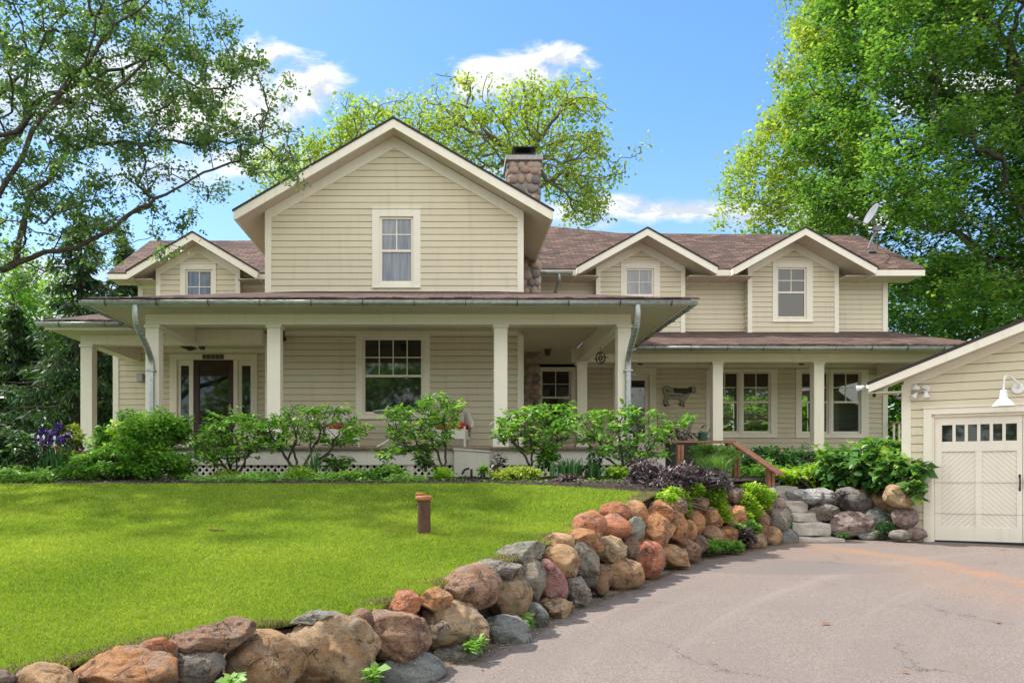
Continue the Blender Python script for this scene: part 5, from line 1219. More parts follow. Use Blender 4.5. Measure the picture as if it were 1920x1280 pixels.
for a in [(1525, 931, 88, 36, 'w', 2, 'big whitish slab resting across the top beside the steps', 8), (1546, 962, 66, 34, 'g', 2, 'grey block below the big whitish slab', 0), (1602, 941, 74, 46, 's', 0, 'blue-grey streaked boulder slanting downwards', 36), (1593, 983, 82, 48, 'm', 1, 'large mauve boulder beside the lowest step', 0),
          (1650, 979, 64, 54, 'd', 0, 'dark teal-grey rounded boulder, middle of the pile', 0), (1657, 943, 68, 48, 't', 1, 'tan-orange boulder with white flecks on top of the pile', 10), (1617, 929, 26, 26, 'b', 0, 'small brown stone behind the orange one of the pile', 0), (1684, 933, 54, 38, 'y', 1, 'grey-tan slanting stone under the hydrangea', 30),
          (1695, 969, 44, 44, 'm', 1, 'speckled pinkish boulder next to the garage corner', 0), (1632, 1004, 48, 24, 's', 1, 'low grey stone below the dark teal boulder', 0), (1688, 1003, 40, 22, 'g', 0, 'flat grey-pink stone at the foot of the pile', 0), (1715, 1001, 42, 24, 'm', 0, 'last pinkish stone against the garage wall', 10)]:
    R(a[0], a[1], a[2], a[3], a[4], a[5], a[6], a[7], YR_(a[1]) if a[0] < 1670 else 12.98)
PAR = {0: (24, 12, .80), 1: (20, 26, .66), 2: (15, 55, .58)}
for i, (px, py, w, h, cl, ang, label, rot, depth, dz) in enumerate(ROCKS):
    d = depth or wall_depth(px, py)
    sc = d / F; hw, hh = w * sc / 2 * 1.05, h * sc / 2 * 1.06; hd_ = (hw + hh) / 2 * 1.0
    rg = np.random.default_rng(100 + i); planes, p, lo = PAR[ang]
    v, f = ICO[5 if w > 44 else 4]
    npl, bl = {0: (26, .55), 1: (20, .82), 2: (15, .97)}[ang]
    nm = rg.normal(size=(npl, 3)); nm /= np.linalg.norm(nm, axis=1)[:, None]; dd_ = rg.uniform({0: .80, 1: .68, 2: .60}[ang], .98, npl)
    q_ = np.maximum(v @ nm.T, 1e-4) / dd_; hard = 1 / np.maximum(q_.max(1), 1.0); pw_ = {0: 14, 1: 30, 2: 70}[ang]; soft = (np.sum(q_ ** pw_, 1) + 1) ** (-1 / pw_)
    v = v * (hard * bl + soft * (1 - bl))[:, None]
    nx = np.abs(v[:, 0]).max(), np.abs(v[:, 1]).max(), np.abs(v[:, 2]).max()
    ext = (v.max(0) - v.min(0)) / 2; v = (v - (v.max(0) + v.min(0)) / 2) / ext
    v = v * np.array([hw, hd_, hh])
    a = math.radians(rot); x = v[:, 0] * math.cos(a) + v[:, 2] * math.sin(a); z = -v[:, 0] * math.sin(a) + v[:, 2] * math.cos(a); v = np.c_[x, v[:, 1], z]
    if rot:
        e2 = (v.max(0) - v.min(0)) / 2
        if abs(rot) < 20: v = v * np.array([hw / e2[0], 1, 1])
    sz = (hw + hh) / 2; f1 = 1.6 / sz; f2 = 6.0 / sz; off = Vector((i * 3.1, i * 1.7, 0))
    amp1 = sz * (.11 if ang else .07); amp2 = sz * (.07 if ang == 2 else .045 if ang else .02); amp3 = sz * .02
    out_ = np.empty_like(v)
    for k in range(len(v)):
        q = Vector(v[k]); dirn = q.normalized()
        s_ = amp1 * mnoise.noise(q * f1 + off) + amp2 * mnoise.turbulence(q * (f2 * .5) + off, 3, False) + amp3 * mnoise.noise(q * f2 * 2.2 + off) - (sz * .05 * max(0, .18 - abs(mnoise.noise(q * f1 * 1.3 + off * 2))) / .18 if ang else 0)
        if ang == 2 and h < w * .55: s_ += sz * .05 * mnoise.noise(Vector((q.x * f1, q.y * f1, q.z * f1 * 7)) + off)
        out_[k] = q + dirn * s_
    c = P(px, py, d + hd_ * .45)
    o = npmesh('boulder', out_ * (1 + hd_ * .45 / d) + np.array(c), f, m_rock, smooth=True, origin=tuple(c))
    cc = tuple(min(.66, q_ * 1.6) for q_ in C_[cl]); jit = 1 + (rg.random() - .5) * .2; o.color = (cc[0] * jit, cc[1] * jit * (1 + (rg.random() - .5) * .08), cc[2] * jit, 1)
    o['label'] = label; o['category'] = 'boulder'; o['group'] = 'boulders of the dry stone wall' if not depth else 'boulders beside the steps'
# ================================================================ vegetation
def rot_frames(n, rng, up=.5, az=None):
    """leaf frames: normals biased upwards, random heading"""
    N = rng.normal(size=(n, 3)); N[:, 2] = np.abs(N[:, 2]) + up * 2; N /= np.linalg.norm(N, axis=1)[:, None]
    H = rng.normal(size=(n, 3)) if az is None else az; H = H - N * np.sum(H * N, 1)[:, None]; H /= np.linalg.norm(H, axis=1)[:, None] + 1e-9
    return N, H, np.cross(N, H)
def leaves(P0, size, rng, up=.4, width=.5, fold=.12, droop=.0, heading=None, jitter=.35):
    """folded kite-shaped leaves, one quad each"""
    n = len(P0); N, H, B = rot_frames(n, rng, up, heading)
    L = (size * np.exp(rng.normal(0, jitter, n)).clip(.35, 1.9))[:, None] if np.ndim(size) == 0 else size[:, None]
    if droop: H = H - np.array([0, 0, droop]); H /= np.linalg.norm(H, axis=1)[:, None]
    a = P0; c = P0 + H * L; mid = P0 + H * L * .48 + N * L * fold
    V = np.stack([a, mid + B * L * width * .5, c, mid - B * L * width * .5], 1).reshape(-1, 3)
    F_ = np.arange(4 * n).reshape(n, 4); return V, F_
def blades(P0, length, width, rng, lean=.35, heading=None, seg=1):
    n = len(P0); th = rng.uniform(0, 2 * np.pi, n); Ls = length * rng.uniform(.6, 1.15, n)
    d = np.stack([np.cos(th), np.sin(th), np.zeros(n)], 1); ln = np.abs(rng.normal(0, lean, n))[:, None]
    ph = rng.uniform(0, 2 * np.pi, n); w = np.stack([np.cos(ph), np.sin(ph), np.zeros(n)], 1) * (width * .5 if np.ndim(width) == 0 else (width * .5)[:, None])
    up = np.array([0, 0, 1.0]); mid = P0 + (up + d * ln * .5) * (Ls * .55)[:, None]; tip = P0 + (up * .92 + d * ln * 1.5) * Ls[:, None]
    V = np.stack([P0 - w, P0 + w, mid + w * .8, mid - w * .8, tip], 1).reshape(-1, 3)
    b = np.arange(n)[:, None] * 5
    F4 = b + np.array([[0, 1, 2, 3]]); F3 = b + np.array([[3, 2, 4, 4]])
    return V, F4, F3
def grow(root, A, bf=.25, r0=.02, expo=.48, base_r=None):
    """connect attraction points A to the root chain by a cost-balanced spanning tree; returns nodes, parents, radii"""
    nodes = [np.array(p, float) for p in root]; par = [-1] + list(range(len(root) - 1)); plen = [0.0]
    for i in range(1, len(root)): plen.append(plen[-1] + np.linalg.norm(nodes[i] - nodes[i - 1]))
    A = np.asarray(A); m = len(A)
    Nn = np.array(nodes); PL = np.array(plen)
    best = np.full(m, np.inf); bi = np.zeros(m, int)
    for i in range(len(Nn)):
        if i == 0 and len(Nn) > 2: continue
        c = np.linalg.norm(A - Nn[i], axis=1) + bf * PL[i]; u = c < best; best[u] = c[u]; bi[u] = i
    done = np.zeros(m, bool); pts = list(Nn); pl = list(PL); pa = list(par)
    for _ in range(m):
        c = np.where(done, np.inf, best); j = int(np.argmin(c)); done[j] = True; p = bi[j]
        L = np.linalg.norm(A[j] - pts[p]); pts.append(A[j]); pa.append(p); pl.append(pl[p] + L); k = len(pts) - 1
        c = np.linalg.norm(A - A[j], axis=1) + bf * pl[k]; u = (c < best) & ~done; best[u] = c[u]; bi[u] = k
    pts = np.array(pts); pa = np.array(pa); cnt = np.zeros(len(pts))
    kids = np.zeros(len(pts), int)
    for i in range(1, len(pts)): kids[pa[i]] += 1
    cnt[kids == 0] = 1
    for i in range(len(pts) - 1, 0, -1): cnt[pa[i]] += cnt[i]
    rad = r0 * np.maximum(cnt, 1) ** expo
    return pts, pa, rad, kids
def tubes(pts, pa, rad, rng, wob=.05, kthick=7, thr=.04):
    """branches as tapering tubes, each edge bent a little"""
    Vs, Fs, n = [], [], 0
    idx = np.arange(1, len(pts)); idx = idx[pa[idx] >= 0]
    for thick in (True, False):
        ii = idx[(rad[idx] >= thr) == thick]
        if not len(ii): continue
        k = kthick if thick else 4; a = pts[pa[ii]]; b = pts[ii]; L = np.linalg.norm(b - a, axis=1)[:, None]; d = (b - a) / (L + 1e-9)
        ra = np.minimum(rad[pa[ii]], rad[ii] * 1.35)[:, None]; rb = rad[ii][:, None]
        ref = np.where(np.abs(d[:, 2:3]) > .9, np.array([[1., 0, 0]]), np.array([[0, 0, 1.]])); u = np.cross(d, ref); u /= np.linalg.norm(u, axis=1)[:, None]; v = np.cross(d, u)
        m1 = a + (b - a) * .36 + (u * rng.normal(0, wob, (len(ii), 1)) + v * rng.normal(0, wob, (len(ii), 1))) * L
        m2 = a + (b - a) * .70 + (u * rng.normal(0, wob, (len(ii), 1)) + v * rng.normal(0, wob, (len(ii), 1))) * L
        rings = []
        for c, r in ((a, ra), (m1, ra * .6 + rb * .4), (m2, ra * .3 + rb * .7), (b, rb)):
            t = 2 * np.pi * np.arange(k) / k
            rings.append(c[:, None, :] + (u[:, None, :] * np.cos(t)[None, :, None] + v[:, None, :] * np.sin(t)[None, :, None]) * r[:, :, None])
        R_ = np.stack(rings, 1); m = len(ii); V = R_.reshape(-1, 3)
        base = (np.arange(m) * 4 * k)[:, None]; f = []
        for s_ in range(3):
            for j in range(k): q = (j + 1) % k; f.append([s_ * k + j, s_ * k + q, (s_ + 1) * k + q, (s_ + 1) * k + j])
        f = np.array(f); Fq = (base[:, :, None] + f[None]).reshape(-1, 4)
        Vs.append(V); Fs.append(Fq + n); n += len(V)
    return np.concatenate(Vs), np.concatenate(Fs)
def in_poly(px, py, poly):
    x = np.asarray(px); y = np.asarray(py); c = np.zeros(len(x), bool); j = len(poly) - 1
    for i in range(len(poly)):
        xi, yi = poly[i]; xj, yj = poly[j]
        c ^= ((yi > y) != (yj > y)) & (x < (xj - xi) * (y - yi) / (yj - yi + 1e-12) + xi); j = i
    return c
def crown_points(poly, y0, y1, n, rng, cl=0, clr=.6):
    """points of a crown whose outline at its own distance has the given shape"""
    P_ = np.array(poly); out = []
    while sum(map(len, out)) < n:
        px = rng.uniform(P_[:, 0].min(), P_[:, 0].max(), n * 2); py = rng.uniform(P_[:, 1].min(), P_[:, 1].max(), n * 2)
        ok = in_poly(px, py, poly); px, py = px[ok], py[ok]; ym = (y0 + y1) / 2
        d = rng.uniform(y0, y1, len(px)); out.append(np.stack([(px - CX) / F * ym, d, (HY - py) / F * ym], 1))
    return np.concatenate(out)[:n]
def relax(A, md):
    keep = []
    K = np.empty((0, 3))
    for p in A:
        if len(K) == 0 or np.min(np.sum((K - p) ** 2, 1)) > md * md: K = np.vstack([K, p])
    return K
def tree(name, label, cat, root, A, lm, bark, leaf_n, leaf_s, seed, r0=.012, expo=.5, bf=.25, spread=.22, up=.4, width=.6, trunk_name='trunk', crown_name='crown', wob=.05, tipbias=True, group=None, thr=.04, droop=0, tintz=None, tint_sd=.2):
    rng = np.random.default_rng(seed); pts, pa, rad, kids = grow(root, A, bf, r0, expo)
    e_ = empty(name, tuple(root[0]), label, cat, group)
    V, Fq = tubes(pts, pa, rad, rng, wob, thr=thr); npmesh(trunk_name, V, Fq, bark, e_, smooth=True)
    tips = np.arange(len(root), len(pts)); w = np.where(kids[tips] == 0, 2.0, 1.0) if tipbias else np.ones(len(tips))
    w = w * np.where(rad[tips] > thr * 1.2, .15, 1); w = w * rng.uniform(.2, 1.8, len(w)); w /= w.sum()
    # leaves gather in small sprays about the twigs
    ns = max(1, leaf_n // 10); ci = rng.choice(tips, ns, p=w); f = rng.uniform(0, 1, ns)[:, None] * .7
    C = pts[ci] * (1 - f) + pts[pa[ci]] * f + rng.normal(0, spread, (ns, 3)) * np.array([1, 1, .65])
    sp = np.repeat(C, 10, 0) + rng.normal(0, leaf_s * 1.25, (ns * 10, 3)); tt = np.repeat(rng.normal(.42, tint_sd, ns), 10) + rng.normal(0, .15, ns * 10)
    V, Fq = leaves(sp, leaf_s, rng, up, width, droop=droop); npmesh(crown_name, V, Fq, lm, e_, tint=np.repeat(np.clip(tt, 0, 1), 4))
    return e_
# ---- great oak whose limbs reach in from the left
def poly3(px): return px
rng = np.random.default_rng(11)
oakp = [(-260, -260), (330, -260), (372, -40), (366, 20), (330, 62), (400, 56), (425, 92), (490, 120), (500, 165), (560, 178), (585, 205), (565, 250), (545, 292), (480, 300), (420, 318), (340, 330), (330, 385), (322, 418), (240, 432), (180, 452), (120, 470), (40, 500), (-40, 560), (-260, 560)]
A = np.concatenate([crown_points(oakp, 10.6, 15.4, 720, rng), crown_points([(-60, -60), (360, -60), (400, 90), (560, 190), (540, 280), (300, 330), (200, 430), (0, 480)], 11.8, 14.2, 520, rng)])
A = relax(A, .20)
Yk = 13.0; K = lambda px, py, y=Yk: np.array([(px - CX) / F * y, y, (HY - py) / F * y])
def chain(*pp): return [K(*p) for p in pp]
main = chain((-300, 905, 13.4), (-290, 760, 13.4), (-240, 640, 13.3), (-150, 560, 13.2), (-60, 520, 13), (30, 493), (110, 470), (190, 440), (245, 400), (290, 372), (345, 346), (400, 318), (450, 302), (505, 296), (548, 300))
def limbs(rootc, extra):
    """add further hand-laid limbs: returns points list and parents so that grow() can start from them"""
    return rootc, extra
def grow_multi(limb_list, A, bf, r0, expo):
    pts = []; pa = []
    for L in limb_list:
        st = L[0] if isinstance(L[0], int) else None; pl_ = L[1:] if st is not None else L
        prev = st if st is not None else -1
        for p in pl_: pts.append(np.array(p, float)); pa.append(prev); prev = len(pts) - 1
    return pts, pa
limb = [main,
        [4] + chain((-40, 560, 12.9), (20, 548, 12.8), (70, 520, 12.8), (120, 500, 12.7), (190, 468, 12.6), (260, 450, 12.6), (300, 436, 12.6)),
        [2] + chain((-250, 420, 13.2), (-150, 300, 13.1), (-60, 220, 13), (10, 170, 13), (60, 110, 13), (90, 60, 12.9), (130, 10, 12.9)),
        [3] + chain((-120, 440, 13.3), (-40, 330, 13.4), (30, 250, 13.4), (70, 190, 13.4), (140, 160, 13.3), (230, 130, 13.3), (300, 92, 13.2)),
        [2] + chain((-190, 430, 12.6), (-60, 300, 12.4), (60, 215, 12.2), (130, 190, 12.2), (200, 180, 12.2), (290, 96, 12.2)),
        [5] + chain((60, 360, 13.4), (130, 285, 13.5), (200, 270, 13.6), (290, 265, 13.6), (380, 270, 13.6), (450, 262, 13.6)),
        [4] + chain((-20, 400, 12.4), (60, 245, 12.3), (130, 150, 12.2), (200, 60, 12.2), (260, 20, 12.2), (320, 90, 12.1)),
        [3] + chain((-80, 610, 12.8), (0, 575, 12.8), (40, 535, 12.7), (80, 500, 12.7))]
def grow2(limb_list, A, bf, r0, expo):
    pts, pa = grow_multi(limb_list, A, bf, r0, expo); n0 = len(pts)
    pl = np.zeros(n0)
    for i in range(n0):
        if pa[i] >= 0: pl[i] = pl[pa[i]] + np.linalg.norm(pts[i] - pts[pa[i]])
    A = np.asarray(A); m = len(A); best = np.full(m, np.inf); bi = np.zeros(m, int)
    for i in range(3, n0):
        c = np.linalg.norm(A - pts[i], axis=1) + bf * pl[i]; u = c < best; best[u] = c[u]; bi[u] = i
    pl = list(pl); done = np.zeros(m, bool)
    for _ in range(m):
        c = np.where(done, np.inf, best); j = int(np.argmin(c)); done[j] = True; p = bi[j]
        pts.append(A[j]); pa.append(p); pl.append(pl[p] + np.linalg.norm(A[j] - pts[p])); k = len(pts) - 1
        c = np.linalg.norm(A - A[j], axis=1) + bf * pl[k]; u = (c < best) & ~done; best[u] = c[u]; bi[u] = k
    pts = np.array(pts); pa = np.array(pa); kids = np.zeros(len(pts), int); cnt = np.zeros(len(pts))
    for i in range(len(pts)):
        if pa[i] >= 0: kids[pa[i]] += 1
    cnt[kids == 0] = 1
    order = np.argsort(-np.array([0 if p < 0 else 1 for p in pa]))
    dep = np.zeros(len(pts), int)
    for i in range(len(pts)):
        if pa[i] >= 0: dep[i] = dep[pa[i]] + 1
    for i in np.argsort(-dep):
        if pa[i] >= 0: cnt[pa[i]] += cnt[i]
    return pts, pa, r0 * np.maximum(cnt, 1) ** expo, kids, n0
pts, pa, rad, kids, n0 = grow2(limb, A, .12, .0062, .50)
oak = empty('oak_tree', (float(main[0][0]), float(main[0][1]), -.1), 'spreading oak with dark crooked limbs and blue-green leaves over the lawn beside the house', 'tree')
V, Fq = tubes(pts, pa, rad, rng, .045, 9, .03); npmesh('trunk', V, Fq, m_bark, oak, smooth=True)
tips = np.arange(n0, len(pts)); w = np.where(kids[tips] == 0, 2.2, .8) * rng.uniform(.15, 1.9, len(tips)); w /= w.sum()
ns = 8200; ci = rng.choice(tips, ns, p=w); f = rng.uniform(0, .6, ns)[:, None]; C = pts[ci] * (1 - f) + pts[pa[ci]] * f + rng.normal(0, .085, (ns, 3)) * np.array([1, 1, .7])
sp = np.repeat(C, 8, 0) + rng.normal(0, .045, (ns * 8, 3)); tt = np.repeat(rng.normal(.40, .22, ns), 8) + rng.normal(0, .15, ns * 8)
V, Fq = leaves(sp, .058, rng, .25, .6); npmesh('crown', V, Fq, m_lf_oak, oak, tint=np.repeat(np.clip(tt, 0, 1), 4))

def round_crown(poly, y0, y1, n, seed, md, lobes=0, lobe_r=1.0):
    rng = np.random.default_rng(seed); A = crown_points(poly, y0, y1, n, rng)
    if lobes:   # gather the points into lobes so that the crown has clumps and gaps
        C = A[rng.choice(len(A), lobes, False)]; D = np.linalg.norm(A[:, None] - C[None], axis=2); k = D.argmin(1); A = A + (C[k] - A) * (.42 * rng.uniform(.3, 1, len(A)))[:, None]
    return relax(A, md)
# ---- light tree directly behind the chimney
pc = [(770, 215), (800, 190), (850, 182), (900, 190), (935, 180), (990, 168), (1040, 168), (1085, 188), (1120, 225), (1150, 265), (1140, 300), (1198, 312), (1170, 325), (1120, 330), (1128, 380), (1140, 425), (1100, 418), (1060, 380), (1020, 352), (960, 340), (900, 330), (850, 318), (800, 290), (772, 250)]
A = round_crown(pc, 31.5, 36.5, 1500, 21, .36, 60)
Kc = lambda px, py, y=34.0: np.array([(px - CX) / F * y, y, (HY - py) / F * y])
tree('locust_tree', 'airy yellow-green tree with a domed crown rising behind the chimney', 'tree', [Kc(985, 905), Kc(985, 700), Kc(982, 560), Kc(975, 450), Kc(965, 390)], A, m_lf_lime, m_barkl, 14500, .15, 22, r0=.017, bf=.35, spread=.17, up=.25, width=.55, expo=.5)
pl2 = [(500, 330), (540, 290), (590, 262), (640, 250), (640, 215), (668, 188), (700, 205), (722, 215), (760, 190), (800, 200), (820, 260), (760, 300), (700, 320), (620, 360), (520, 400), (488, 380)]
A = round_crown(pl2, 32.5, 36.5, 800, 23, .38, 40)
tree('locust_tree', 'yellow-green tree crown showing above the gable slope nearer the oak', 'tree', [Kc(640, 905), Kc(640, 700), Kc(645, 500), Kc(650, 400)], A, m_lf_lime, m_barkl, 11000, .15, 24, r0=.017, bf=.35, spread=.20, up=.25, width=.55)
# ---- right: yellow-green tree in front of nothing, beside the maple
pr_ = [(1500, -60), (1480, 60), (1460, 120), (1470, 170), (1420, 230), (1405, 265), (1375, 310), (1358, 330), (1375, 370), (1385, 400), (1400, 440), (1440, 425), (1490, 440), (1560, 460), (1640, 430), (1640, -60)]
A = round_crown(pr_, 33, 38, 1500, 31, .48, 60)
Kr = lambda px, py, y=35.5: np.array([(px - CX) / F * y, y, (HY - py) / F * y])
tree('locust_tree', 'loose yellow-green tree leaning out beside the big dark maple', 'tree', [Kr(1660, 905), Kr(1655, 700), Kr(1640, 520), Kr(1620, 400), Kr(1600, 250)], A, m_lf_lime, m_barkl, 32000, .16, 32, r0=.013, bf=.3, spread=.22, up=.25, width=.55)
# ---- big maple
pm_ = [(1600, -160), (1560, 0), (1540, 90), (1560, 170), (1535, 250), (1555, 300), (1520, 360), (1560, 420), (1600, 440), (1620, 500), (1700, 520), (1680, 600), (1760, 640), (1900, 620), (2150, 600), (2300, 200), (2200, -160)]
A = round_crown(pm_, 25.5, 33.5, 2600, 41, .66, 110)
Km = lambda px, py, y=29.5: np.array([(px - CX) / F * y, y, (HY - py) / F * y])
tree('maple_tree', 'huge dense maple towering over the garage, with deep green layered foliage', 'tree', [Km(2080, 960), Km(2075, 800), Km(2050, 600), Km(1990, 420), Km(1930, 260)], A, m_lf_maple, m_bark, 190000, .125, 42, r0=.018, bf=.28, spread=.34, up=.9, width=.85, tint_sd=.26, expo=.5)
# ---- trees beyond: lower right, far left
pq = [(1655, 520), (1700, 490), (1800, 470), (1960, 470), (2000, 850), (1640, 860), (1630, 700)]
A = round_crown(pq, 34, 41, 900, 51, .6, 50)
tree('background_tree', 'bright green tree filling the gap between the house end and the garage', 'tree', [Kr(1720, 905), Kr(1700, 760), Kr(1690, 640)], A, m_lf_far, m_bark, 36000, .15, 52, r0=.018, bf=.3, spread=.32, up=.5, width=.8)
pq2 = [(-200, 430), (-60, 440), (60, 470), (150, 480), (230, 500), (270, 540), (265, 700), (200, 800), (-200, 860)]
Kl = lambda px, py, y=30.0: np.array([(px - CX) / F * y, y, (HY - py) / F * y])
A = round_crown([(-200, 430), (-60, 450), (50, 480), (120, 500), (120, 700), (80, 850), (-200, 880)], 30, 38, 1000, 53, .6, 50)
tree('background_tree', 'sunny light green trees at the edge of the picture behind the white shrub', 'tree', [Kl(-20, 905, 34), Kl(-10, 760, 34), Kl(0, 640, 34)], A, m_lf_far, m_bark, 34000, .15, 54, r0=.018, bf=.3, spread=.34, up=.4, width=.8)
# wide belt of trees behind the house, seen through the sunroom and round the sides
def belt(name, label, cx, cy, h, w, seed, n=9000, ls=.3, m=m_lf_far, y0=0):
    rng = np.random.default_rng(seed); A = rng.normal(size=(420, 3)); A /= np.linalg.norm(A, axis=1)[:, None]; A *= rng.uniform(.3, 1, 420)[:, None] ** .5
    A = A * np.array([w / 2, w / 2, h * .46]) + np.array([cx, cy, h * .52 - 1]); A[:, 2] = np.maximum(A[:, 2], .1)
    A = relax(A, .5)
    tree(name, label, 'tree', [np.array([cx, cy, -.9]), np.array([cx, cy, h * .15]), np.array([cx + .2, cy, h * .35])], A, m, m_bark, n, ls, seed, r0=.02, bf=.3, spread=.45, up=.5, width=.8)
bl = [(8.0, 36, 5.5, 8, 'low round tree seen through the paired sunroom windows'), (13.5, 38, 6, 8, 'leafy tree seen through the window pair at the end of the porch'), (20, 42, 8, 11, 'far green tree behind the porch railing'),
      (-14, 40, 9, 11, 'far tree between the spruce and the house wing'), (-24, 44, 10, 12, 'far tree behind the sunny shrubs at the picture edge')]
for i, (x, y, h, w, lab) in enumerate(bl): belt('background_tree', lab, x, y, h, w, 60 + i)
# trees across the drive behind the viewer, which the window panes mirror
for i, (x, y, h, w, lab) in enumerate([(-13, -17, 9, 10, 'tree across the lawn mirrored in the front door glass'), (-3, -22, 10, 11, 'tree behind the viewer mirrored in the wide porch window'), (8, -20, 9, 10, 'tree behind the viewer mirrored in the corner porch window'), (20, -16, 10, 11, 'tree behind the viewer mirrored in the garage door panes')]):
    belt('garden_tree', lab, x, y, h, w, 80 + i, n=5000, ls=.4, m=m_lf_maple)
# ---- spruces
def spruce(px, y, ptop, pbot, wpx, seed, label, n=26000):
    rng = np.random.default_rng(seed); x = PX(px, y); zt = PZ(ptop, y); zb = PZ(pbot, y); R0 = wpx / F * y
    e_ = empty('spruce_tree', (x, y, zb), label, 'tree'); mb = MB(); mb.tube([(x, y, zb - .2), (x, y, zb + (zt - zb) * .5), (x, y, zt)], .2, 9, True, [.24, .14, .02]); mb.build('trunk', m_bark, e_, smooth=True)
    nb = 150; segs = []; B = MB(); NP = []; NH = []
    for i in range(nb):
        t = (i + rng.random()) / nb; z = zb + (zt - zb) * (t * .97); r = R0 * (1 - t) ** .8 * rng.uniform(.75, 1.1) + .1; a = rng.uniform(0, 2 * np.pi)
        d = np.array([math.cos(a), math.sin(a), 0.]); k = 8
        pp = [np.array([x, y, z]) + d * r * s_ + np.array([0, 0, -r * .38 * s_ + r * .16 * s_ ** 3]) for s_ in np.linspace(0, 1, k)]
        B.tube([tuple(p) for p in pp], .02, 4, False, list(np.linspace(.035, .006, k)))
        m = int(n / nb * (r / R0 + .15)); s_ = rng.uniform(.08, 1.02, m) ** .8; side = rng.uniform(-1, 1, m) * (.30 * r * (1 - s_ * .6) + .05)
        q = np.array([-d[1], d[0], 0]); c = np.array([x, y, z]) + d[None] * (r * s_)[:, None] + q[None] * side[:, None]; c[:, 2] += -r * .38 * s_ + r * .16 * s_ ** 3 - np.abs(side) * .5 - rng.uniform(0, .28, m) * r * .35
        NP.append(c); NH.append(d[None] * .4 + q[None] * np.sign(side)[:, None] * .5 + np.array([[0, 0, -.9]]) + rng.normal(0, .25, (m, 3)))
    B.build('branches', m_bark, e_, smooth=True)
    NPc = np.concatenate(NP); V, Fq = leaves(NPc, .20, rng, .1, .28, .05, heading=np.concatenate(NH)); npmesh('crown', V, Fq, m_lf_spruce, e_, tint=np.repeat(np.clip(rng.normal(.4, .3, len(NPc)), 0, 1), 4))
spruce(150, 23.5, 380, 900, 170, 71, 'dark drooping spruce beside the house wing')
spruce(30, 27, 560, 900, 130, 72, 'smaller dark spruce behind the purple irises')
spruce(235, 26, 430, 900, 110, 73, 'narrow spruce half hidden by the wing roof')

# ---- shrubs
def shrub(name, label, base, poly, y0, y1, m, nl, ls, seed, npts=90, md=.16, stems=4, r0=.006, spread=.06, up=.6, width=.45, bark=m_bark, group=None, cat='shrub', fol='foliage', droop=.15, bz=None, tsd=.22, rosette=6):
    rng = np.random.default_rng(seed); ym = (y0 + y1) / 2; A = relax(crown_points([(a_, 880 - (880 - b_) * .90) for a_, b_ in poly], y0, y1, npts * 4, rng), md)
    bx_, by_ = PX(base[0], ym), ym; zb = float(LZ(ym)) if bz is None else bz
    limb = [[np.array([bx_, by_, zb - .05]), np.array([bx_ + .01, by_, zb + .04]), np.array([bx_, by_, zb + .08])]]
    b0_ = np.array([bx_, by_, zb - .05]); ex = A[:, 0]; LB = [[b0_, b0_ + [0, 0, .06], b0_ + [0, 0, .10], b0_ + [0, 0, .12]]]
    for j in range(stems):
        q = np.quantile(ex, (j + .5) / stems); zz = np.quantile(A[:, 2], .35); t = np.array([q, by_ + rng.uniform(-.25, .25), zz]); m1 = b0_ + (t - b0_) * .35 + np.array([0, 0, .05]); m2 = b0_ + (t - b0_) * .7 + rng.normal(0, .03, 3)
        LB.append([2, m1 + rng.normal(0, .02, 3), m2, t])
    pts, pa, rad, kids, n0 = grow2(LB, A, .35, r0, .5)
    e_ = empty(name, (bx_, by_, zb), label, cat, group)
    V, Fq = tubes(pts, pa, rad, rng, .08, 6, .012); npmesh('stems', V, Fq, bark, e_, smooth=True)
    tips = np.arange(n0, len(pts)); ns = nl // rosette; w = np.where(kids[tips] == 0, 3., 1.); w /= w.sum(); ci = rng.choice(tips, ns, p=w)
    f = rng.uniform(-.1, .5, ns)[:, None]; C = pts[ci] * (1 - f) + pts[pa[ci]] * f + rng.normal(0, spread, (ns, 3)) * np.array([1, 1, .6])
    sp = np.repeat(C, rosette, 0); th = rng.uniform(0, 2 * np.pi, ns * rosette); hd = np.stack([np.cos(th), np.sin(th), rng.uniform(-.4, .35, ns * rosette)], 1)
    sp = sp + hd * ls * .15; tt = np.repeat(rng.normal(.45, tsd, ns), rosette) + rng.normal(0, .15, ns * rosette)
    V, Fq = leaves(sp, ls, rng, up, width, .10, droop=droop, heading=hd); npmesh(fol, V, Fq, m, e_, tint=np.repeat(np.clip(tt, 0, 1), 4)); return e_
vb = [('arching viburnum shrub in front of the maroon front door', (442, 885), [(352, 860), (360, 820), (388, 790), (405, 775), (430, 770), (455, 762), (490, 772), (500, 800), (490, 830), (470, 848), (430, 862), (385, 868)]),
      ('viburnum shrub with splayed bare stems before the red-cushioned chair', (562, 888), [(468, 800), (490, 768), (520, 770), (560, 745), (600, 752), (650, 748), (670, 775), (690, 790), (680, 815), (640, 825), (600, 820), (560, 830), (520, 835), (480, 832)]),
      ('tall viburnum shrub hiding the bistro table', (836, 884), [(722, 780), (735, 750), (770, 748), (800, 735), (835, 728), (862, 748), (855, 790), (840, 830), (800, 835), (760, 850), (715, 862), (700, 850), (740, 828)]),
      ('viburnum shrub spreading between the third column and the chimney', (1003, 880), [(932, 805), (940, 770), (985, 760), (1020, 745), (1050, 742), (1080, 765), (1078, 800), (1050, 825), (1010, 840), (970, 835), (940, 825)]),
      ('viburnum shrub around the foot of the corner downspout', (1172, 882), [(1080, 780), (1100, 755), (1150, 765), (1190, 745), (1230, 772), (1280, 765), (1275, 790), (1240, 820), (1230, 850), (1190, 870), (1130, 850), (1095, 825)])]
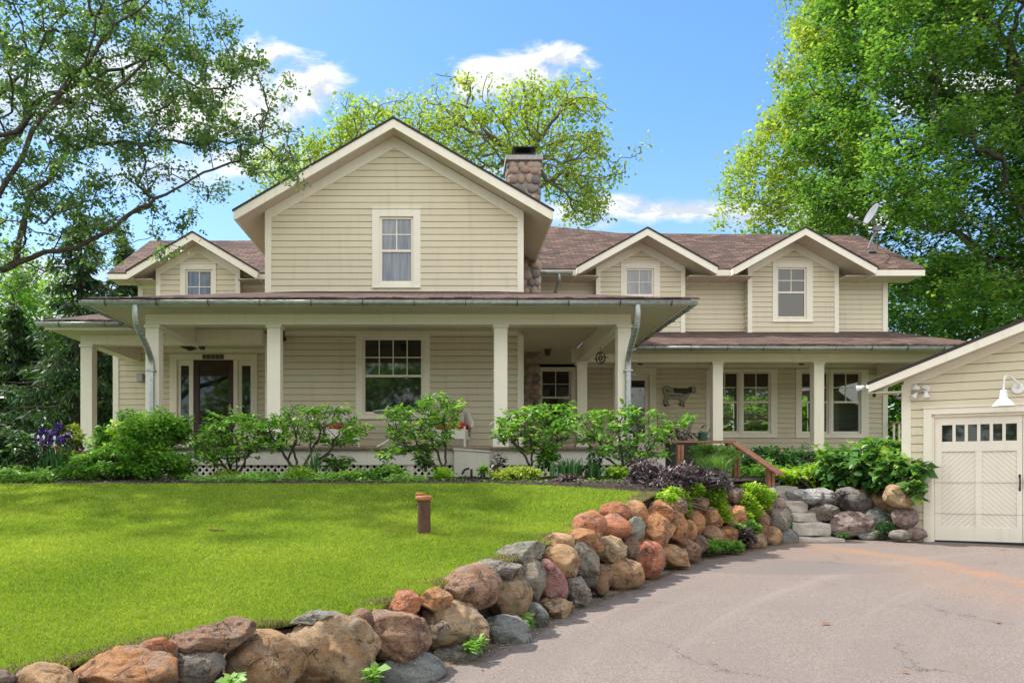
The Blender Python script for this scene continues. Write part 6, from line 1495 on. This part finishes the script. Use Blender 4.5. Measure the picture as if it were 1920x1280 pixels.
for i, (lab, b, poly) in enumerate(vb):
    shrub('viburnum_shrub', lab, b, poly, 12.9, 14.1, m_lf_vib, 2400, .083, 200 + i, npts=100, md=.16, group='viburnum shrubs along the porch', r0=.0058, spread=.07)
def mound(name, label, cat, px, py, w, h, y, m, n, ls, seed, up=.7, width=.6, depth=None, kind=None, group=None, gz=None, shell=.55, fold=.12, droop=.1, lobes=9, tsd=.24, stems=True, flat=1.0):
    """dense low plant: leaves in overlapping lobes over short stems"""
    rng = np.random.default_rng(seed); X, Zc = PX(px, y), PZ(py, y); rx, rz = w / F * y / 2, h / F * y / 2; ry = depth or rx * .8
    lc = rng.normal(size=(lobes, 3)); lc /= np.linalg.norm(lc, axis=1)[:, None]; lc *= rng.uniform(.2, .62, lobes)[:, None]; lr = rng.uniform(.42, .62, lobes)
    k = rng.integers(0, lobes, n); d = rng.normal(size=(n, 3)); d /= np.linalg.norm(d, axis=1)[:, None]; r = (shell + (1 - shell) * rng.random(n) ** .6)[:, None]
    q = lc[k] + d * r * lr[k][:, None]; q += rng.normal(0, .05, q.shape)
    c = np.array([X, y, Zc]) + q * np.array([rx, ry, rz]) * 1.12
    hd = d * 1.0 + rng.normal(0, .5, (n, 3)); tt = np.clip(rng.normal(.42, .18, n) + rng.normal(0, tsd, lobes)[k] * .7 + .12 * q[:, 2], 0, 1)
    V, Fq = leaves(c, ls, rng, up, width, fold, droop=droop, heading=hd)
    zb = Zc - rz
    if kind == 'stuff':
        o = npmesh(name, V, Fq, m, None, tint=np.repeat(tt, 4), origin=(X, y, zb)); return tag(o, label, cat, group, 'stuff')
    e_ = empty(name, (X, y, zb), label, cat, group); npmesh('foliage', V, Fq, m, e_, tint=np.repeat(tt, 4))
    if stems:
        B = MB()
        for j in range(lobes + 4):
            t = lc[j % lobes] * np.array([rx, ry, rz]) * rng.uniform(.6, 1.1) + np.array([X, y, Zc]); b = np.array([X + rng.normal(0, rx * .12), y + rng.normal(0, ry * .12), zb - .03]); mm = (t + b) / 2 + rng.normal(0, rx * .06, 3)
            B.tube([tuple(b), tuple(mm), tuple(t)], .01, 5, False, [min(.012, rx * .04), .007, .003])
        B.build('stems', m_bark, e_)
    return e_
# big rounded bush: several mounds grown into one plant
def bigbush(name, label, cat, parts, y, m, n, ls, seed, stems=True, group=None, **kw):
    rng = np.random.default_rng(seed); Vs = []; Fs = []; T_ = []; nn_ = 0; base = None; tot = sum(p[2] * p[3] for p in parts)
    X0, Z0 = PX(parts[0][0], y), PZ(parts[0][1] + parts[0][3] / 2, y)
    for (px, py, w, h, dy) in parts:
        yy = y + dy; m_ = int(n * w * h / tot); X, Zc = PX(px, yy), PZ(py, yy); rx, rz = w / F * yy / 2, h / F * yy / 2
        L = 22; lc = rng.normal(size=(L, 3)); lc /= np.linalg.norm(lc, axis=1)[:, None]; lc *= rng.uniform(.45, .85, L)[:, None]; lr = rng.uniform(.20, .36, L)
        k = rng.integers(0, L, m_); d = rng.normal(size=(m_, 3)); d /= np.linalg.norm(d, axis=1)[:, None]; r = (.5 + .5 * rng.random(m_) ** .6)[:, None]
        q = lc[k] + d * r * lr[k][:, None]; c = np.array([X, yy, Zc]) + q * np.array([rx, rx * .85, rz])
        V, Fq = leaves(c, ls, rng, kw.get('up', .6), kw.get('width', .55), .12, droop=kw.get('droop', .1), heading=d + rng.normal(0, .5, (m_, 3)))
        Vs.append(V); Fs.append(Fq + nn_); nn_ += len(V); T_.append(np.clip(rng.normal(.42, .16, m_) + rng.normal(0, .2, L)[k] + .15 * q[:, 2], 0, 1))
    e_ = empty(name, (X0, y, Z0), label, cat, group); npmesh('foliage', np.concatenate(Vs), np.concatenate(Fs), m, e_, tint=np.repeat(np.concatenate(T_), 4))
    if stems:
        B = MB()
        for (px, py, w, h, dy) in parts:
            for j in range(14):
                yy = y + dy; t = np.array([PX(px + rng.uniform(-.4, .4) * w, yy), yy + rng.uniform(-.3, .3), PZ(py - rng.uniform(-.3, .35) * h, yy)]); b = np.array([X0 + rng.normal(0, .1), y + rng.normal(0, .08), Z0])
                B.tube([tuple(b), tuple((t + b) / 2 + rng.normal(0, .06, 3)), tuple(t)], .012, 5, False, [.02, .012, .005])
        B.build('stems', m_bark, e_)
    return e_
bigbush('rounded_shrub', 'large dense green bush at the porch corner beside the iris bed', 'shrub', [(262, 838, 170, 130, 0), (215, 850, 130, 110, .2), (320, 800, 90, 85, .1), (195, 870, 120, 74, -.2), (290, 868, 150, 80, -.1), (160, 885, 80, 48, -.5), (250, 800, 90, 70, .3), (340, 800, 44, 70, .2)], 12.8, m_lf_vib, 24000, .058, 301, width=.55)
bigbush('hydrangea_shrub', 'broad-leaved hydrangea bush spilling over the boulders beside the garage', 'shrub', [(1636, 872, 180, 92, -.1), (1590, 872, 110, 84, .1), (1685, 880, 90, 80, -.9), (1560, 865, 70, 60, .2), (1706, 882, 56, 56, -1.2), (1714, 918, 38, 56, -1.4), (1650, 905, 120, 44, -.2), (1660, 842, 120, 50, .2)], 14.3, m_lf_hyd, 3600, .125, 302, width=.72, up=.5, droop=.35)
bigbush('evergreen_shrub', 'dark glossy shrub between the handrail posts and the porch', 'shrub', [(1440, 866, 110, 74, 0), (1500, 868, 90, 70, .3), (1410, 870, 60, 64, .4)], 17.2, m_lf_dk, 7000, .085, 303, width=.4)
bigbush('purple_shrub', 'mass of dark purple lance-shaped foliage at the end of the bed', 'shrub', [(1215, 894, 80, 58, 0), (1268, 892, 100, 54, -.1), (1322, 896, 80, 40, .1), (1203, 874, 40, 30, .2), (1350, 904, 50, 28, .3), (1235, 912, 100, 30, -.3), (1195, 908, 60, 34, -.1)], 11.4, m_lf_pur, 9500, .06, 304, width=.30, up=.25, droop=.15)
bigbush('soft_green_shrub', 'feathery blue-green shrub under the horizontal handrail', 'shrub', [(1340, 852, 90, 38, 0), (1318, 846, 50, 30, .2), (1366, 858, 34, 50, .1)], 15.2, m_lf_gc, 4200, .06, 305, width=.25)
bigbush('leafy_perennial', 'pale green broad-leaved perennial just behind the top limestone step', 'plant', [(1515, 895, 90, 36, 0), (1545, 888, 56, 40, .3), (1482, 893, 34, 26, -.1)], 14.9, m_lf_lim, 1100, .11, 306, width=.42, up=.5)
bigbush('white_green_shrub', 'shrub with grey-green white-edged leaves at the far end of the iris bed', 'shrub', [(20, 838, 90, 90, 0), (-20, 820, 80, 110, .3), (48, 850, 50, 60, -.2)], 12.4, m_lf_var, 4200, .075, 307, width=.55)
bigbush('variegated_shrub', 'small cream-edged shrub beside the white picket fence', 'shrub', [(137, 818, 40, 44, 0), (128, 862, 50, 40, -.3)], 13.3, m_lf_gold, 900, .06, 308)
# trailing lime cushions on the wall
def trail(label, blobs, seed, m=m_lf_lim, n=2600, ls=.036, name='creeping_plant'):
    rng = np.random.default_rng(seed); Vs = []; Fs = []; nn_ = 0; T_ = []; c0 = None; tot = sum(b[2] * b[3] for b in blobs)
    for (px, py, w, h, off) in blobs:
        d = wall_depth(px, py) - .17 + off; m_ = max(60, int(n * w * h / tot)); X, Z_ = PX(px, d), PZ(py, d); s_ = d / F
        if c0 is None: c0 = (X, d, Z_)
        q = rng.normal(size=(m_, 3)); q /= np.linalg.norm(q, axis=1)[:, None]; q *= (.65 + .4 * rng.random(m_))[:, None]; c = np.array([X, d, Z_]) + q * np.array([w * s_ / 2, .13, h * s_ / 2])
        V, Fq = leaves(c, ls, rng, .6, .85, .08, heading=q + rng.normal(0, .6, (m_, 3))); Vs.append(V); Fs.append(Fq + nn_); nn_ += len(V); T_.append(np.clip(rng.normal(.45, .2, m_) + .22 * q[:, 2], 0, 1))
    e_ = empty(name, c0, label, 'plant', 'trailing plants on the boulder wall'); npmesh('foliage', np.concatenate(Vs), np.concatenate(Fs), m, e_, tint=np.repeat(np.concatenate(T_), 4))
    st = MB()
    for (px, py, w, h, off) in blobs: d = wall_depth(px, py) - .12 + off; p = Vector(c0); q = P(px, py, d); st.tube([p + Vector((.01, 0, 0)), p.lerp(q, .5) + Vector((0, -.02, .02)), q + Vector((0, 0, .01))], .006, 5)
    st.build('stems', m_barkl, e_)
trail('long lime-green creeper pouring down between the red boulders', [(1246, 934, 44, 24, -.02), (1290, 918, 60, 30, 0), (1325, 920, 70, 34, 0), (1262, 926, 36, 26, 0), (1345, 938, 34, 36, 0), (1352, 958, 26, 34, 0), (1360, 970, 22, 20, -.02), (1278, 935, 26, 30, 0), (1288, 950, 14, 26, 0)], 401, n=5200)
trail('yellow-tinged lime cushion cascading below the handrail post', [(1410, 922, 60, 32, 0), (1425, 940, 44, 36, 0), (1400, 945, 36, 44, 0), (1415, 960, 26, 24, 0), (1402, 968, 18, 18, 0), (1440, 930, 26, 22, 0)], 402, n=4200)
trail('green mat hanging beside the tall brown boulder', [(1398, 985, 40, 22, 0), (1412, 990, 26, 20, 0), (1385, 990, 22, 16, 0)], 403, n=1700, m=m_lf_gc)
trail('green clump at the foot of the wall on the driveway edge', [(1345, 1022, 44, 20, -.05), (1372, 1024, 40, 18, -.05), (1335, 1026, 22, 12, -.08)], 404, n=2200, m=m_lf_gc, ls=.042)
trail('dark ruffled heuchera rosette between tan and orange boulders', [(1388, 1003, 34, 24, -.02), (1402, 1008, 22, 20, -.03)], 405, n=240, m=m_lf_pur, ls=.075, name='heuchera')
trail('tiny green tuft between the steep orange boulders', [(1283, 985, 9, 14, 0)], 406, n=120, m=m_lf_gc)
trail('small weed sprouting under the massive pointed boulder', [(893, 1203, 22, 14, -.02), (884, 1207, 10, 8, 0)], 407, n=46, m=m_lf_gc, ls=.05, name='weed')
trail('small weed at the base of the lichen boulder', [(990, 1162, 12, 20, -.02)], 408, n=46, m=m_lf_gc, ls=.04, name='weed')
trail('small weed by the golden-tan boulder at the picture bottom', [(437, 1276, 18, 10, -.04)], 409, n=30, m=m_lf_gc, ls=.05, name='weed')
trail('small weed against the blue-grey boulder', [(702, 1262, 10, 22, -.03)], 410, n=30, m=m_lf_gc, ls=.05, name='weed')
for i, (px, py, w, h, m_, n_, lab) in enumerate([(1578, 930, 28, 30, m_lf_pur, 240, 'purple spiky plant growing between white slab and blue-grey boulder'), (1662, 992, 44, 30, m_lf_dk, 420, 'dark grey-green plant at the foot of the boulder pile'), (1582, 1003, 22, 8, m_lf_gc, 110, 'little green weed beside the mauve boulder'), (1728, 1003, 14, 8, m_lf_gc, 60, 'little weed against the garage door casing')]):
    mound('small_plant', lab, 'plant', px, py, w, h, 13.25 if i else 13.7, m_, n_, .05, 420 + i, width=.4)
# ---- plants of the bed along the porch
bedl = [('round_spirea', 'bright green round spirea at the bush end of the bed', 342, 884, 62, 44, 13.0, m_lf_lim, 1500, .045), ('round_spirea', 'round spirea before the splayed viburnum stems', 562, 889, 54, 38, 12.7, m_lf_lim, 1300, .045), ('round_spirea', 'small round spirea before the bulkhead box', 830, 889, 42, 34, 12.7, m_lf_lim, 1000, .045),
        ('golden_perennial', 'yellow-green feathery plant near the first spirea', 425, 890, 60, 22, 13.2, m_lf_gold, 800, .045), ('golden_perennial', 'wide yellow-green juniper-like clump below the fourth viburnum', 975, 890, 104, 32, 12.7, m_lf_gold, 2000, .045),
        ('lime_perennial', 'lime plant beside the purple foliage mass', 1155, 888, 46, 34, 12.8, m_lf_lim, 800, .045), ('heuchera', 'low pinkish-purple heuchera row in the mulch', 1068, 900, 56, 20, 12.2, m_lf_pur, 500, .055),
        ('hosta', 'blue-green low leaves beside the middle spirea', 660, 893, 90, 22, 12.6, m_lf_gc, 1100, .06), ('hosta', 'broad-leaved hosta clump near the red-cushioned chair', 722, 889, 80, 30, 12.6, m_lf_bush, 700, .085), ('ground_ivy', 'soft green low mound before the lattice', 480, 895, 96, 24, 12.6, m_lf_gc, 1700, .04), ('ground_ivy', 'soft green low mound next to the round spirea', 610, 896, 60, 20, 12.5, m_lf_gc, 1000, .04),
        ('leafy_weed', 'tall leafy plant before the lattice below the chair', 630, 868, 70, 34, 13.6, m_lf_bush, 420, .07), ('leafy_weed', 'leafy seedling in front of the skirt board by the tall viburnum', 797, 858, 34, 46, 13.4, m_lf_bush, 240, .07), ('leafy_weed', 'dark weedy sprigs beyond the bulkhead box', 935, 872, 22, 44, 13.2, m_lf_pur, 170, .06), ('leafy_weed', 'shrubby sprig of dull purple in front of the lattice end', 1115, 870, 34, 60, 13.0, m_lf_dk, 420, .055),
        ('leafy_weed', 'pale leafy stems under the fourth viburnum', 1030, 855, 46, 40, 13.4, m_lf_vib, 300, .085), ('red_coleus', 'crimson foliage plant behind the lime cushion', 1400, 909, 52, 18, 13.4, m_lf_redf, 320, .055), ('red_coleus', 'little red leaf tuft at the fourth limestone step', 1459, 934, 14, 8, 13.3, m_lf_redf, 40, .045), ('leafy_weed', 'fresh green weed at the end of the bulkhead box', 908, 882, 20, 24, 13.0, m_lf_vib, 140, .06)]
for i, (nm, lab, px, py, w, h, y, m_, n_, ls) in enumerate(bedl): mound(nm, lab, 'plant', px, py, w, h, y, m_, int(n_), ls, 500 + i, width=.4 if 'spirea' in nm else .6)
def gcover(name, label, px0, px1, py, y, dyy, hz, m, n, ls, seed):
    rng = np.random.default_rng(seed); x = rng.uniform(PX(px0, y), PX(px1, y), n); yy = rng.uniform(y - dyy, y + dyy, n)
    h = np.array([mnoise.noise(Vector((a * 2.2, b * 2.2, seed))) for a, b in zip(x, yy)]); ok = h > -.18; x, yy, h = x[ok], yy[ok], h[ok]
    z = LZ(yy) + rng.random(len(x)) ** 1.5 * hz * (.45 + .9 * np.clip(h + .2, 0, 1)) + .01
    V, Fq = leaves(np.stack([x, yy, z], 1), ls, rng, .9, .75, .1); o = npmesh(name, V, Fq, m, None, tint=np.repeat(np.clip(rng.normal(.42, .22, len(x)) + h * .3, 0, 1), 4)); tag(o, label, 'ground cover', kind='stuff')
gcover('ground_cover', 'low mixed greenery carpeting the bed in front of the lattice', 370, 800, 900, 12.55, .65, .12, m_lf_gc, 9000, .045, 601)
gcover('ground_cover', 'pale spreading ground cover around the irises', -60, 120, 900, 12.1, .7, .24, m_lf_gc, 9000, .055, 602)
gcover('ground_cover', 'scattered seedlings in the mulch near the boulders', 800, 1240, 900, 12.4, .9, .06, m_lf_bush, 1100, .04, 603)
gcover('ground_cover', 'green underplanting below the porch of the sunroom wing', 1380, 1640, 900, 16.8, 1.6, .35, m_lf_bush, 9000, .08, 604)
gcover('ground_cover', 'greenery under the great dark spruce', -300, 330, 900, 17.5, 2.5, .5, m_lf_bush, 9000, .10, 605)
rng = np.random.default_rng(77)
# mulch chips
n = 9000; x = rng.uniform(-7, 5, n); yy = YB(np.minimum(x, 3.1)) + rng.random(n) * 3.2; yy = np.where(x > 2.4, XLI(x) + rng.random(n) * 2.5, yy); z = LZ(yy) + .03 + rng.random(n) * .02
V, Fq = leaves(np.stack([x, yy, z], 1), .045, rng, 1.5, .4, .02); tag(npmesh('mulch_chips', V, Fq, mat('mulch_chip', f_speck((.03, .02, .015), (.12, .08, .06), 25), rough=.9), None), 'loose dark bark chips over the planting bed', 'mulch', kind='stuff')
# grasses and irises
def clump(name, label, cat, px, py0, py1, w, y, m, n, width, seed, lean=.3, gz=None, flowers=None):
    rng = np.random.default_rng(seed); X = PX(px, y); rx = w / F * y / 2; zb = PZ(py1, y); L = PZ(py0, y) - zb
    P0 = np.stack([X + rng.normal(0, rx * .45, n), y + rng.normal(0, rx * .4, n), np.full(n, zb)], 1); V, F4, F3 = blades(P0, L * 1.05, width, rng, lean)
    Fq = np.concatenate([F4, F3]); e_ = empty(name, (X, y, zb), label, cat)
    me = bpy.data.meshes.new('blades'); fl = [tuple(f) for f in F4] + [tuple(f[:3]) for f in F3]; me.from_pydata([tuple(v) for v in V], [], fl)
    a = me.attributes.new('tint', 'FLOAT', 'POINT'); a.data.foreach_set('value', np.repeat(np.clip(rng.normal(.45, .22, n), 0, 1), 5).astype(np.float32)); me.materials.append(m)
    o = bpy.data.objects.new('blades', me); place(o, e_, (0, 0, 0)); return e_
clump('ornamental_grass', 'lime ornamental grass clump in front of the handrail', 'grass clump', 1338, 850, 895, 50, 13.4, m_lf_gc, 600, .010, 701, .5)
clump('iris_clump', 'sword-leaved iris clump between the fourth and fifth viburnums', 'plant', 1065, 858, 893, 70, 13.0, m_lf_iris, 120, .03, 702, .2)
clump('iris_clump', 'sword-leaved iris clump near the dull purple sprig', 'plant', 1112, 862, 896, 30, 12.8, m_lf_iris, 50, .026, 703, .2)
clump('daylily', 'narrow upright leaves among the splayed viburnum stems', 'plant', 588, 830, 892, 24, 13.2, m_lf_iris, 26, .022, 704, .25)
clump('daylily', 'arching grass-like leaves at the very edge of the iris bed', 'plant', 2, 858, 912, 50, 12.2, m_lf_iris, 90, .02, 705, .5)
clump('daylily', 'tiny upright blades beside the lowest limestone step', 'plant', 1483, 966, 992, 10, 13.0, m_lf_iris, 14, .014, 706, .2)
ir = clump('bearded_iris', 'tall purple bearded irises in front of the white picket fence', 'flowering plant', 104, 832, 895, 76, 12.9, m_lf_iris, 210, .034, 707, .16)
for (px, py, m_, r_) in [(109, 798, m_lf_irisf, 8), (78, 811, m_lf_irisf, 8), (91, 815, m_lf_irisf, 9), (106, 812, m_lf_irisf, 8), (125, 816, m_lf_irisf, 9), (108, 826, m_lf_irisf, 10), (96, 826, m_lf_irisf, 8), (82, 828, m_lf_irisf, 8), (70, 824, m_lf_irisf, 6), (80, 838, m_lf_pur, 8), (120, 828, m_lf_irisf, 7), (92, 836, m_lf_pur, 7), (67, 841, m_lf_irisf, 5), (112, 842, m_lf_org, 6), (101, 839, m_lf_org, 5), (98, 843, m_lf_irisf, 5)]:
    rg = np.random.default_rng(int(px * 31 + py)); y = 12.9 + rg.uniform(-.25, .15); c = np.array(P(px, py, y)); k = 16; hd = rg.normal(size=(k, 3)); hd[:, 2] = np.where(np.arange(k) % 2 == 0, 1.2, -.9) * .6; s_ = r_ / F * y
    V, Fq = leaves(np.repeat(c[None], k, 0) + rg.normal(0, s_ * .12, (k, 3)), s_ * .9, rg, .1, .85, .2, heading=hd); f_ = npmesh('flower', V, Fq, m_, ir, tint=np.repeat(np.where(np.arange(k) % 2 == 0, .75, .25), 4))
    q = MB(); q.tube([(c[0], c[1], c[2]), (c[0] * 1.001, c[1], c[2] - .2), (c[0] + .01, c[1], -.05)], .006, 5); q.build('stalk', m_lf_iris, f_)
# planter foliage belongs to the planter
rg = np.random.default_rng(9); c = np.array(P(1268, 822, Yp)); n = 160; C = c + rg.normal(0, 1, (n, 3)) * np.array([.28, .12, .12]); V, Fq = leaves(C, .13, rg, .2, .3); npmesh('foliage', V, Fq, m_lf_pur, plt, tint=np.repeat(rg.random(n) * .5, 4))

# ---- lawn grass
rng = np.random.default_rng(5); N = 420000
yy = 3.3 * (11.8 / 3.3) ** rng.random(int(N * 1.6)); yy = np.concatenate([yy, 3.3 + 5 * rng.random(int(N * .3))])
xl = -1.0 * yy * .62 - .5; xr = XL(yy) + .06; x = xl + (xr - xl) * rng.random(len(yy))
keep = rng.random(len(yy)) < np.clip((xr - xl) / (.75 * yy), 0, 1); ok = (yy < YB(x) + .04) & keep; x, yy = x[ok][:N], yy[ok][:N]
idx = rng.permutation(len(x)); x, yy = x[idx], yy[idx]
patch = np.array([mnoise.noise(Vector((a * .9, b * .9, 0))) + .5 * mnoise.noise(Vector((a * 4, b * 4, 3))) for a, b in zip(x[::12], yy[::12])]); patch = np.repeat(patch, 12)[:len(x)]
# sort so neighbours share a patch value
order = np.lexsort((np.round(x * 5), np.round(yy * 5))); x, yy = x[order], yy[order]
patch = np.array([mnoise.noise(Vector((a * .9, b * .9, 0))) + .5 * mnoise.noise(Vector((a * 4, b * 4, 3))) for a, b in zip(x[::6], yy[::6])]); patch = np.repeat(patch, 6)[:len(x)]
edge = np.clip(1 - (XL(yy) - x) / .22, 0, 1)
n = len(x); P0 = np.stack([x, yy, LZ(yy) - .004], 1)
Lb = .042 * (1 + .15 * patch); V, F4, F3 = blades(P0, Lb, .0028 + .00075 * yy, rng, .5)
tt = np.clip(.47 + .26 * patch + rng.normal(0, .2, n), 0, 1)
me = bpy.data.meshes.new('lawn_grass'); nv = len(V); nq = n
me.vertices.add(nv); me.vertices.foreach_set('co', V.astype(np.float32).ravel())
lv = np.concatenate([F4, F3[:, :3].copy().repeat(1, 0)], 1).reshape(-1)          # quad + tri per blade
me.loops.add(len(lv)); me.loops.foreach_set('vertex_index', lv.astype(np.int32))
st = np.stack([np.arange(n) * 7, np.arange(n) * 7 + 4], 1).ravel(); tot = np.tile([4, 3], n)
me.polygons.add(2 * n); me.polygons.foreach_set('loop_start', st.astype(np.int32)); me.polygons.foreach_set('loop_total', tot.astype(np.int32))
a = me.attributes.new('tint', 'FLOAT', 'POINT'); a.data.foreach_set('value', np.repeat(tt, 5).astype(np.float32)); me.update(calc_edges=True); me.materials.append(m_grass)
go = bpy.data.objects.new('lawn_grass', me); col.objects.link(go); tag(go, 'short mown green grass covering the lawn', 'grass', kind='stuff')
# dry thatch along the top of the wall
n = 26000; yy = 3.4 + 7.5 * rng.random(n); x = XL(yy) - np.abs(rng.normal(0, .10, n)) + .06; cl = np.array([mnoise.noise(Vector((b * 2.0, 0, 5))) for b in yy]); ok = cl > -.05; x, yy = x[ok], yy[ok]; n = len(x)
V, F4, F3 = blades(np.stack([x, yy, LZ(yy) - .01], 1), .085, .006, rng, .9); V = V; tag(npmesh('dry_grass', V, np.concatenate([F4]), m_thatch, None, tint=np.repeat(rng.random(n), 5)), 'straw-coloured dry grass behind the boulders', 'grass', kind='stuff')

# grit, leaf crumbs and cones gathered where the wall meets the drive
rng = np.random.default_rng(88); n = 5200; yy = 3.4 + 10 * rng.random(n); x = XB(yy) + np.abs(rng.normal(0, .09, n)) * rng.uniform(.2, 1.6, n) - .06; z = DZ(yy) + .006 + rng.random(n) * .008
V, Fq = leaves(np.stack([x, yy, z], 1), rng.uniform(.006, .03, n), rng, 2.5, .7, .05); tag(npmesh('wall_foot_litter', V, Fq, m_thatch, None, tint=np.repeat(rng.random(n) * .8, 4)), 'grit and leaf crumbs along the foot of the boulder wall', 'litter', kind='stuff')
n = 260; x = rng.uniform(-.5, 13, n); yy = rng.uniform(4.6, 13.2, n); ok = x > XB(yy) + .3; x, yy = x[ok], yy[ok]; n = len(x)
V, Fq = leaves(np.stack([x, yy, DZ(yy) + .008], 1), rng.uniform(.012, .045, n), rng, 2.5, .5, .08); tag(npmesh('drive_litter', V, Fq, m_dryl, None, tint=np.repeat(rng.random(n) * .7, 4)), 'tiny twigs and leaf scraps strewn over the driveway', 'litter', kind='stuff')
